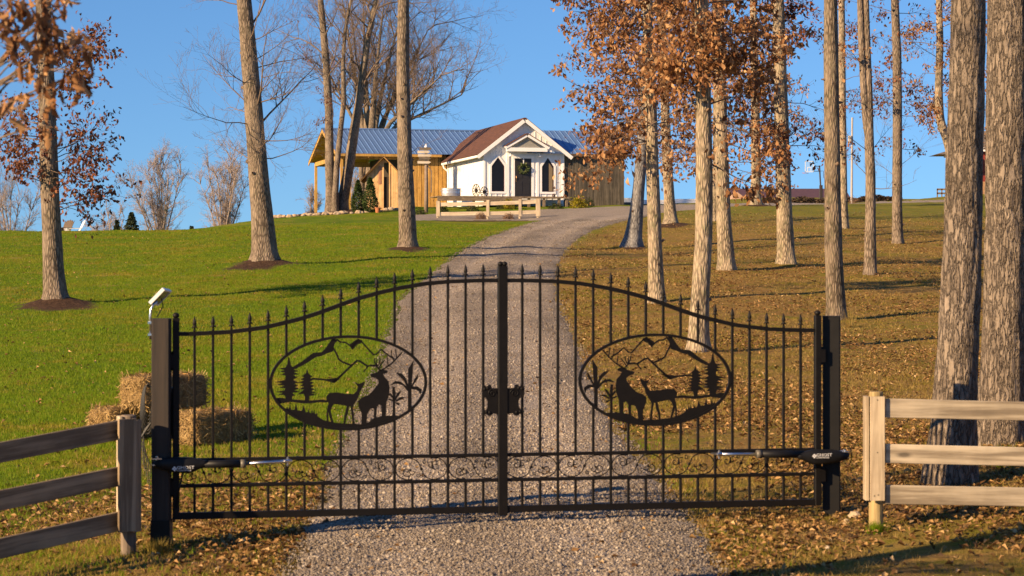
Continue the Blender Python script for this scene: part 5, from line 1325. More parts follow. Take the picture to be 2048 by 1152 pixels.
# pointed windows
def pointed(t0, t1, z0, zs, za, grow=0.0):
    m = (t0 + t1) / 2; return [(t0 - grow, z0 - grow), (t1 + grow, z0 - grow), (t1 + grow, zs + grow * 0.4), (m, za + grow * 1.3), (t0 - grow, zs + grow * 0.4)]
for t0, t1 in ((0.40, 1.08), (3.10, 3.74)):
    w = None
    o_, i_ = pointed(t0, t1, 0.29, 1.61, 2.08, 0.11), pointed(t0, t1, 0.29, 1.61, 2.08, 0.0)
    mb = MB(); n5 = 5
    for k in range(5):
        k2 = (k + 1) % 5; mb.prism([o_[k], o_[k2], i_[k2], i_[k]], FRONT, 0.045, 0.003)
    w = mb.build('window', WHITE_T, chapel)
    mb = MB(); ii_ = pointed(t0, t1, 0.29, 1.61, 2.08, -0.025)
    for k in range(5):
        k2 = (k + 1) % 5; mb.prism([i_[k], i_[k2], ii_[k2], ii_[k]], FRONT, 0.03, 0.004)
    mb.build('sash', MAROON, w)
    mb = MB(); mb.prism(ii_, FRONT, 0.010, 0.003); mb.build('pane', GLASS, w)
    if t0 > 2:
        mb = MB(); mb.prism([(t1 - 0.26, 0.33), (t1 - 0.06, 0.33), (t1 - 0.06, 1.52), (t1 - 0.2, 1.74), (t1 - 0.26, 1.8)], FRONT, 0.003, 0.0135); mb.build('curtain', simple('beige_curtain', (0.20, 0.15, 0.09), 0.8, 0.3, 12, stretch=(6, 6, 0.3)), w)
# door, trim, pilasters
dr = qbox(chapel, 'door', DOOR, 1.64, 2.53, -0.03, -0.003, 0.0, 2.02)
for a, b in ((1.74, 2.04), (2.13, 2.43)):
    for z0, z1 in ((0.15, 0.85), (0.98, 1.88)): qbox(dr, 'door_panel', DOOR, a, b, -0.042, -0.031, z0, z1)
mb = MB(); mb.tube([bp(1.71, -0.06, 0.9), bp(1.71, -0.08, 1.0), bp(1.71, -0.06, 1.10)], 0.014, 6); mb.lathe(bp(1.71, -0.03, 0.84), [(0.03, 0), (0.03, 0.02), (0.01, 0.03)], 8, -E2); mb.build('handle', simple('brass_handle', (0.45, 0.25, 0.12), 0.35, metal=1.0), dr)
for a, b in ((1.50, 1.637), (2.533, 2.67)): qbox(chapel, 'door_trim', WHITE_T, a, b, -0.045, -0.003, -0.02, 2.17)
qbox(chapel, 'door_trim', WHITE_T, 1.638, 2.532, -0.045, -0.003, 2.023, 2.17)
for a in (1.20, 2.80): qbox(chapel, 'pilaster', WHITE_T, a, a + 0.13, -0.06, -0.003, -0.02, 2.35)
# little pediment over the door
pd = qbox(chapel, 'pediment_beam', WHITE_T, 1.10, 3.26, -0.58, -0.45, 2.36, 2.56)
for a in (1.16, 3.06): qbox(chapel, 'pediment_bracket', WHITE_T, a, a + 0.13, -0.449, -0.003, 2.37, 2.52)
pk = 3.13
for (a, b, c_, d_) in ((1.04, 2.48, 2.179, pk), (2.181, pk, 3.32, 2.48)):
    roof_slab(pd, 'pediment_rake', WHITE_T, a, b, c_, d_, -0.61, -0.52, 0.13); roof_slab(pd, 'pediment_roof', SHINGLE, a, b + 0.14, c_, d_ + 0.14, -0.63, -0.003, 0.04); roof_slab(pd, 'pediment_soffit', WHITE_T, a, b + 0.10, c_, d_ + 0.10, -0.519, -0.004, 0.03)
mb = MB(); mb.prism([(1.45, 2.561), (2.91, 2.561), (2.18, 3.03)], (bp(0, -0.47, 0), E1, EZ, -E2), 0.02); mb.build('pediment_panel', simple('grey_shingle_panel', (0.26, 0.25, 0.22), 0.8, 0.25, 20, bump=0.3), chapel)
for a in (1.30, 2.88):
    mb = MB(); c = bp(a + 0.05, -0.06, 2.22); mb.tube([c, c - E2 * 0.12 + EZ * 0.06, c - E2 * 0.2 + EZ * 0.0], 0.012, 6); mb.lathe(c - E2 * 0.2 - EZ * 0.10, [(0.11, 0), (0.09, 0.04), (0.04, 0.09), (0.02, 0.12)], 10); mb.build('wall_lamp', WHITE_T, chapel)
for a in (1.36, 2.72): qbox(chapel, 'outlet_box', WHITE_T, a, a + 0.09, -0.03, -0.003, 0.22, 0.36)
# wreath on the door
wr_c = bp(2.10, -0.10, 1.50); g = np.random.default_rng(81)
a = g.uniform(0, 2 * math.pi, 420); b = g.uniform(0, 2 * math.pi, 420); rr = 0.215 + 0.075 * np.cos(b) * g.uniform(0.5, 1.1, 420)
pos = wr_c + E1 * (rr * np.cos(a))[:, None] + EZ * (rr * np.sin(a))[:, None] - E2 * (0.05 * np.sin(b))[:, None]
WREATH = leaf_mat('wreath_leaf', [(0, (0.03, 0.05, 0.015)), (0.6, (0.10, 0.15, 0.05)), (1, (0.3, 0.32, 0.16))], 0.2)
wr = thing('wreath', wr_c - EZ * 0.28, 'round green leafy wreath hanging on the dark chapel door', 'wreath')
mb = MB(); mb.tube([wr_c + E1 * 0.215 * math.cos(q) + EZ * 0.215 * math.sin(q) for q in np.linspace(0, 2 * math.pi, 25)], 0.02, 6); mb.build('ring', TWIG, wr)
v, f = leaves_mesh(pos, 0.10, 82, 0.3, kind=3); props(mesh_obj('foliage', v, f, WREATH, wr), kind='stuff')
mb = MB(); mb.box(wr_c + EZ * 0.40 + E2 * 0.03, (0.05, 0.01, 0.36), BAX); mb.build('ribbon', WHITE_T, wr)

# ---- the long barn with the blue metal roof
BD = 9.4                       # its front wall stands this far behind the chapel's front
barn = thing('barn', bp(4, BD, -0.6), 'long timber barn with blue metal roof and open pavilion end', 'building')
RT0, RT1 = -6.3, 6.0; EAV = 2.66; RID = 4.34; DEP = 10.7; EF = BD - 0.45
def roof_z(d): return EAV + (RID - EAV) * (1 - abs(d - (EF + DEP / 2)) / (DEP / 2))
# walls
qbox(barn, 'wall_core', DARKGAP, -2.62, 5.8, BD + 0.05, BD + DEP - 0.9, -0.6, EAV + 0.05)
bw = 0.245; x = -2.66
while x < -0.02:
    qbox(barn, 'board', GOLD, x + 0.012, min(x + bw - 0.012, -0.005), BD + 0.02, BD + 0.049, -0.35, EAV - 0.02); x += bw
qbox(barn, 'fascia', BEAM, RT0 + 0.05, -0.36, EF + 0.01, EF + 0.06, EAV - 0.16, EAV - 0.015)
# gable ends closed on the right, open on the left
mb = MB(); mb.prism([(BD + 0.06, EAV - 0.1), (BD + DEP - 0.95, EAV - 0.1), (BD + DEP / 2 - 0.45, RID - 0.25)], (bp(5.8, 0, 0), E2, EZ, E1), 0.04); mb.build('gable_wall', GREYB, barn)
# roof panels with standing ribs
def panel(t0, t1, front, parent=barn, EF=EF, DEP=DEP, EAV=EAV, RID=RID):
    d_e, d_r = (EF, EF + DEP / 2) if front else (EF + DEP, EF + DEP / 2 + 0.001)
    prof = [(t0 + 0.001, 0.0), (t1 - 0.05, 0.0), (t1 - 0.038, 0.032), (t1 - 0.012, 0.032), (t1 - 0.001, 0.0), (t1 - 0.001, -0.012), (t0 + 0.001, -0.012)]
    V = []
    for d, z in ((d_e, EAV), (d_r, RID)):
        for a, b in prof: V.append(bp(a, d, z + b * 1.0))
    m = len(prof); Fc = [(k, (k + 1) % m, m + (k + 1) % m, m + k) for k in range(m)] + [tuple(range(m))[::-1], tuple(range(m, 2 * m))]
    return mesh_obj('roof_panel', V, Fc, BLUE_ROOF, parent)
pw = 0.30; x = RT0
while x < RT1 - 0.01:
    panel(x, min(x + pw, RT1), True); x += pw
x = RT0
while x < RT1 - 0.01:
    panel(x, min(x + 2.4, RT1), False); x += 2.4
mb = MB(); mb.prism([(EF + DEP / 2 - 0.18, RID - 0.03), (EF + DEP / 2, RID + 0.05), (EF + DEP / 2 + 0.18, RID - 0.03), (EF + DEP / 2, RID + 0.035)], (bp(RT0 - 0.02, 0, 0), E2, EZ, E1), RT1 - RT0 + 0.04); mb.build('ridge_cap', BLUE_ROOF, barn)
# timber under the roof of the pavilion
for k in range(9):
    d = EF + 0.2 + k * (DEP - 0.4) / 8; zz = roof_z(d) - 0.085; qbox(barn, 'purlin', BEAM, RT0 + 0.02, -2.70, d - 0.05, d + 0.05, zz, zz + 0.06)
for tt in (RT0 + 0.03, -4.5, -2.8):
    for a, b in ((EF + 0.03, EF + DEP / 2), (EF + DEP / 2, EF + DEP - 0.03)):
        A, Bq = bp(tt, a, roof_z(a) - 0.17), bp(tt, b, roof_z(b) - 0.17); rail('rafter', A, Bq, 0.16, 0.05, BEAM, barn)
mb = MB(); mb.prism([(EF + 0.02, EAV - 0.035), (EF + DEP / 2, RID - 0.035), (EF + DEP / 2, RID - 0.055), (EF + 0.02, EAV - 0.055)], (bp(RT0 + 0.01, 0, 0), E2, EZ, E1), 3.6); mb.prism([(EF + DEP - 0.02, EAV - 0.035), (EF + DEP / 2, RID - 0.035), (EF + DEP / 2, RID - 0.055), (EF + DEP - 0.02, EAV - 0.055)], (bp(RT0 + 0.01, 0, 0), E2, EZ, E1), 3.6); mb.build('roof_sheathing', BEAM, barn)
qbox(barn, 'beam', BEAM, RT0 + 0.3, -2.66, EF + 0.55, EF + 0.70, EAV - 0.30, EAV - 0.06)
qbox(barn, 'beam', BEAM, RT0 + 0.3, -2.66, EF + DEP - 0.70, EF + DEP - 0.55, EAV - 0.30, EAV - 0.06)
qbox(barn, 'beam', BEAM, RT0 + 0.30, RT0 + 0.45, EF + 0.71, EF + DEP - 0.71, EAV - 0.30, EAV - 0.06)
for (tt, dd) in ((RT0 + 0.38, EF + 0.62), (RT0 + 0.38, EF + DEP - 0.62), (-3.9, EF + DEP - 0.62)):
    q = bp(tt, dd, 0); zg = gz(q[0], q[1]); mb = MB(); mb.box((q[0], q[1], (zg - 0.2 + BO[2] + EAV - 0.3) / 2), (0.15, 0.15, BO[2] + EAV - 0.3 - zg + 0.2), BAX); mb.build('post', BEAM, barn)
# outside stone footing strip seen below the golden boards
qbox(barn, 'footing', simple('pale_stone_footing', (0.30, 0.26, 0.21), 0.9, 0.4, 12), -2.6, -0.05, BD + 0.0, BD + 0.05, -0.62, -0.36)

# ---- grey board wing joined to the chapel's right side
wing = thing('barn_wing', bp(6, 0.4, -0.6), 'grey weathered board wing with blue metal roof right of the chapel', 'building')
WT1 = 7.62; WE, WR, WD, WF = 2.30, 3.72, 7.3, -0.25
qbox(wing, 'wall_core', DARKGAP, CW + 0.02, WT1 - 0.03, 0.12, WD - 0.6, -0.7, WE)
x = CW + 0.005; k = 0
while x < WT1 - 0.05:
    w = (0.20, 0.24, 0.17, 0.22)[k % 4]; qbox(wing, 'board', GREYB, x + 0.006, min(x + w - 0.006, WT1), 0.07 - 0.008 * (k % 2), 0.119, -0.75, WE - 0.02); x += w; k += 1
for k in range(12): qbox(wing, 'board', GREYB, WT1 - 0.029, WT1, 0.12 + k * 0.5, 0.11 + (k + 1) * 0.5, -0.75, WE - 0.02)
mb = MB(); mb.prism([(0.12, WE - 0.019), (WD - 0.6, WE - 0.019), (WF + WD / 2, WR - 0.15)], (bp(WT1 - 0.04, 0, 0), E2, EZ, E1), 0.035); mb.build('gable_wall', GREYB, wing)
qbox(wing, 'fascia', simple('brown_fascia', (0.09, 0.06, 0.04), 0.7), CW + 0.01, WT1 + 0.2, WF + 0.01, WF + 0.06, WE - 0.14, WE - 0.015)
x = CW - 2.0
while x < WT1 + 0.22: panel(x, x + 0.30, True, wing, WF, WD, WE, WR); x += 0.30
panel(CW - 2.0, x, False, wing, WF, WD, WE, WR)

# ---- small pine shed
DS = 116.5; sx0, sx1 = (733 - 1024) / F * DS, (803 - 1024) / F * DS; szf = gz((sx0 + sx1) / 2, DS); SW = sx1 - sx0
def spt(x, y, z): return np.array([sx0 + x, DS + y, szf + z])
shed = thing('shed', spt(SW / 2, 0, 0), 'narrow gabled shed of new yellow pine boards with open dark doorway', 'shed')
SE, SP, SD = P(0, 352, DS)[2] - szf, P(0, 316, DS)[2] - szf, 2.6
ap = SW * 0.50
def s_top(x): return SE + (SP - SE) * (1 - abs(x - ap) / ap)
nb = 9; bwid = SW / nb; dx0, dx1 = (767.5 - 733) / F * DS, (778 - 733) / F * DS
for k in range(nb):
    a, b = k * bwid + 0.004, (k + 1) * bwid - 0.004
    spans = [(a, b)] if (b < dx0 or a > dx1) else [(q0, q1) for q0, q1 in ((a, min(b, dx0)), (max(a, dx1), b)) if q1 - q0 > 0.02]
    for q0, q1 in spans:
        mb = MB(); mb.prism([(q0, -0.1), (q1, -0.1), (q1, s_top(q1)), ((q0 + q1) / 2, s_top((q0 + q1) / 2)), (q0, s_top(q0))], (spt(0, 0, 0), (1, 0, 0), EZ, (0, -1, 0)), 0.025 + 0.003 * (k % 2)); mb.build('board', PINE_NEW, shed)
zd = P(0, 325, DS)[2] - szf
mb = MB(); mb.prism([(dx0, zd), (dx1, zd), (dx1, s_top(dx1)), (dx0, s_top(dx0))], (spt(0, 0, 0), (1, 0, 0), EZ, (0, -1, 0)), 0.024); mb.build('board', PINE_NEW, shed)
for a in (dx0 - 0.07, dx1): mb = MB(); mb.box(spt(a + 0.035, -0.045, zd / 2), (0.07, 0.03, zd)); mb.build('door_jamb', PINE_NEW, shed)
mb = MB(); mb.box(spt(SW / 2, SD / 2 + 0.05, SE / 2 - 0.05), (SW - 0.02, SD, SE)); mb.build('interior_shade', DARKGAP, shed)  # solid dark block closes the shed and stands for shade in the doorway
mb = MB(); mb.box(spt((760 - 733) / F * DS, -0.035, P(0, 350, DS)[2] - szf), (0.14, 0.02, 0.95)); w = mb.build('window', simple('faded_red_pane', (0.28, 0.12, 0.08), 0.5), shed)
mb = MB(); mb.box(spt((760 - 733) / F * DS, -0.048, P(0, 350, DS)[2] - szf), (0.02, 0.012, 0.95)); mb.build('mullion', PINE_NEW, w)
for sg_ in (-1, 1):
    x0_, x1_ = ap, ap + sg_ * (ap + 0.30); z0_, z1_ = SP + 0.02, SE + 0.02 - (SP - SE) / ap * 0.30
    mb = MB(); q = [(x0_, z0_), (x1_, z1_), (x1_, z1_ + 0.05), (x0_, z0_ + 0.05)]; mb.prism(q, (spt(0, -0.28, 0), (1, 0, 0), EZ, (0, 1, 0)), SD + 0.5); mb.build('roof_slope', BEAM, shed)
    mb = MB(); q = [(x0_, z0_ + 0.051), (x1_, z1_ + 0.051), (x1_, z1_ + 0.08), (x0_, z0_ + 0.08)]; mb.prism(q, (spt(0, -0.30, 0), (1, 0, 0), EZ, (0, 1, 0)), SD + 0.5); mb.build('roofing', SHINGLE, shed)

# ---- deck in front of the chapel
DECK = wood('deck_timber', (0.16, 0.115, 0.075), (0.30, 0.225, 0.15), 'x', 0.6, rand=0.15)
deck = thing('deck', bp(1.0, -1.8, -0.5), 'low timber deck along the front of the white chapel', 'deck')
for k in range(13): qbox(deck, 'plank', DECK, -2.9, 4.0, -2.1 + k * 0.155, -2.1 + k * 0.155 + 0.148, -0.07, -0.03)
qbox(deck, 'rim_beam', DECK, -2.92, 1.5, -2.15, -2.105, -0.28, -0.028)
qbox(deck, 'rim_beam', DECK, 1.51, 4.02, -2.15, -2.105, -0.12, -0.028)
for tt in (-2.8, -1.0, 0.6, 1.9, 2.7, 3.5, 3.9):
    q = bp(tt, -2.03, 0); zg = gz(q[0], q[1]); mb = MB(); mb.box((q[0], q[1], (zg - 0.1 + BO[2] - 0.071) / 2), (0.12, 0.12, BO[2] - 0.071 - zg + 0.1), BAX); mb.build('post', DECK, deck)
# ---- galvanised tub, wagon wheel, signpost
GALV = simple('galvanised_metal', (0.62, 0.64, 0.66), 0.42, 0.12, 9, metal=0.7)
tub = thing('stock_tank', bp(-2.0, -1.2, -0.03), 'oval galvanised stock tank standing on the deck', 'tub')
V = []; Fc = []; prof = [(0.94, 0.0), (0.96, 0.02), (1.0, 0.12), (0.97, 0.14), (1.0, 0.16), (1.0, 0.26), (0.97, 0.28), (1.0, 0.30), (1.0, 0.38), (1.04, 0.39), (1.04, 0.41), (0.98, 0.41), (0.96, 0.05)]
for i, (r_, z_) in enumerate(prof):
    for k in range(28):
        a = 2 * math.pi * k / 28; V.append(bp(-2.0 + 0.50 * r_ * math.cos(a), -1.2 + 0.36 * r_ * math.sin(a), -0.028 + z_))
    if i: Fc += [(28 * (i - 1) + k, 28 * (i - 1) + (k + 1) % 28, 28 * i + (k + 1) % 28, 28 * i + k) for k in range(28)]
Fc += [tuple(range(28))[::-1], tuple(28 * (len(prof) - 1) + k for k in range(28))]
mesh_obj('tank', V, Fc, GALV, tub, smooth=False)
for s_ in (-1, 1):
    mb = MB(); mb.tube([bp(-2.0 + s_ * 0.53, -1.2 - 0.08, 0.26), bp(-2.0 + s_ * 0.58, -1.2, 0.24), bp(-2.0 + s_ * 0.53, -1.2 + 0.08, 0.26)], 0.012, 6); mb.build('handle', GALV, tub)
OLDW = simple('old_dark_wood', (0.06, 0.04, 0.028), 0.9, 0.4, 12)
def wheel(c, r, tilt, label):
    root = thing('wagon_wheel', c - EZ * r, label, 'wheel', 'old wagon wheels by the chapel')
    ax = E1 * math.cos(tilt) + E2 * math.sin(tilt); 
    mb = MB(); mb.tube([c + (ax * math.cos(q) + EZ * math.sin(q)) * r for q in np.linspace(0, 2 * math.pi, 29)], 0.022, 6); mb.build('rim', OLDW, root)
    nn = np.cross(ax, EZ); mb = MB(); mb.lathe(c - nn * 0.08, [(0.05, 0), (0.08, 0.03), (0.08, 0.13), (0.05, 0.16)], 10, nn); mb.build('hub', OLDW, root)
    for k in range(10):
        q = 2 * math.pi * k / 10 + 0.2; d = ax * math.cos(q) + EZ * math.sin(q); mb = MB(); mb.tube([c + d * 0.06, c + d * (r - 0.02)], 0.020, 5); mb.build('spoke', OLDW, root)
wheel(bp(-0.62, -0.9, 0.30), 0.32, 0.75, 'old wagon wheel standing left against the chapel side wall')
wheel(bp(-0.14, -0.7, 0.24), 0.26, 0.5, 'smaller old wagon wheel right of the bigger wheel')
DSG = 110.5; sgx = (852 - 1024) / F * DSG; sgz = gz(sgx, DSG)
sg = thing('signpost', (sgx, DSG, sgz), 'rustic wooden signpost with several arrow boards and finial', 'sign')
BARKY = simple('peeled_log', (0.20, 0.15, 0.11), 0.85, 0.3, 8)
mb = MB(); mb.tube([(sgx, DSG, sgz - 0.3), (sgx + 0.02, DSG, sgz + 1), (sgx, DSG, P(0, 300, DSG)[2])], [0.11, 0.10, 0.07], 10); mb.build('post', BARKY, sg, smooth=True)
mb = MB(); mb.lathe((sgx, DSG, P(0, 302, DSG)[2]), [(0.10, 0), (0.12, 0.05), (0.06, 0.14), (0.08, 0.2), (0.01, 0.36)], 10); mb.build('finial', WHITE_T, sg)
SIGNW = wood('pale_sign_board', (0.50, 0.42, 0.33), (0.70, 0.62, 0.50), 'x', 0.8); SIGND = wood('dark_sign_board', (0.10, 0.08, 0.06), (0.2, 0.16, 0.12), 'x', 0.8)
for (y, x0_, x1_, m_) in ((297.5, 839, 864, SIGND), (304, 835, 860, SIGNW), (311, 836, 864, SIGNW), (317, 838, 862, SIGND), (324.5, 835, 862, SIGNW)):
    a, b = P(x0_, y, DSG - 0.13), P(x1_, y, DSG - 0.13); h_ = 0.065
    mb = MB(); tip = 0.1; mb.prism([(0, -h_), (b[0] - a[0] - tip, -h_), (b[0] - a[0], 0), (b[0] - a[0] - tip, h_), (0, h_)], (a, (1, 0, 0), EZ, (0, -1, 0)), 0.025); mb.build('arrow_board', m_, sg)
mb = MB(); mb.tube([P(848, 323, DSG), P(863, 342, DSG), P(862.5, 385, DSG)], 0.03, 6); mb.build('brace', BARKY, sg)

# ---- two-rail fence below the chapel
DFC = 104.5
rf = thing('rail_fence', P(975, 441, DFC), 'short two-rail fence of pale boards before the chapel', 'fence')
FB = wood('bleached_fence_board', (0.44, 0.35, 0.24), (0.62, 0.52, 0.38), 'x', 0.6, rand=0.12); FBZ = wood('bleached_fence_post', (0.42, 0.33, 0.22), (0.60, 0.50, 0.36), 'z', 0.7, rand=0.12)
for (px, top, w) in ((876, 402, 0.17), (975.5, 400, 0.15), (1040, 398.5, 0.13), (1076, 397, 0.21)):
    x = (px - 1024) / F * DFC; zg = gz(x, DFC); zt_ = P(px, top, DFC)[2]; zm_ = P(px, 433, DFC)[2]
    mb = MB(); mb.box((x, DFC - 0.08, (zt_ + zm_) / 2), (w, 0.03, zt_ - zm_)); mb.build('face_board', FBZ, rf)
    mb = MB(); mb.lathe((x, DFC, zg - 0.2), [(0.065, 0), (0.06, zt_ - zg + 0.18)], 10); mb.build('post', FBZ, rf)
for (a, b) in (((880, 409), (974, 407)), ((977, 407), (1039, 405)), ((1041, 405), (1074, 403.5)), ((880, 428), (974, 426.5)), ((977, 427), (1039, 425)), ((1041, 425), (1074, 424))):
    rail('rail', P(a[0], a[1], DFC - 0.045), P(b[0], b[1], DFC - 0.045), 0.17, 0.028, FB, rf)
# ------------------------------------------------------------------ garden things by the buildings
conifer(716, 361, 112, 0.33, 711, 'left one of two small cone-shaped evergreens beside the shed', ARBOR, n=2600, size=0.10, name='evergreen_shrub', dense=True)
conifer(740.5, 356, 111.5, 0.35, 712, 'right one of two small cone-shaped evergreens, touching the shed', ARBOR, n=2600, size=0.10, name='evergreen_shrub', dense=True)
YEL = leaf_mat('yellow_green_leaf', [(0, (0.12, 0.12, 0.008)), (0.6, (0.33, 0.27, 0.015)), (1, (0.5, 0.40, 0.03))], 0.3)
DGR = leaf_mat('dark_shrub_leaf', [(0, (0.02, 0.03, 0.008)), (1, (0.07, 0.09, 0.02))], 0.2)
BRN = leaf_mat('dead_shrub_leaf', [(0, (0.10, 0.045, 0.025)), (0.6, (0.24, 0.13, 0.07)), (1, (0.42, 0.28, 0.16))], 0.2)
def bush(px, pbot, D, w, h, mat, seed, label, n=900, size=0.07):
    x = (px - 1024) / F * D; z0 = gz(x, D) if pbot is None else P(px, pbot, D)[2]
    root = thing('bush', (x, D, z0), label, 'bush'); g = np.random.default_rng(seed)
    gr = Grow(seed)
    for k in range(9):
        a = g.uniform(0, 6.28); gr.branch((x, D, z0), (math.cos(a) * 0.5, math.sin(a) * 0.5, 0.8), h * 0.8, 0.010, 0, B(levels=2, kids=(4,), rmin=0.003))
    v, f = gr.mesh(); props(mesh_obj('branches', v, f, TWIG, root), kind='stuff')
    d = g.normal(0, 1, (n, 3)); d /= np.linalg.norm(d, axis=1)[:, None]; d[:, 2] = np.abs(d[:, 2]); r = g.uniform(0.55, 1.05, n)[:, None] * (1 + 0.12 * np.sin(5 * np.arctan2(d[:, 1], d[:, 0]) + seed))[:, None]
    pos = np.array([x, D, z0]) + d * r * np.array([w, w, h])
    v, f = leaves_mesh(pos, size, seed + 1, -0.2, kind=3); props(mesh_obj('foliage', v, f, mat, root), kind='stuff')
def on_ground(px, D): return gz((px - 1024) / F * D, D)
bush(1157, None, 113.5, 0.42, 0.60, YEL, 721, 'bright yellow green bush in front of the grey wing', size=0.10)
bush(1176, None, 115.5, 0.34, 0.44, DGR, 722, 'dark low bush behind the bright yellow green one', 600)
bush(1019, None, 111.8, 0.34, 0.52, YEL, 723, 'yellow green bush below the chapel door', size=0.08)
bush(1003, None, 112.0, 0.30, 0.42, DGR, 724, 'dark green bush left of the yellow one before the deck', 600)
bush(945, None, 111.6, 0.34, 0.34, DGR, 725, 'small dark green bush before the deck beam below the wheels', 500)
bush(884, None, 111.4, 0.34, 0.34, DGR, 726, 'small dark green bush at the left end of the deck', 500)
bush(1112, None, 113.2, 0.42, 0.30, DGR, 727, 'low dark bush below the right end of the deck', 600)
bush(961, None, 103.9, 0.28, 0.34, BRN, 728, 'withered brown bush left in front of the rail fence', 700, 0.05)
bush(1017, None, 103.9, 0.26, 0.30, BRN, 729, 'withered brown bush right in front of the rail fence', 600, 0.05)
bush(841, None, 109, 0.30, 0.26, DGR, 730, 'low green bush left of the signpost foot', 400)
bush(1705, None, 143, 0.45, 0.75, BRN, 731, 'bare reddish bush at the foot of the utility pole', 300, 0.09)
TERRA = simple('terracotta', (0.42, 0.15, 0.06), 0.75, 0.15, 10)
def pot(px, D, r, h, label, soil=True):
    x = (px - 1024) / F * D; z = gz(x, D); root = thing('flower_pot', (x, D, z), label, 'pot')
    mb = MB(); mb.lathe((x, D, z - 0.01), [(r * 0.68, 0), (r * 0.95, h * 0.8), (r * 1.05, h * 0.8), (r * 1.05, h), (r * 0.9, h), (r * 0.85, h * 0.85)], 18); mb.build('vessel', TERRA, root)
    v, f = leaves_mesh(np.array([x, D, z + h]) + np.random.default_rng(5).normal(0, 1, (60, 3)) * (r * 0.6, r * 0.6, 0.05), 0.06, 6, -0.4, kind=3); props(mesh_obj('foliage', v, f, BRN, root), kind='stuff')
pot(755.5, 111.3, 0.15, 0.26, 'terracotta flower pot at the right foot of the evergreens')
# rocks
def ico(sub=1):
    p = (1 + 5 ** 0.5) / 2
    V = [(-1, p, 0), (1, p, 0), (-1, -p, 0), (1, -p, 0), (0, -1, p), (0, 1, p), (0, -1, -p), (0, 1, -p), (p, 0, -1), (p, 0, 1), (-p, 0, -1), (-p, 0, 1)]
    Fc = [(0, 11, 5), (0, 5, 1), (0, 1, 7), (0, 7, 10), (0, 10, 11), (1, 5, 9), (5, 11, 4), (11, 10, 2), (10, 7, 6), (7, 1, 8), (3, 9, 4), (3, 4, 2), (3, 2, 6), (3, 6, 8), (3, 8, 9), (4, 9, 5), (2, 4, 11), (6, 2, 10), (8, 6, 7), (9, 8, 1)]
    V = [np.array(v) / np.linalg.norm(v) for v in V]
    for _ in range(sub):
        cache = {}; F2 = []
        def mid(a, b):
            k = (min(a, b), max(a, b))
            if k not in cache: m = V[a] + V[b]; V.append(m / np.linalg.norm(m)); cache[k] = len(V) - 1
            return cache[k]
        for a, b, c in Fc:
            x, y, z = mid(a, b), mid(b, c), mid(c, a); F2 += [(a, x, z), (b, y, x), (c, z, y), (x, y, z)]
        Fc = F2
    return np.array(V), Fc
ICO1, ICOF1 = ico(1)
t = NT('field_stone'); n = t.noise(t.coord((1, 1, 1)), 9, 5, 0.7)
t.color(t.mix(t.objrand(), t.ramp(n, [(0.3, (0.24, 0.18, 0.12)), (0.7, (0.46, 0.38, 0.28))]), t.ramp(n, [(0.3, (0.34, 0.22, 0.11)), (0.7, (0.55, 0.42, 0.25))]))).rough(0.9); t.bump(n, 0.7, 0.02)
STONE = t.m
def rock(c, s, seed, name='garden_rock', label=None, group=None):
    V = np.array([p * (1 + 0.35 * mnoise.noise(Vector(p * 1.4) + Vector((seed * 3.1, 0, 0)))) for p in ICO1]) * np.array(s)
    o = mesh_obj(name, V + np.array(c), ICOF1, STONE, None, origin=c, smooth=False); return props(o, label, 'rock', group)
g = np.random.default_rng(91)
xs_ = list(np.linspace(553, 690, 17)) + list(np.linspace(706, 790, 10))
ORD = ('first second third fourth fifth sixth seventh eighth ninth tenth eleventh twelfth thirteenth fourteenth fifteenth sixteenth seventeenth eighteenth nineteenth twentieth '
       'twenty-first twenty-second twenty-third twenty-fourth twenty-fifth twenty-sixth twenty-seventh').split()
for k, px in enumerate(xs_):
    px += g.uniform(-3, 3); py = np.interp(px, [545, 600, 700, 790], [438, 433, 428.5, 421]) - g.uniform(0, 2)
    q = ground_hit(px, py, 90, 125)
    if q[1] > 124: q = np.array([(px - 1024) / F * 108, 108, on_ground(px, 108)])
    r_ = g.uniform(0.07, 0.15); rock((q[0], q[1], q[2] + r_ * 0.3), (r_ * 1.3, r_, r_ * 0.8), k, label='%s stone from the left in the pale row edging the mulch bed' % ORD[k], group='stones edging the mulch bed')
def rock_at(px, py, s, seed, label):
    q = ground_hit(px, py); rock((q[0], q[1], q[2] + s[2] * 0.35), s, seed, 'rock', label)
rock_at(1709, 1034, (0.050, 0.045, 0.035), 101, 'yellowish stone lying right of the black gate post')
rock_at(1693, 1047, (0.030, 0.03, 0.028), 102, 'small brown stone beside the foot of the black gate post')
rock_at(1724, 1040, (0.028, 0.025, 0.02), 103, 'small brown stone between the black post and the fence post')
rock_at(1655, 1097, (0.020, 0.02, 0.016), 104, 'small tan stone on the leafy ground right of the gravel')
rock_at(389, 1130, (0.020, 0.02, 0.016), 105, 'small tan stone on the bare earth before the left post')
rock_at(436, 1138, (0.022, 0.02, 0.015), 106, 'small pale stone at the bottom edge left of the gravel')
rock_at(1152, 414, (0.22, 0.2, 0.10), 107, 'flat pale stone below the bright yellow green bush')

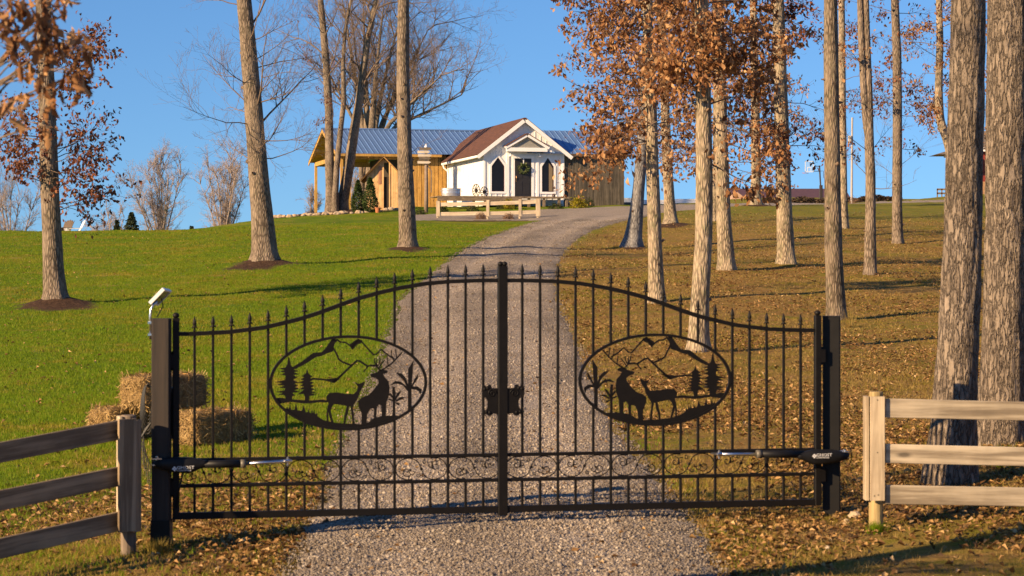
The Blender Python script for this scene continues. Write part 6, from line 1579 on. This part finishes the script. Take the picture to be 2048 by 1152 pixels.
# ---- garden chairs on the skyline
WHITE_C = simple('white_chair_paint', (0.78, 0.76, 0.72), 0.5, 0.04); DARK_C = simple('brown_chair_stain', (0.09, 0.06, 0.035), 0.6, 0.2)
def adirondack(px, ptop, D, rz, mat, label):
    x = (px - 1024) / F * D; z0 = P(px, ptop, D)[2] - 0.98
    root = thing('garden_chair', (x, D, z0), label, 'chair', 'garden chairs on the skyline')
    ax = np.array([[math.cos(rz), math.sin(rz), 0], [-math.sin(rz), math.cos(rz), 0], [0, 0, 1]])
    def pt(a, b, c): return np.array([x, D, z0]) + np.array([a, b, c]) @ ax
    for k in range(5):      # fan of back slats, leaning back (+y)
        a = (k - 2) * 0.115; h = 0.98 - 0.05 * (k - 2) ** 2 * 0.8
        mb = MB(); mb.prism([(-0.05, 0), (0.05, 0), (0.054, 0.62), (0, 0.68 - 0.035 * (k - 2) ** 2), (-0.054, 0.62)], (pt(a * 0.85, 0.20, 0.32), ax[0] + 0 * ax[2], (np.array([a * 0.25, 0.45, 0.89]) @ ax), -ax[1]), 0.02); mb.build('back_slat', mat, root)
    for k in range(5):
        mb = MB(); mb.box(pt(0, -0.28 + k * 0.11, 0.38 - k * 0.018), (0.52, 0.10, 0.02), ax); mb.build('seat_slat', mat, root)
    for s_ in (-1, 1):
        mb = MB(); mb.box(pt(s_ * 0.31, -0.02, 0.56), (0.13, 0.66, 0.02), ax); mb.build('armrest', mat, root)
        mb = MB(); mb.box(pt(s_ * 0.27, -0.28, 0.274), (0.025, 0.10, 0.55), ax); mb.build('leg', mat, root)
        mb = MB(); mb.prism([(-0.3, 0.36), (-0.3, 0.26), (0.45, 0.0), (0.52, 0.0), (0.52, 0.06)], (pt(s_ * 0.24, 0, 0), ax[1], EZ, ax[0]), 0.022); mb.build('leg', mat, root)
adirondack(147, 437, 96, R(-70), WHITE_C, 'white slatted garden chair on the crest of the lawn')
adirondack(124, 436, 96.6, R(-35), DARK_C, 'brown garden chair half hidden behind the leafy oak trunk')

# ---- basketball hoop
DH = 246; hz = on_ground(1640, DH); hx = (1641 - 1024) / F * DH
hoop = thing('basketball_hoop', (hx, DH, hz), 'basketball hoop with clear backboard beyond the gravel road', 'basketball hoop')
DARKP = simple('dark_pole_paint', (0.03, 0.02, 0.018), 0.5); RIMC = simple('orange_rim', (0.5, 0.12, 0.05), 0.5); WHITE_B = simple('white_board_edge', (0.62, 0.64, 0.68), 0.4)
tp = P(1637.5, 331, DH)[2]
mb = MB(); mb.tube([(hx + 0.1, DH, hz - 0.1), (hx - 0.12, DH, tp)], 0.085, 8); mb.build('pole', DARKP, hoop)
mb = MB(); mb.box((hx + 0.05, DH, hz + 0.75), (0.34, 0.34, 1.5), None, 0.05); mb.build('pole_pad', DARKP, hoop)
bx0, bx1 = (1609.5 - 1024) / F * DH, (1627 - 1024) / F * DH; bz0, bz1 = P(0, 344.5, DH)[2], P(0, 322, DH)[2]
for y in (332.5, 342.5): mb = MB(); z = P(0, y, DH)[2]; mb.box(((bx1 + hx) / 2, DH - 0.1, z), (hx - bx1, 0.05, 0.07)); mb.build('arm', DARKP, hoop)
mb = MB(); mb.tube([(hx + 0.33, DH, P(0, 356, DH)[2]), (hx + 0.33, DH, P(0, 342, DH)[2]), (hx, DH, P(0, 342, DH)[2])], 0.03, 6); mb.build('crank', DARKP, hoop)
t = NT('clear_backboard'); t.bsdf.inputs['Base Color'].default_value = (0.5, 0.6, 0.7, 1); t.bsdf.inputs['Alpha'].default_value = 0.12; t.bsdf.inputs['Roughness'].default_value = 0.1
mb = MB(); mb.box(((bx0 + bx1) / 2, DH - 0.15, (bz0 + bz1) / 2), (bx1 - bx0 - 0.12, 0.02, bz1 - bz0 - 0.12)); bbd = mb.build('backboard', MATS['clear_backboard'], hoop)
cx, cz_ = (bx0 + bx1) / 2, (bz0 + bz1) / 2
for (a, b, c, d) in ((bx0, bx1, bz1 - 0.07, bz1), (bx0, bx1, bz0, bz0 + 0.07), (bx0, bx0 + 0.07, bz0, bz1), (bx1 - 0.07, bx1, bz0, bz1), (cx - 0.22, cx + 0.22, bz0 + 0.5, bz0 + 0.56), (cx - 0.22, cx - 0.16, bz0 + 0.1, bz0 + 0.5), (cx + 0.16, cx + 0.22, bz0 + 0.1, bz0 + 0.5)):
    mb = MB(); mb.box(((a + b) / 2, DH - 0.17, (c + d) / 2), (b - a, 0.03, d - c)); mb.build('board_stripe', WHITE_B, bbd)
mb = MB(); c = np.array([bx0 - 0.12, DH - 0.55, P(0, 346.5, DH)[2]]); mb.tube([c + np.array([0.23 * math.cos(q), 0.23 * math.sin(q), 0]) for q in np.linspace(0, 6.283, 21)], 0.02, 6); mb.tube([c + (0.2, 0.1, 0), c + (0.5, 0.4, 0)], 0.03, 5); mb.build('rim', RIMC, hoop)
# ---- low brown-roofed house beyond the rise, utility pole, far house with porch
DBH = 285
BROWNR = simple('brown_metal_roof', (0.10, 0.05, 0.045), 0.5, 0.2, 1.5, stretch=(3, 1, 1)); TANW = simple('tan_wall', (0.42, 0.27, 0.18), 0.8, 0.1)
def wx(px, D): return (px - 1024) / F * D
bhz = P(0, 415, DBH)[2]
bh = thing('brown_roof_house', (wx(1560, DBH), DBH, bhz), 'long low house with brown roof behind the rise', 'house')
x0, x1 = wx(1466, DBH), wx(1700, DBH); zr, ze = P(0, 379, DBH + 4)[2], P(0, 397, DBH)[2]
mb = MB(); mb.box(((x0 + x1) / 2, DBH + 4.2, (bhz - 3 + ze) / 2), (x1 - x0 - 0.6, 7.8, ze - bhz + 3)); mb.build('wall', TANW, bh)
for s_ in (0, 1):
    V = [(x0 + (0.0 if s_ == 0 else 0.0), DBH - 0.3 + s_ * 9, ze), (x1, DBH - 0.3 + s_ * 9, ze), (x1, DBH + 4.2, zr), (x0, DBH + 4.2, zr)]; V = V + [(a, b, c + 0.12) for a, b, c in V]
    mesh_obj('roof_slope', V, [(0, 1, 2, 3), (4, 7, 6, 5), (0, 4, 5, 1), (1, 5, 6, 2), (2, 6, 7, 3), (3, 7, 4, 0)], BROWNR, bh)
gx0 = wx(1462, DBH - 6)
mb = MB(); mb.prism([(0, -3), (2.0, -3), (2.0, 0.2), (0.8, 1.1), (0, 0.2)], ((gx0, DBH - 6, P(0, 402, DBH - 6)[2]), (1, 0, 0), EZ, (0, 1, 0)), 6); mb.build('gable_wall', TANW, bh)
up = thing('utility_pole', (wx(1703, 150), 150, on_ground(1703, 150)), 'slim pale utility pole with a small box on the skyline', 'pole')
POLE = simple('pale_pole', (0.36, 0.34, 0.32), 0.6, 0.1)
pz = on_ground(1703, 150); mb = MB(); mb.tube([(wx(1703, 150), 150, pz - 0.3), (wx(1704.5, 150), 150, P(0, 235, 150)[2])], [0.085, 0.06], 10); mb.build('pole', POLE, up)
mb = MB(); mb.box((wx(1702, 150) - 0.1, 150 - 0.12, P(0, 279, 150)[2]), (0.22, 0.2, 0.5), None, 0.03); mb.build('meter_box', POLE, up)
DP = 152
RED = wood('red_siding', (0.20, 0.022, 0.015), (0.33, 0.045, 0.026), 'x', 0.7); 
ph = thing('red_house', (wx(1960, DP), DP, on_ground(1960, DP)), 'red house with a white porch seen between the pines', 'house')
pz = on_ground(1900, DP) - 0.1
PORCHR = simple('grey_porch_roof', (0.16, 0.13, 0.10), 0.8, 0.2)
x0, x1 = wx(1948, DP), wx(2110, DP)
mb = MB(); mb.box(((x0 + x1) / 2, DP + 4, (pz - 0.5 + P(0, 302, DP)[2]) / 2), (x1 - x0, 6, P(0, 302, DP)[2] - pz + 0.5)); mb.build('wall', RED, ph)
mb = MB(); mb.box(((x0 + x1) / 2, DP + 0.96, P(0, 368, DP)[2] - 0.25), (x1 - x0, 0.06, 0.9)); mb.build('footing', simple('tan_footing', (0.35, 0.2, 0.1), 0.9, 0.3, 8), ph)
mb = MB(); mb.box(((x0 + x1) / 2, DP + 0.8, P(0, 298, DP)[2]), (x1 - x0 + 0.4, 0.25, 0.25)); mb.build('eave', WHITE_T, ph)
zr_, ze_ = P(0, 262, DP + 4)[2], P(0, 296, DP)[2]
V = [(x0 - 0.2, DP + 0.6, ze_), (x1, DP + 0.6, ze_), (x1, DP + 4, zr_), (x0 - 0.2, DP + 4, zr_), (x0 - 0.2, DP + 7.4, ze_), (x1, DP + 7.4, ze_)]
mesh_obj('roof', V, [(0, 1, 2, 3), (3, 2, 5, 4), (0, 3, 4), (1, 5, 2), (0, 4, 5, 1)], PORCHR, ph)
# porch
px_c = wx(1897, DP); 
for a in (1879, 1897.5): 
    if a > 1890: mb = MB(); mb.box((wx(a, DP), DP - 0.2, (pz + P(0, 312, DP)[2]) / 2), (0.13, 0.13, P(0, 312, DP)[2] - pz)); mb.build('porch_post', WHITE_T, ph)
mb = MB(); mb.box((wx(1912, DP), DP + 0.3, P(0, 311, DP)[2]), (wx(1932, DP) - wx(1893, DP), 1.2, 0.22)); mb.build('porch_beam', WHITE_T, ph)
zc_, zp_ = P(0, 310, DP)[2], P(0, 298, DP)[2]; a0, a1 = wx(1868, DP), wx(1940, DP)
V = [(a0, DP - 1, zc_), (a1, DP - 1, zc_), (a1, DP + 2, zc_), (a0, DP + 2, zc_), (a0 + 1.3, DP + 0.5, zp_), (a1, DP + 0.5, zp_)]
mesh_obj('porch_roof', V, [(0, 1, 5, 4), (1, 2, 5), (2, 3, 4, 5), (3, 0, 4), (0, 3, 2, 1)], PORCHR, ph)
mb = MB(); mb.box((wx(1906, DP), DP + 0.9, (pz + 2.2 + pz) / 2), (0.6, 0.04, 2.2)); mb.build('porch_wall', WHITE_T, ph)
for y in (379, 387): mb = MB(); mb.box((wx(1892, DP), DP - 0.3, P(0, y, DP)[2]), (wx(1912, DP) - wx(1872, DP), 0.06, 0.12)); mb.build('railing', DECK, ph)
for a in (1873, 1882): mb = MB(); mb.box((wx(a, DP), DP - 0.3, (pz + P(0, 378, DP)[2]) / 2), (0.08, 0.06, P(0, 378, DP)[2] - pz)); mb.build('railing_post', DECK, ph)

# ---- white vehicles parked beyond the yard: only their upper parts show
CARW = simple('white_car_paint', (0.78, 0.77, 0.75), 0.3, 0.03); CARG = simple('car_glass', (0.02, 0.02, 0.025), 0.1); TYRE = simple('tyre_rubber', (0.015, 0.015, 0.015), 0.8)
def car(px, D, L, ztop_py, label, long_=False):
    x = wx(px, D); ztop = P(0, ztop_py, D)[2]; z0 = on_ground(px, D)
    H = max(1.2, ztop - z0); z0 = ztop - H
    root = thing('parked_car', (x, D, z0), label, 'car', 'white vehicles parked beyond the yard')
    h = L / 2
    body = [(-h, 0.3), (h, 0.3), (h, 0.62 * H), (h * 0.55, 0.66 * H), (-h * 0.9, 0.66 * H), (-h, 0.6 * H)]
    mb = MB(); mb.prism(body, ((x, D - 0.85, z0), (1, 0, 0), EZ, (0, 1, 0)), 1.7); mb.build('body', CARW, root)
    cab = [(-h * 0.85, 0.661 * H), (h * 0.48, 0.661 * H), (h * 0.22, H), (-h * 0.7, H)]
    mb = MB(); mb.prism(cab, ((x, D - 0.75, z0), (1, 0, 0), EZ, (0, 1, 0)), 1.5); cb_ = mb.build('cabin', CARW, root)
    for a0_, a1_ in ((-0.70, -0.28), (-0.24, 0.28)):
        mb = MB(); mb.prism([(h * a0_, 0.69 * H), (h * (a1_ + 0.05), 0.69 * H), (h * (a1_ - 0.02), 0.82 * H), (h * (a0_ + 0.03), 0.82 * H)], ((x, D - 0.757, z0), (1, 0, 0), EZ, (0, 1, 0)), 0.006); mb.build('side_window', CARG, cb_)
    for s_ in (-0.62, 0.62):
        for yy in (-0.86, 0.70):
            mb = MB(); mb.lathe((x + s_ * h, D + yy, z0 + 0.32), [(0.1, 0), (0.32, 0.01), (0.32, 0.15), (0.1, 0.16)], 16, (0, 1, 0)); mb.build('wheel', TYRE, root)
car(1256, 158, 4.2, 396.5, 'white car roof at the corner of the grey wing')
car(1316, 160, 4.4, 400.5, 'white car beyond the yard between the grey trunk and the slim pale oak')
car(1395, 162, 4.6, 398.5, 'white car beyond the yard behind the leafy oaks')
# dark hedge along the far bank
hx0, hx1 = wx(1500, 236), wx(1800, 236)
g = np.random.default_rng(95); n = 5000; X = g.uniform(hx0, hx1, n); Y = 236 + g.uniform(-0.9, 0.9, n)
Z = ground_z(X, Y) + g.uniform(0, 0.55, n) * (1 + 0.3 * np.sin(X * 1.7))
v, f = leaves_mesh(np.stack([X, Y, Z], 1), 0.28, 96, 0.0, kind=3)
o = mesh_obj('hedge', v, f, leaf_mat('dark_hedge_leaf', [(0, (0.03, 0.018, 0.012)), (1, (0.09, 0.06, 0.035))], 0.1)); props(o, 'dark brown brush along the far bank below the hoop', 'hedge', None, 'stuff')
# ------------------------------------------------------------------ grass, litter and gravel
def scatter(n, d0, d1, seed, power=1.0, margin=60):
    """points on the ground in view, thinning out with distance"""
    g = np.random.default_rng(seed)
    q = g.random(n)
    k = 2 - power * 2          # area weight D^1 * D^-2p
    if abs(k) < 1e-6: D = d0 * (d1 / d0) ** q
    else: D = (d0 ** k + q * (d1 ** k - d0 ** k)) ** (1 / k)
    px = g.uniform(-margin, 2048 + margin, n)
    x = (px - 1024) / F * D
    z = ground_z(x, D)
    return x, D, z, g
def visible(x, y, z):
    px, py = to_px(x, y, z); return (py < 1175) & (y > 13)
def blade_mat(name, fresh, dry, bias):
    """blade colour: single blades differ, and the sward has fresh and parched patches"""
    t = NT(name); v = t.pos(); p = t.noise(v, 0.45, 6, 0.7); p2 = t.noise(v, 2.4, 3, 0.6)
    m = t.math('ADD', t.math('MULTIPLY', p, 0.65), t.math('MULTIPLY', p2, 0.35))
    c = t.mix(t.ramp(m, [(bias - 0.02, 0.0), (bias + 0.09, 1.0)]), t.ramp(t.island(), fresh), t.ramp(t.island(), dry))
    t.color(c).rough(0.7); t.bsdf.inputs['Specular IOR Level'].default_value = 0.2
    return t.leafy(0.4).m
FRESH = [(0.0, (0.105, 0.18, 0.003)), (0.6, (0.14, 0.225, 0.005)), (0.93, (0.19, 0.25, 0.009)), (1.0, (0.33, 0.30, 0.04))]
PARCH = [(0.0, (0.17, 0.165, 0.006)), (0.6, (0.245, 0.215, 0.014)), (0.92, (0.31, 0.25, 0.035)), (1.0, (0.45, 0.34, 0.09))]
GRASS = blade_mat('grass_blade', FRESH, PARCH, 0.50)
DRYG = blade_mat('dry_grass_blade', [(0.0, (0.14, 0.13, 0.008)), (0.6, (0.24, 0.20, 0.018)), (1.0, (0.40, 0.28, 0.06))], [(0.0, (0.18, 0.125, 0.03)), (0.6, (0.36, 0.245, 0.075)), (1.0, (0.54, 0.38, 0.14))], 0.42)
def blades(x, y, z, g, hmin, hmax, wide, lean=0.6):
    n = len(x); h = g.uniform(hmin, hmax, n); az = g.uniform(0, 6.283, n); ln = g.uniform(0.1, lean, n)
    w = wide * g.uniform(0.6, 1.4, n)
    fa = g.uniform(0, 6.283, n)
    base = np.stack([x, y, z - 0.005], 1); tip = base + np.stack([np.cos(az) * ln * h, np.sin(az) * ln * h, h], 1)
    s = np.stack([np.cos(fa) * w, np.sin(fa) * w * 0.4, 0 * w], 1)
    v = np.stack([base - s, base + s, tip], 1).reshape(-1, 3)
    return v, np.arange(3 * n).reshape(n, 3)
def tufts(x, y, z, k, spread, g):
    n = len(x); ox = g.normal(0, 1, (n, k)) * spread[:, None]; oy = g.normal(0, 1, (n, k)) * spread[:, None] * 1.2
    X = (x[:, None] + ox).ravel(); Y = (y[:, None] + oy).ravel(); Z = np.repeat(z, k)
    return X, Y, Z
x, y, z, g = scatter(190000, 13.5, 92, 201, 0.92)
br = brown_mask(x, y); keep = visible(x, y, z) & ~in_drive(x, y, z, 0.03) & (mulch_mask(x, y) < 0.4) & (g.random(len(x)) > br * 0.93) & (x < np.interp(y, [13, 60, 92], [2, 0, 4]))
x, y, z = x[keep], y[keep], z[keep]
X, Y, Z = tufts(x, y, z, 4, 0.012 + 0.0006 * y, g)
v, f = blades(X, Y, Z, g, 0.022, 0.055, 0.0028 + 0.00013 * Y)
o = mesh_obj('lawn_grass', v, f, GRASS); props(o, 'short green lawn grass left of the driveway', 'grass', None, 'stuff')
nb1 = len(f)
x, y, z, g = scatter(110000, 13.5, 92, 202, 0.95)
pn = np.array([mnoise.noise(Vector((a * 0.5, b * 0.28, 0))) for a, b in zip(x, y)])
br = brown_mask(x, y); keep = visible(x, y, z) & ~in_drive(x, y, z, -0.02) & (mulch_mask(x, y) < 0.5) & (g.random(len(x)) < br * np.clip(0.55 + pn * 1.3, 0.1, 1))
x, y, z = x[keep], y[keep], z[keep]
X, Y, Z = tufts(x, y, z, 4, 0.015 + 0.0007 * y, g)
v, f = blades(X, Y, Z, g, 0.02, 0.06, 0.0026 + 0.00013 * Y, 1.4)
o = mesh_obj('dry_grass', v, f, DRYG); props(o, 'thin dry and olive grass among the leaves right of the driveway', 'grass', None, 'stuff')
# fallen leaves
LITTER = leaf_mat('fallen_leaf', [(0.0, (0.10, 0.05, 0.02)), (0.35, (0.23, 0.125, 0.045)), (0.7, (0.36, 0.21, 0.08)), (0.92, (0.46, 0.29, 0.12)), (1.0, (0.60, 0.42, 0.21))], 0.15)
x, y, z, g = scatter(130000, 13.5, 100, 203, 0.93)
br = brown_mask(x, y); pn = np.array([mnoise.noise(Vector((a * 0.45 + 9, b * 0.25, 3))) for a, b in zip(x, y)])
ind = in_drive(x, y, z, 0.0)
pr = np.where(ind, 0.035, np.maximum(br * np.clip(0.5 + pn * 2.2, 0.06, 1), 0.03))
keep = visible(x, y, z) & (g.random(len(x)) < pr)
x, y, z = x[keep], y[keep], z[keep]
v, f = leaves_mesh(np.stack([x, y, z + 0.022 + 0.0002 * y], 1), 0.062, 204, flat=True, kind=3, curl=1.6)
o = mesh_obj('leaf_litter', v, f, LITTER); props(o, 'scattered fallen brown leaves on the ground', 'leaves', None, 'stuff')
# loose gravel
t = NT('gravel_stone'); t.color(t.mix(1.0, t.ramp(t.island(), [(0.0, (0.105, 0.08, 0.060)), (0.3, (0.18, 0.145, 0.112)), (0.6, (0.24, 0.20, 0.155)), (0.85, (0.31, 0.262, 0.208)), (1.0, (0.46, 0.40, 0.325))]), t.ramp(t.attr('tone'), [(0.0, 0.60), (1.0, 1.2)]), 'MULTIPLY')).rough(0.9)
x, y, z, g = scatter(420000, 13.5, 95, 205, 0.85, 0)
ind = in_drive(x, y, z, 0.06); e = in_drive(x, y, z, -0.16)
ind2 = in_drive(x, y, z, 0.20)
keep = visible(x, y, z) & (ind | (ind2 & (g.random(len(x)) < 0.18))) & (e | (g.random(len(x)) < 0.8))
x, y, z = x[keep], y[keep], z[keep]
# height of the crowned drive surface
px, py = to_px(x, y, z); l, r = drive_edges(py); q = np.clip((px - l) / (r - l), 0, 1)
zz = z + np.where((q > 0) & (q < 1), 0.014 + 0.03 * (1 - (2 * q - 1) ** 2) - 0.02 * (np.exp(-((q - 0.27) / 0.08) ** 2) + np.exp(-((q - 0.73) / 0.08) ** 2)), 0.0)
n = len(x); s = np.exp(g.normal(math.log(0.0074), 0.34, n)) * (1 + 0.008 * (y - 14))
OCT = np.array([(1, 0, 0), (-1, 0, 0), (0, 1, 0), (0, -1, 0), (0, 0, 1), (0, 0, -1)], float); OF = np.array([(0, 2, 4), (2, 1, 4), (1, 3, 4), (3, 0, 4), (2, 0, 5), (1, 2, 5), (3, 1, 5), (0, 3, 5)])
az = g.uniform(0, 6.283, n); c, sn = np.cos(az), np.sin(az)
j = OCT[None] * s[:, None, None] * g.uniform(0.65, 1.45, (n, 6, 1)) + g.normal(0, 0.25, (n, 6, 3)) * s[:, None, None]
V = np.empty_like(j); V[..., 0] = j[..., 0] * c[:, None] - j[..., 1] * sn[:, None]; V[..., 1] = j[..., 0] * sn[:, None] + j[..., 1] * c[:, None]; V[..., 2] = j[..., 2] * 0.8
V += np.stack([x, y, zz + s * 0.25], 1)[:, None]
o = mesh_obj('gravel', V.reshape(-1, 3), (OF[None] + (np.arange(n) * 6)[:, None, None]).reshape(-1, 3), MATS['gravel_stone'], attrs={'tone': np.repeat(drive_tone(x, y, q), 6)}); props(o, 'loose grey and tan gravel stones covering the driveway', 'gravel', None, 'stuff')
# dry grass tussocks
def tussock(px, py, h, n, seed, mat, label, spread=0.05):
    q = ground_hit(px, py); g = np.random.default_rng(seed)
    a = g.uniform(0, 6.283, n); r = np.abs(g.normal(0, spread, n)); b = q + np.stack([np.cos(a) * r, np.sin(a) * r, 0 * r], 1)
    L = h * g.uniform(0.5, 1.1, n); ln = g.uniform(0.1, 0.8, n); tip = b + np.stack([np.cos(a) * ln * L, np.sin(a) * ln * L, L], 1); w = 0.004
    s = np.stack([-np.sin(a), np.cos(a), 0 * a], 1) * w
    o = mesh_obj('grass_tuft', np.stack([b - s, b + s, tip], 1).reshape(-1, 3), np.arange(3 * n).reshape(n, 3), mat, None, origin=q); props(o, label, 'grass tuft')
tussock(316, 1108, 0.12, 260, 301, DRYG, 'dry grass tuft at the foot of the left gate post')
tussock(1752, 1066, 0.09, 220, 302, GRASS, 'green grass tuft at the foot of the right fence post')
tussock(2010, 935, 0.22, 200, 303, GRASS, 'green grass tuft between the feet of the two pines', 0.09)
tussock(1700, 655, 0.35, 60, 304, DRYG, 'thin dry stalks right of the mossy trunk', 0.06)
tussock(1778, 520, 0.55, 25, 305, DRYG, 'pale dry stalk below the straight grey trunk', 0.04)
tussock(1812, 518, 0.55, 25, 306, DRYG, 'pale dry stalk right of the straight grey trunk', 0.04)
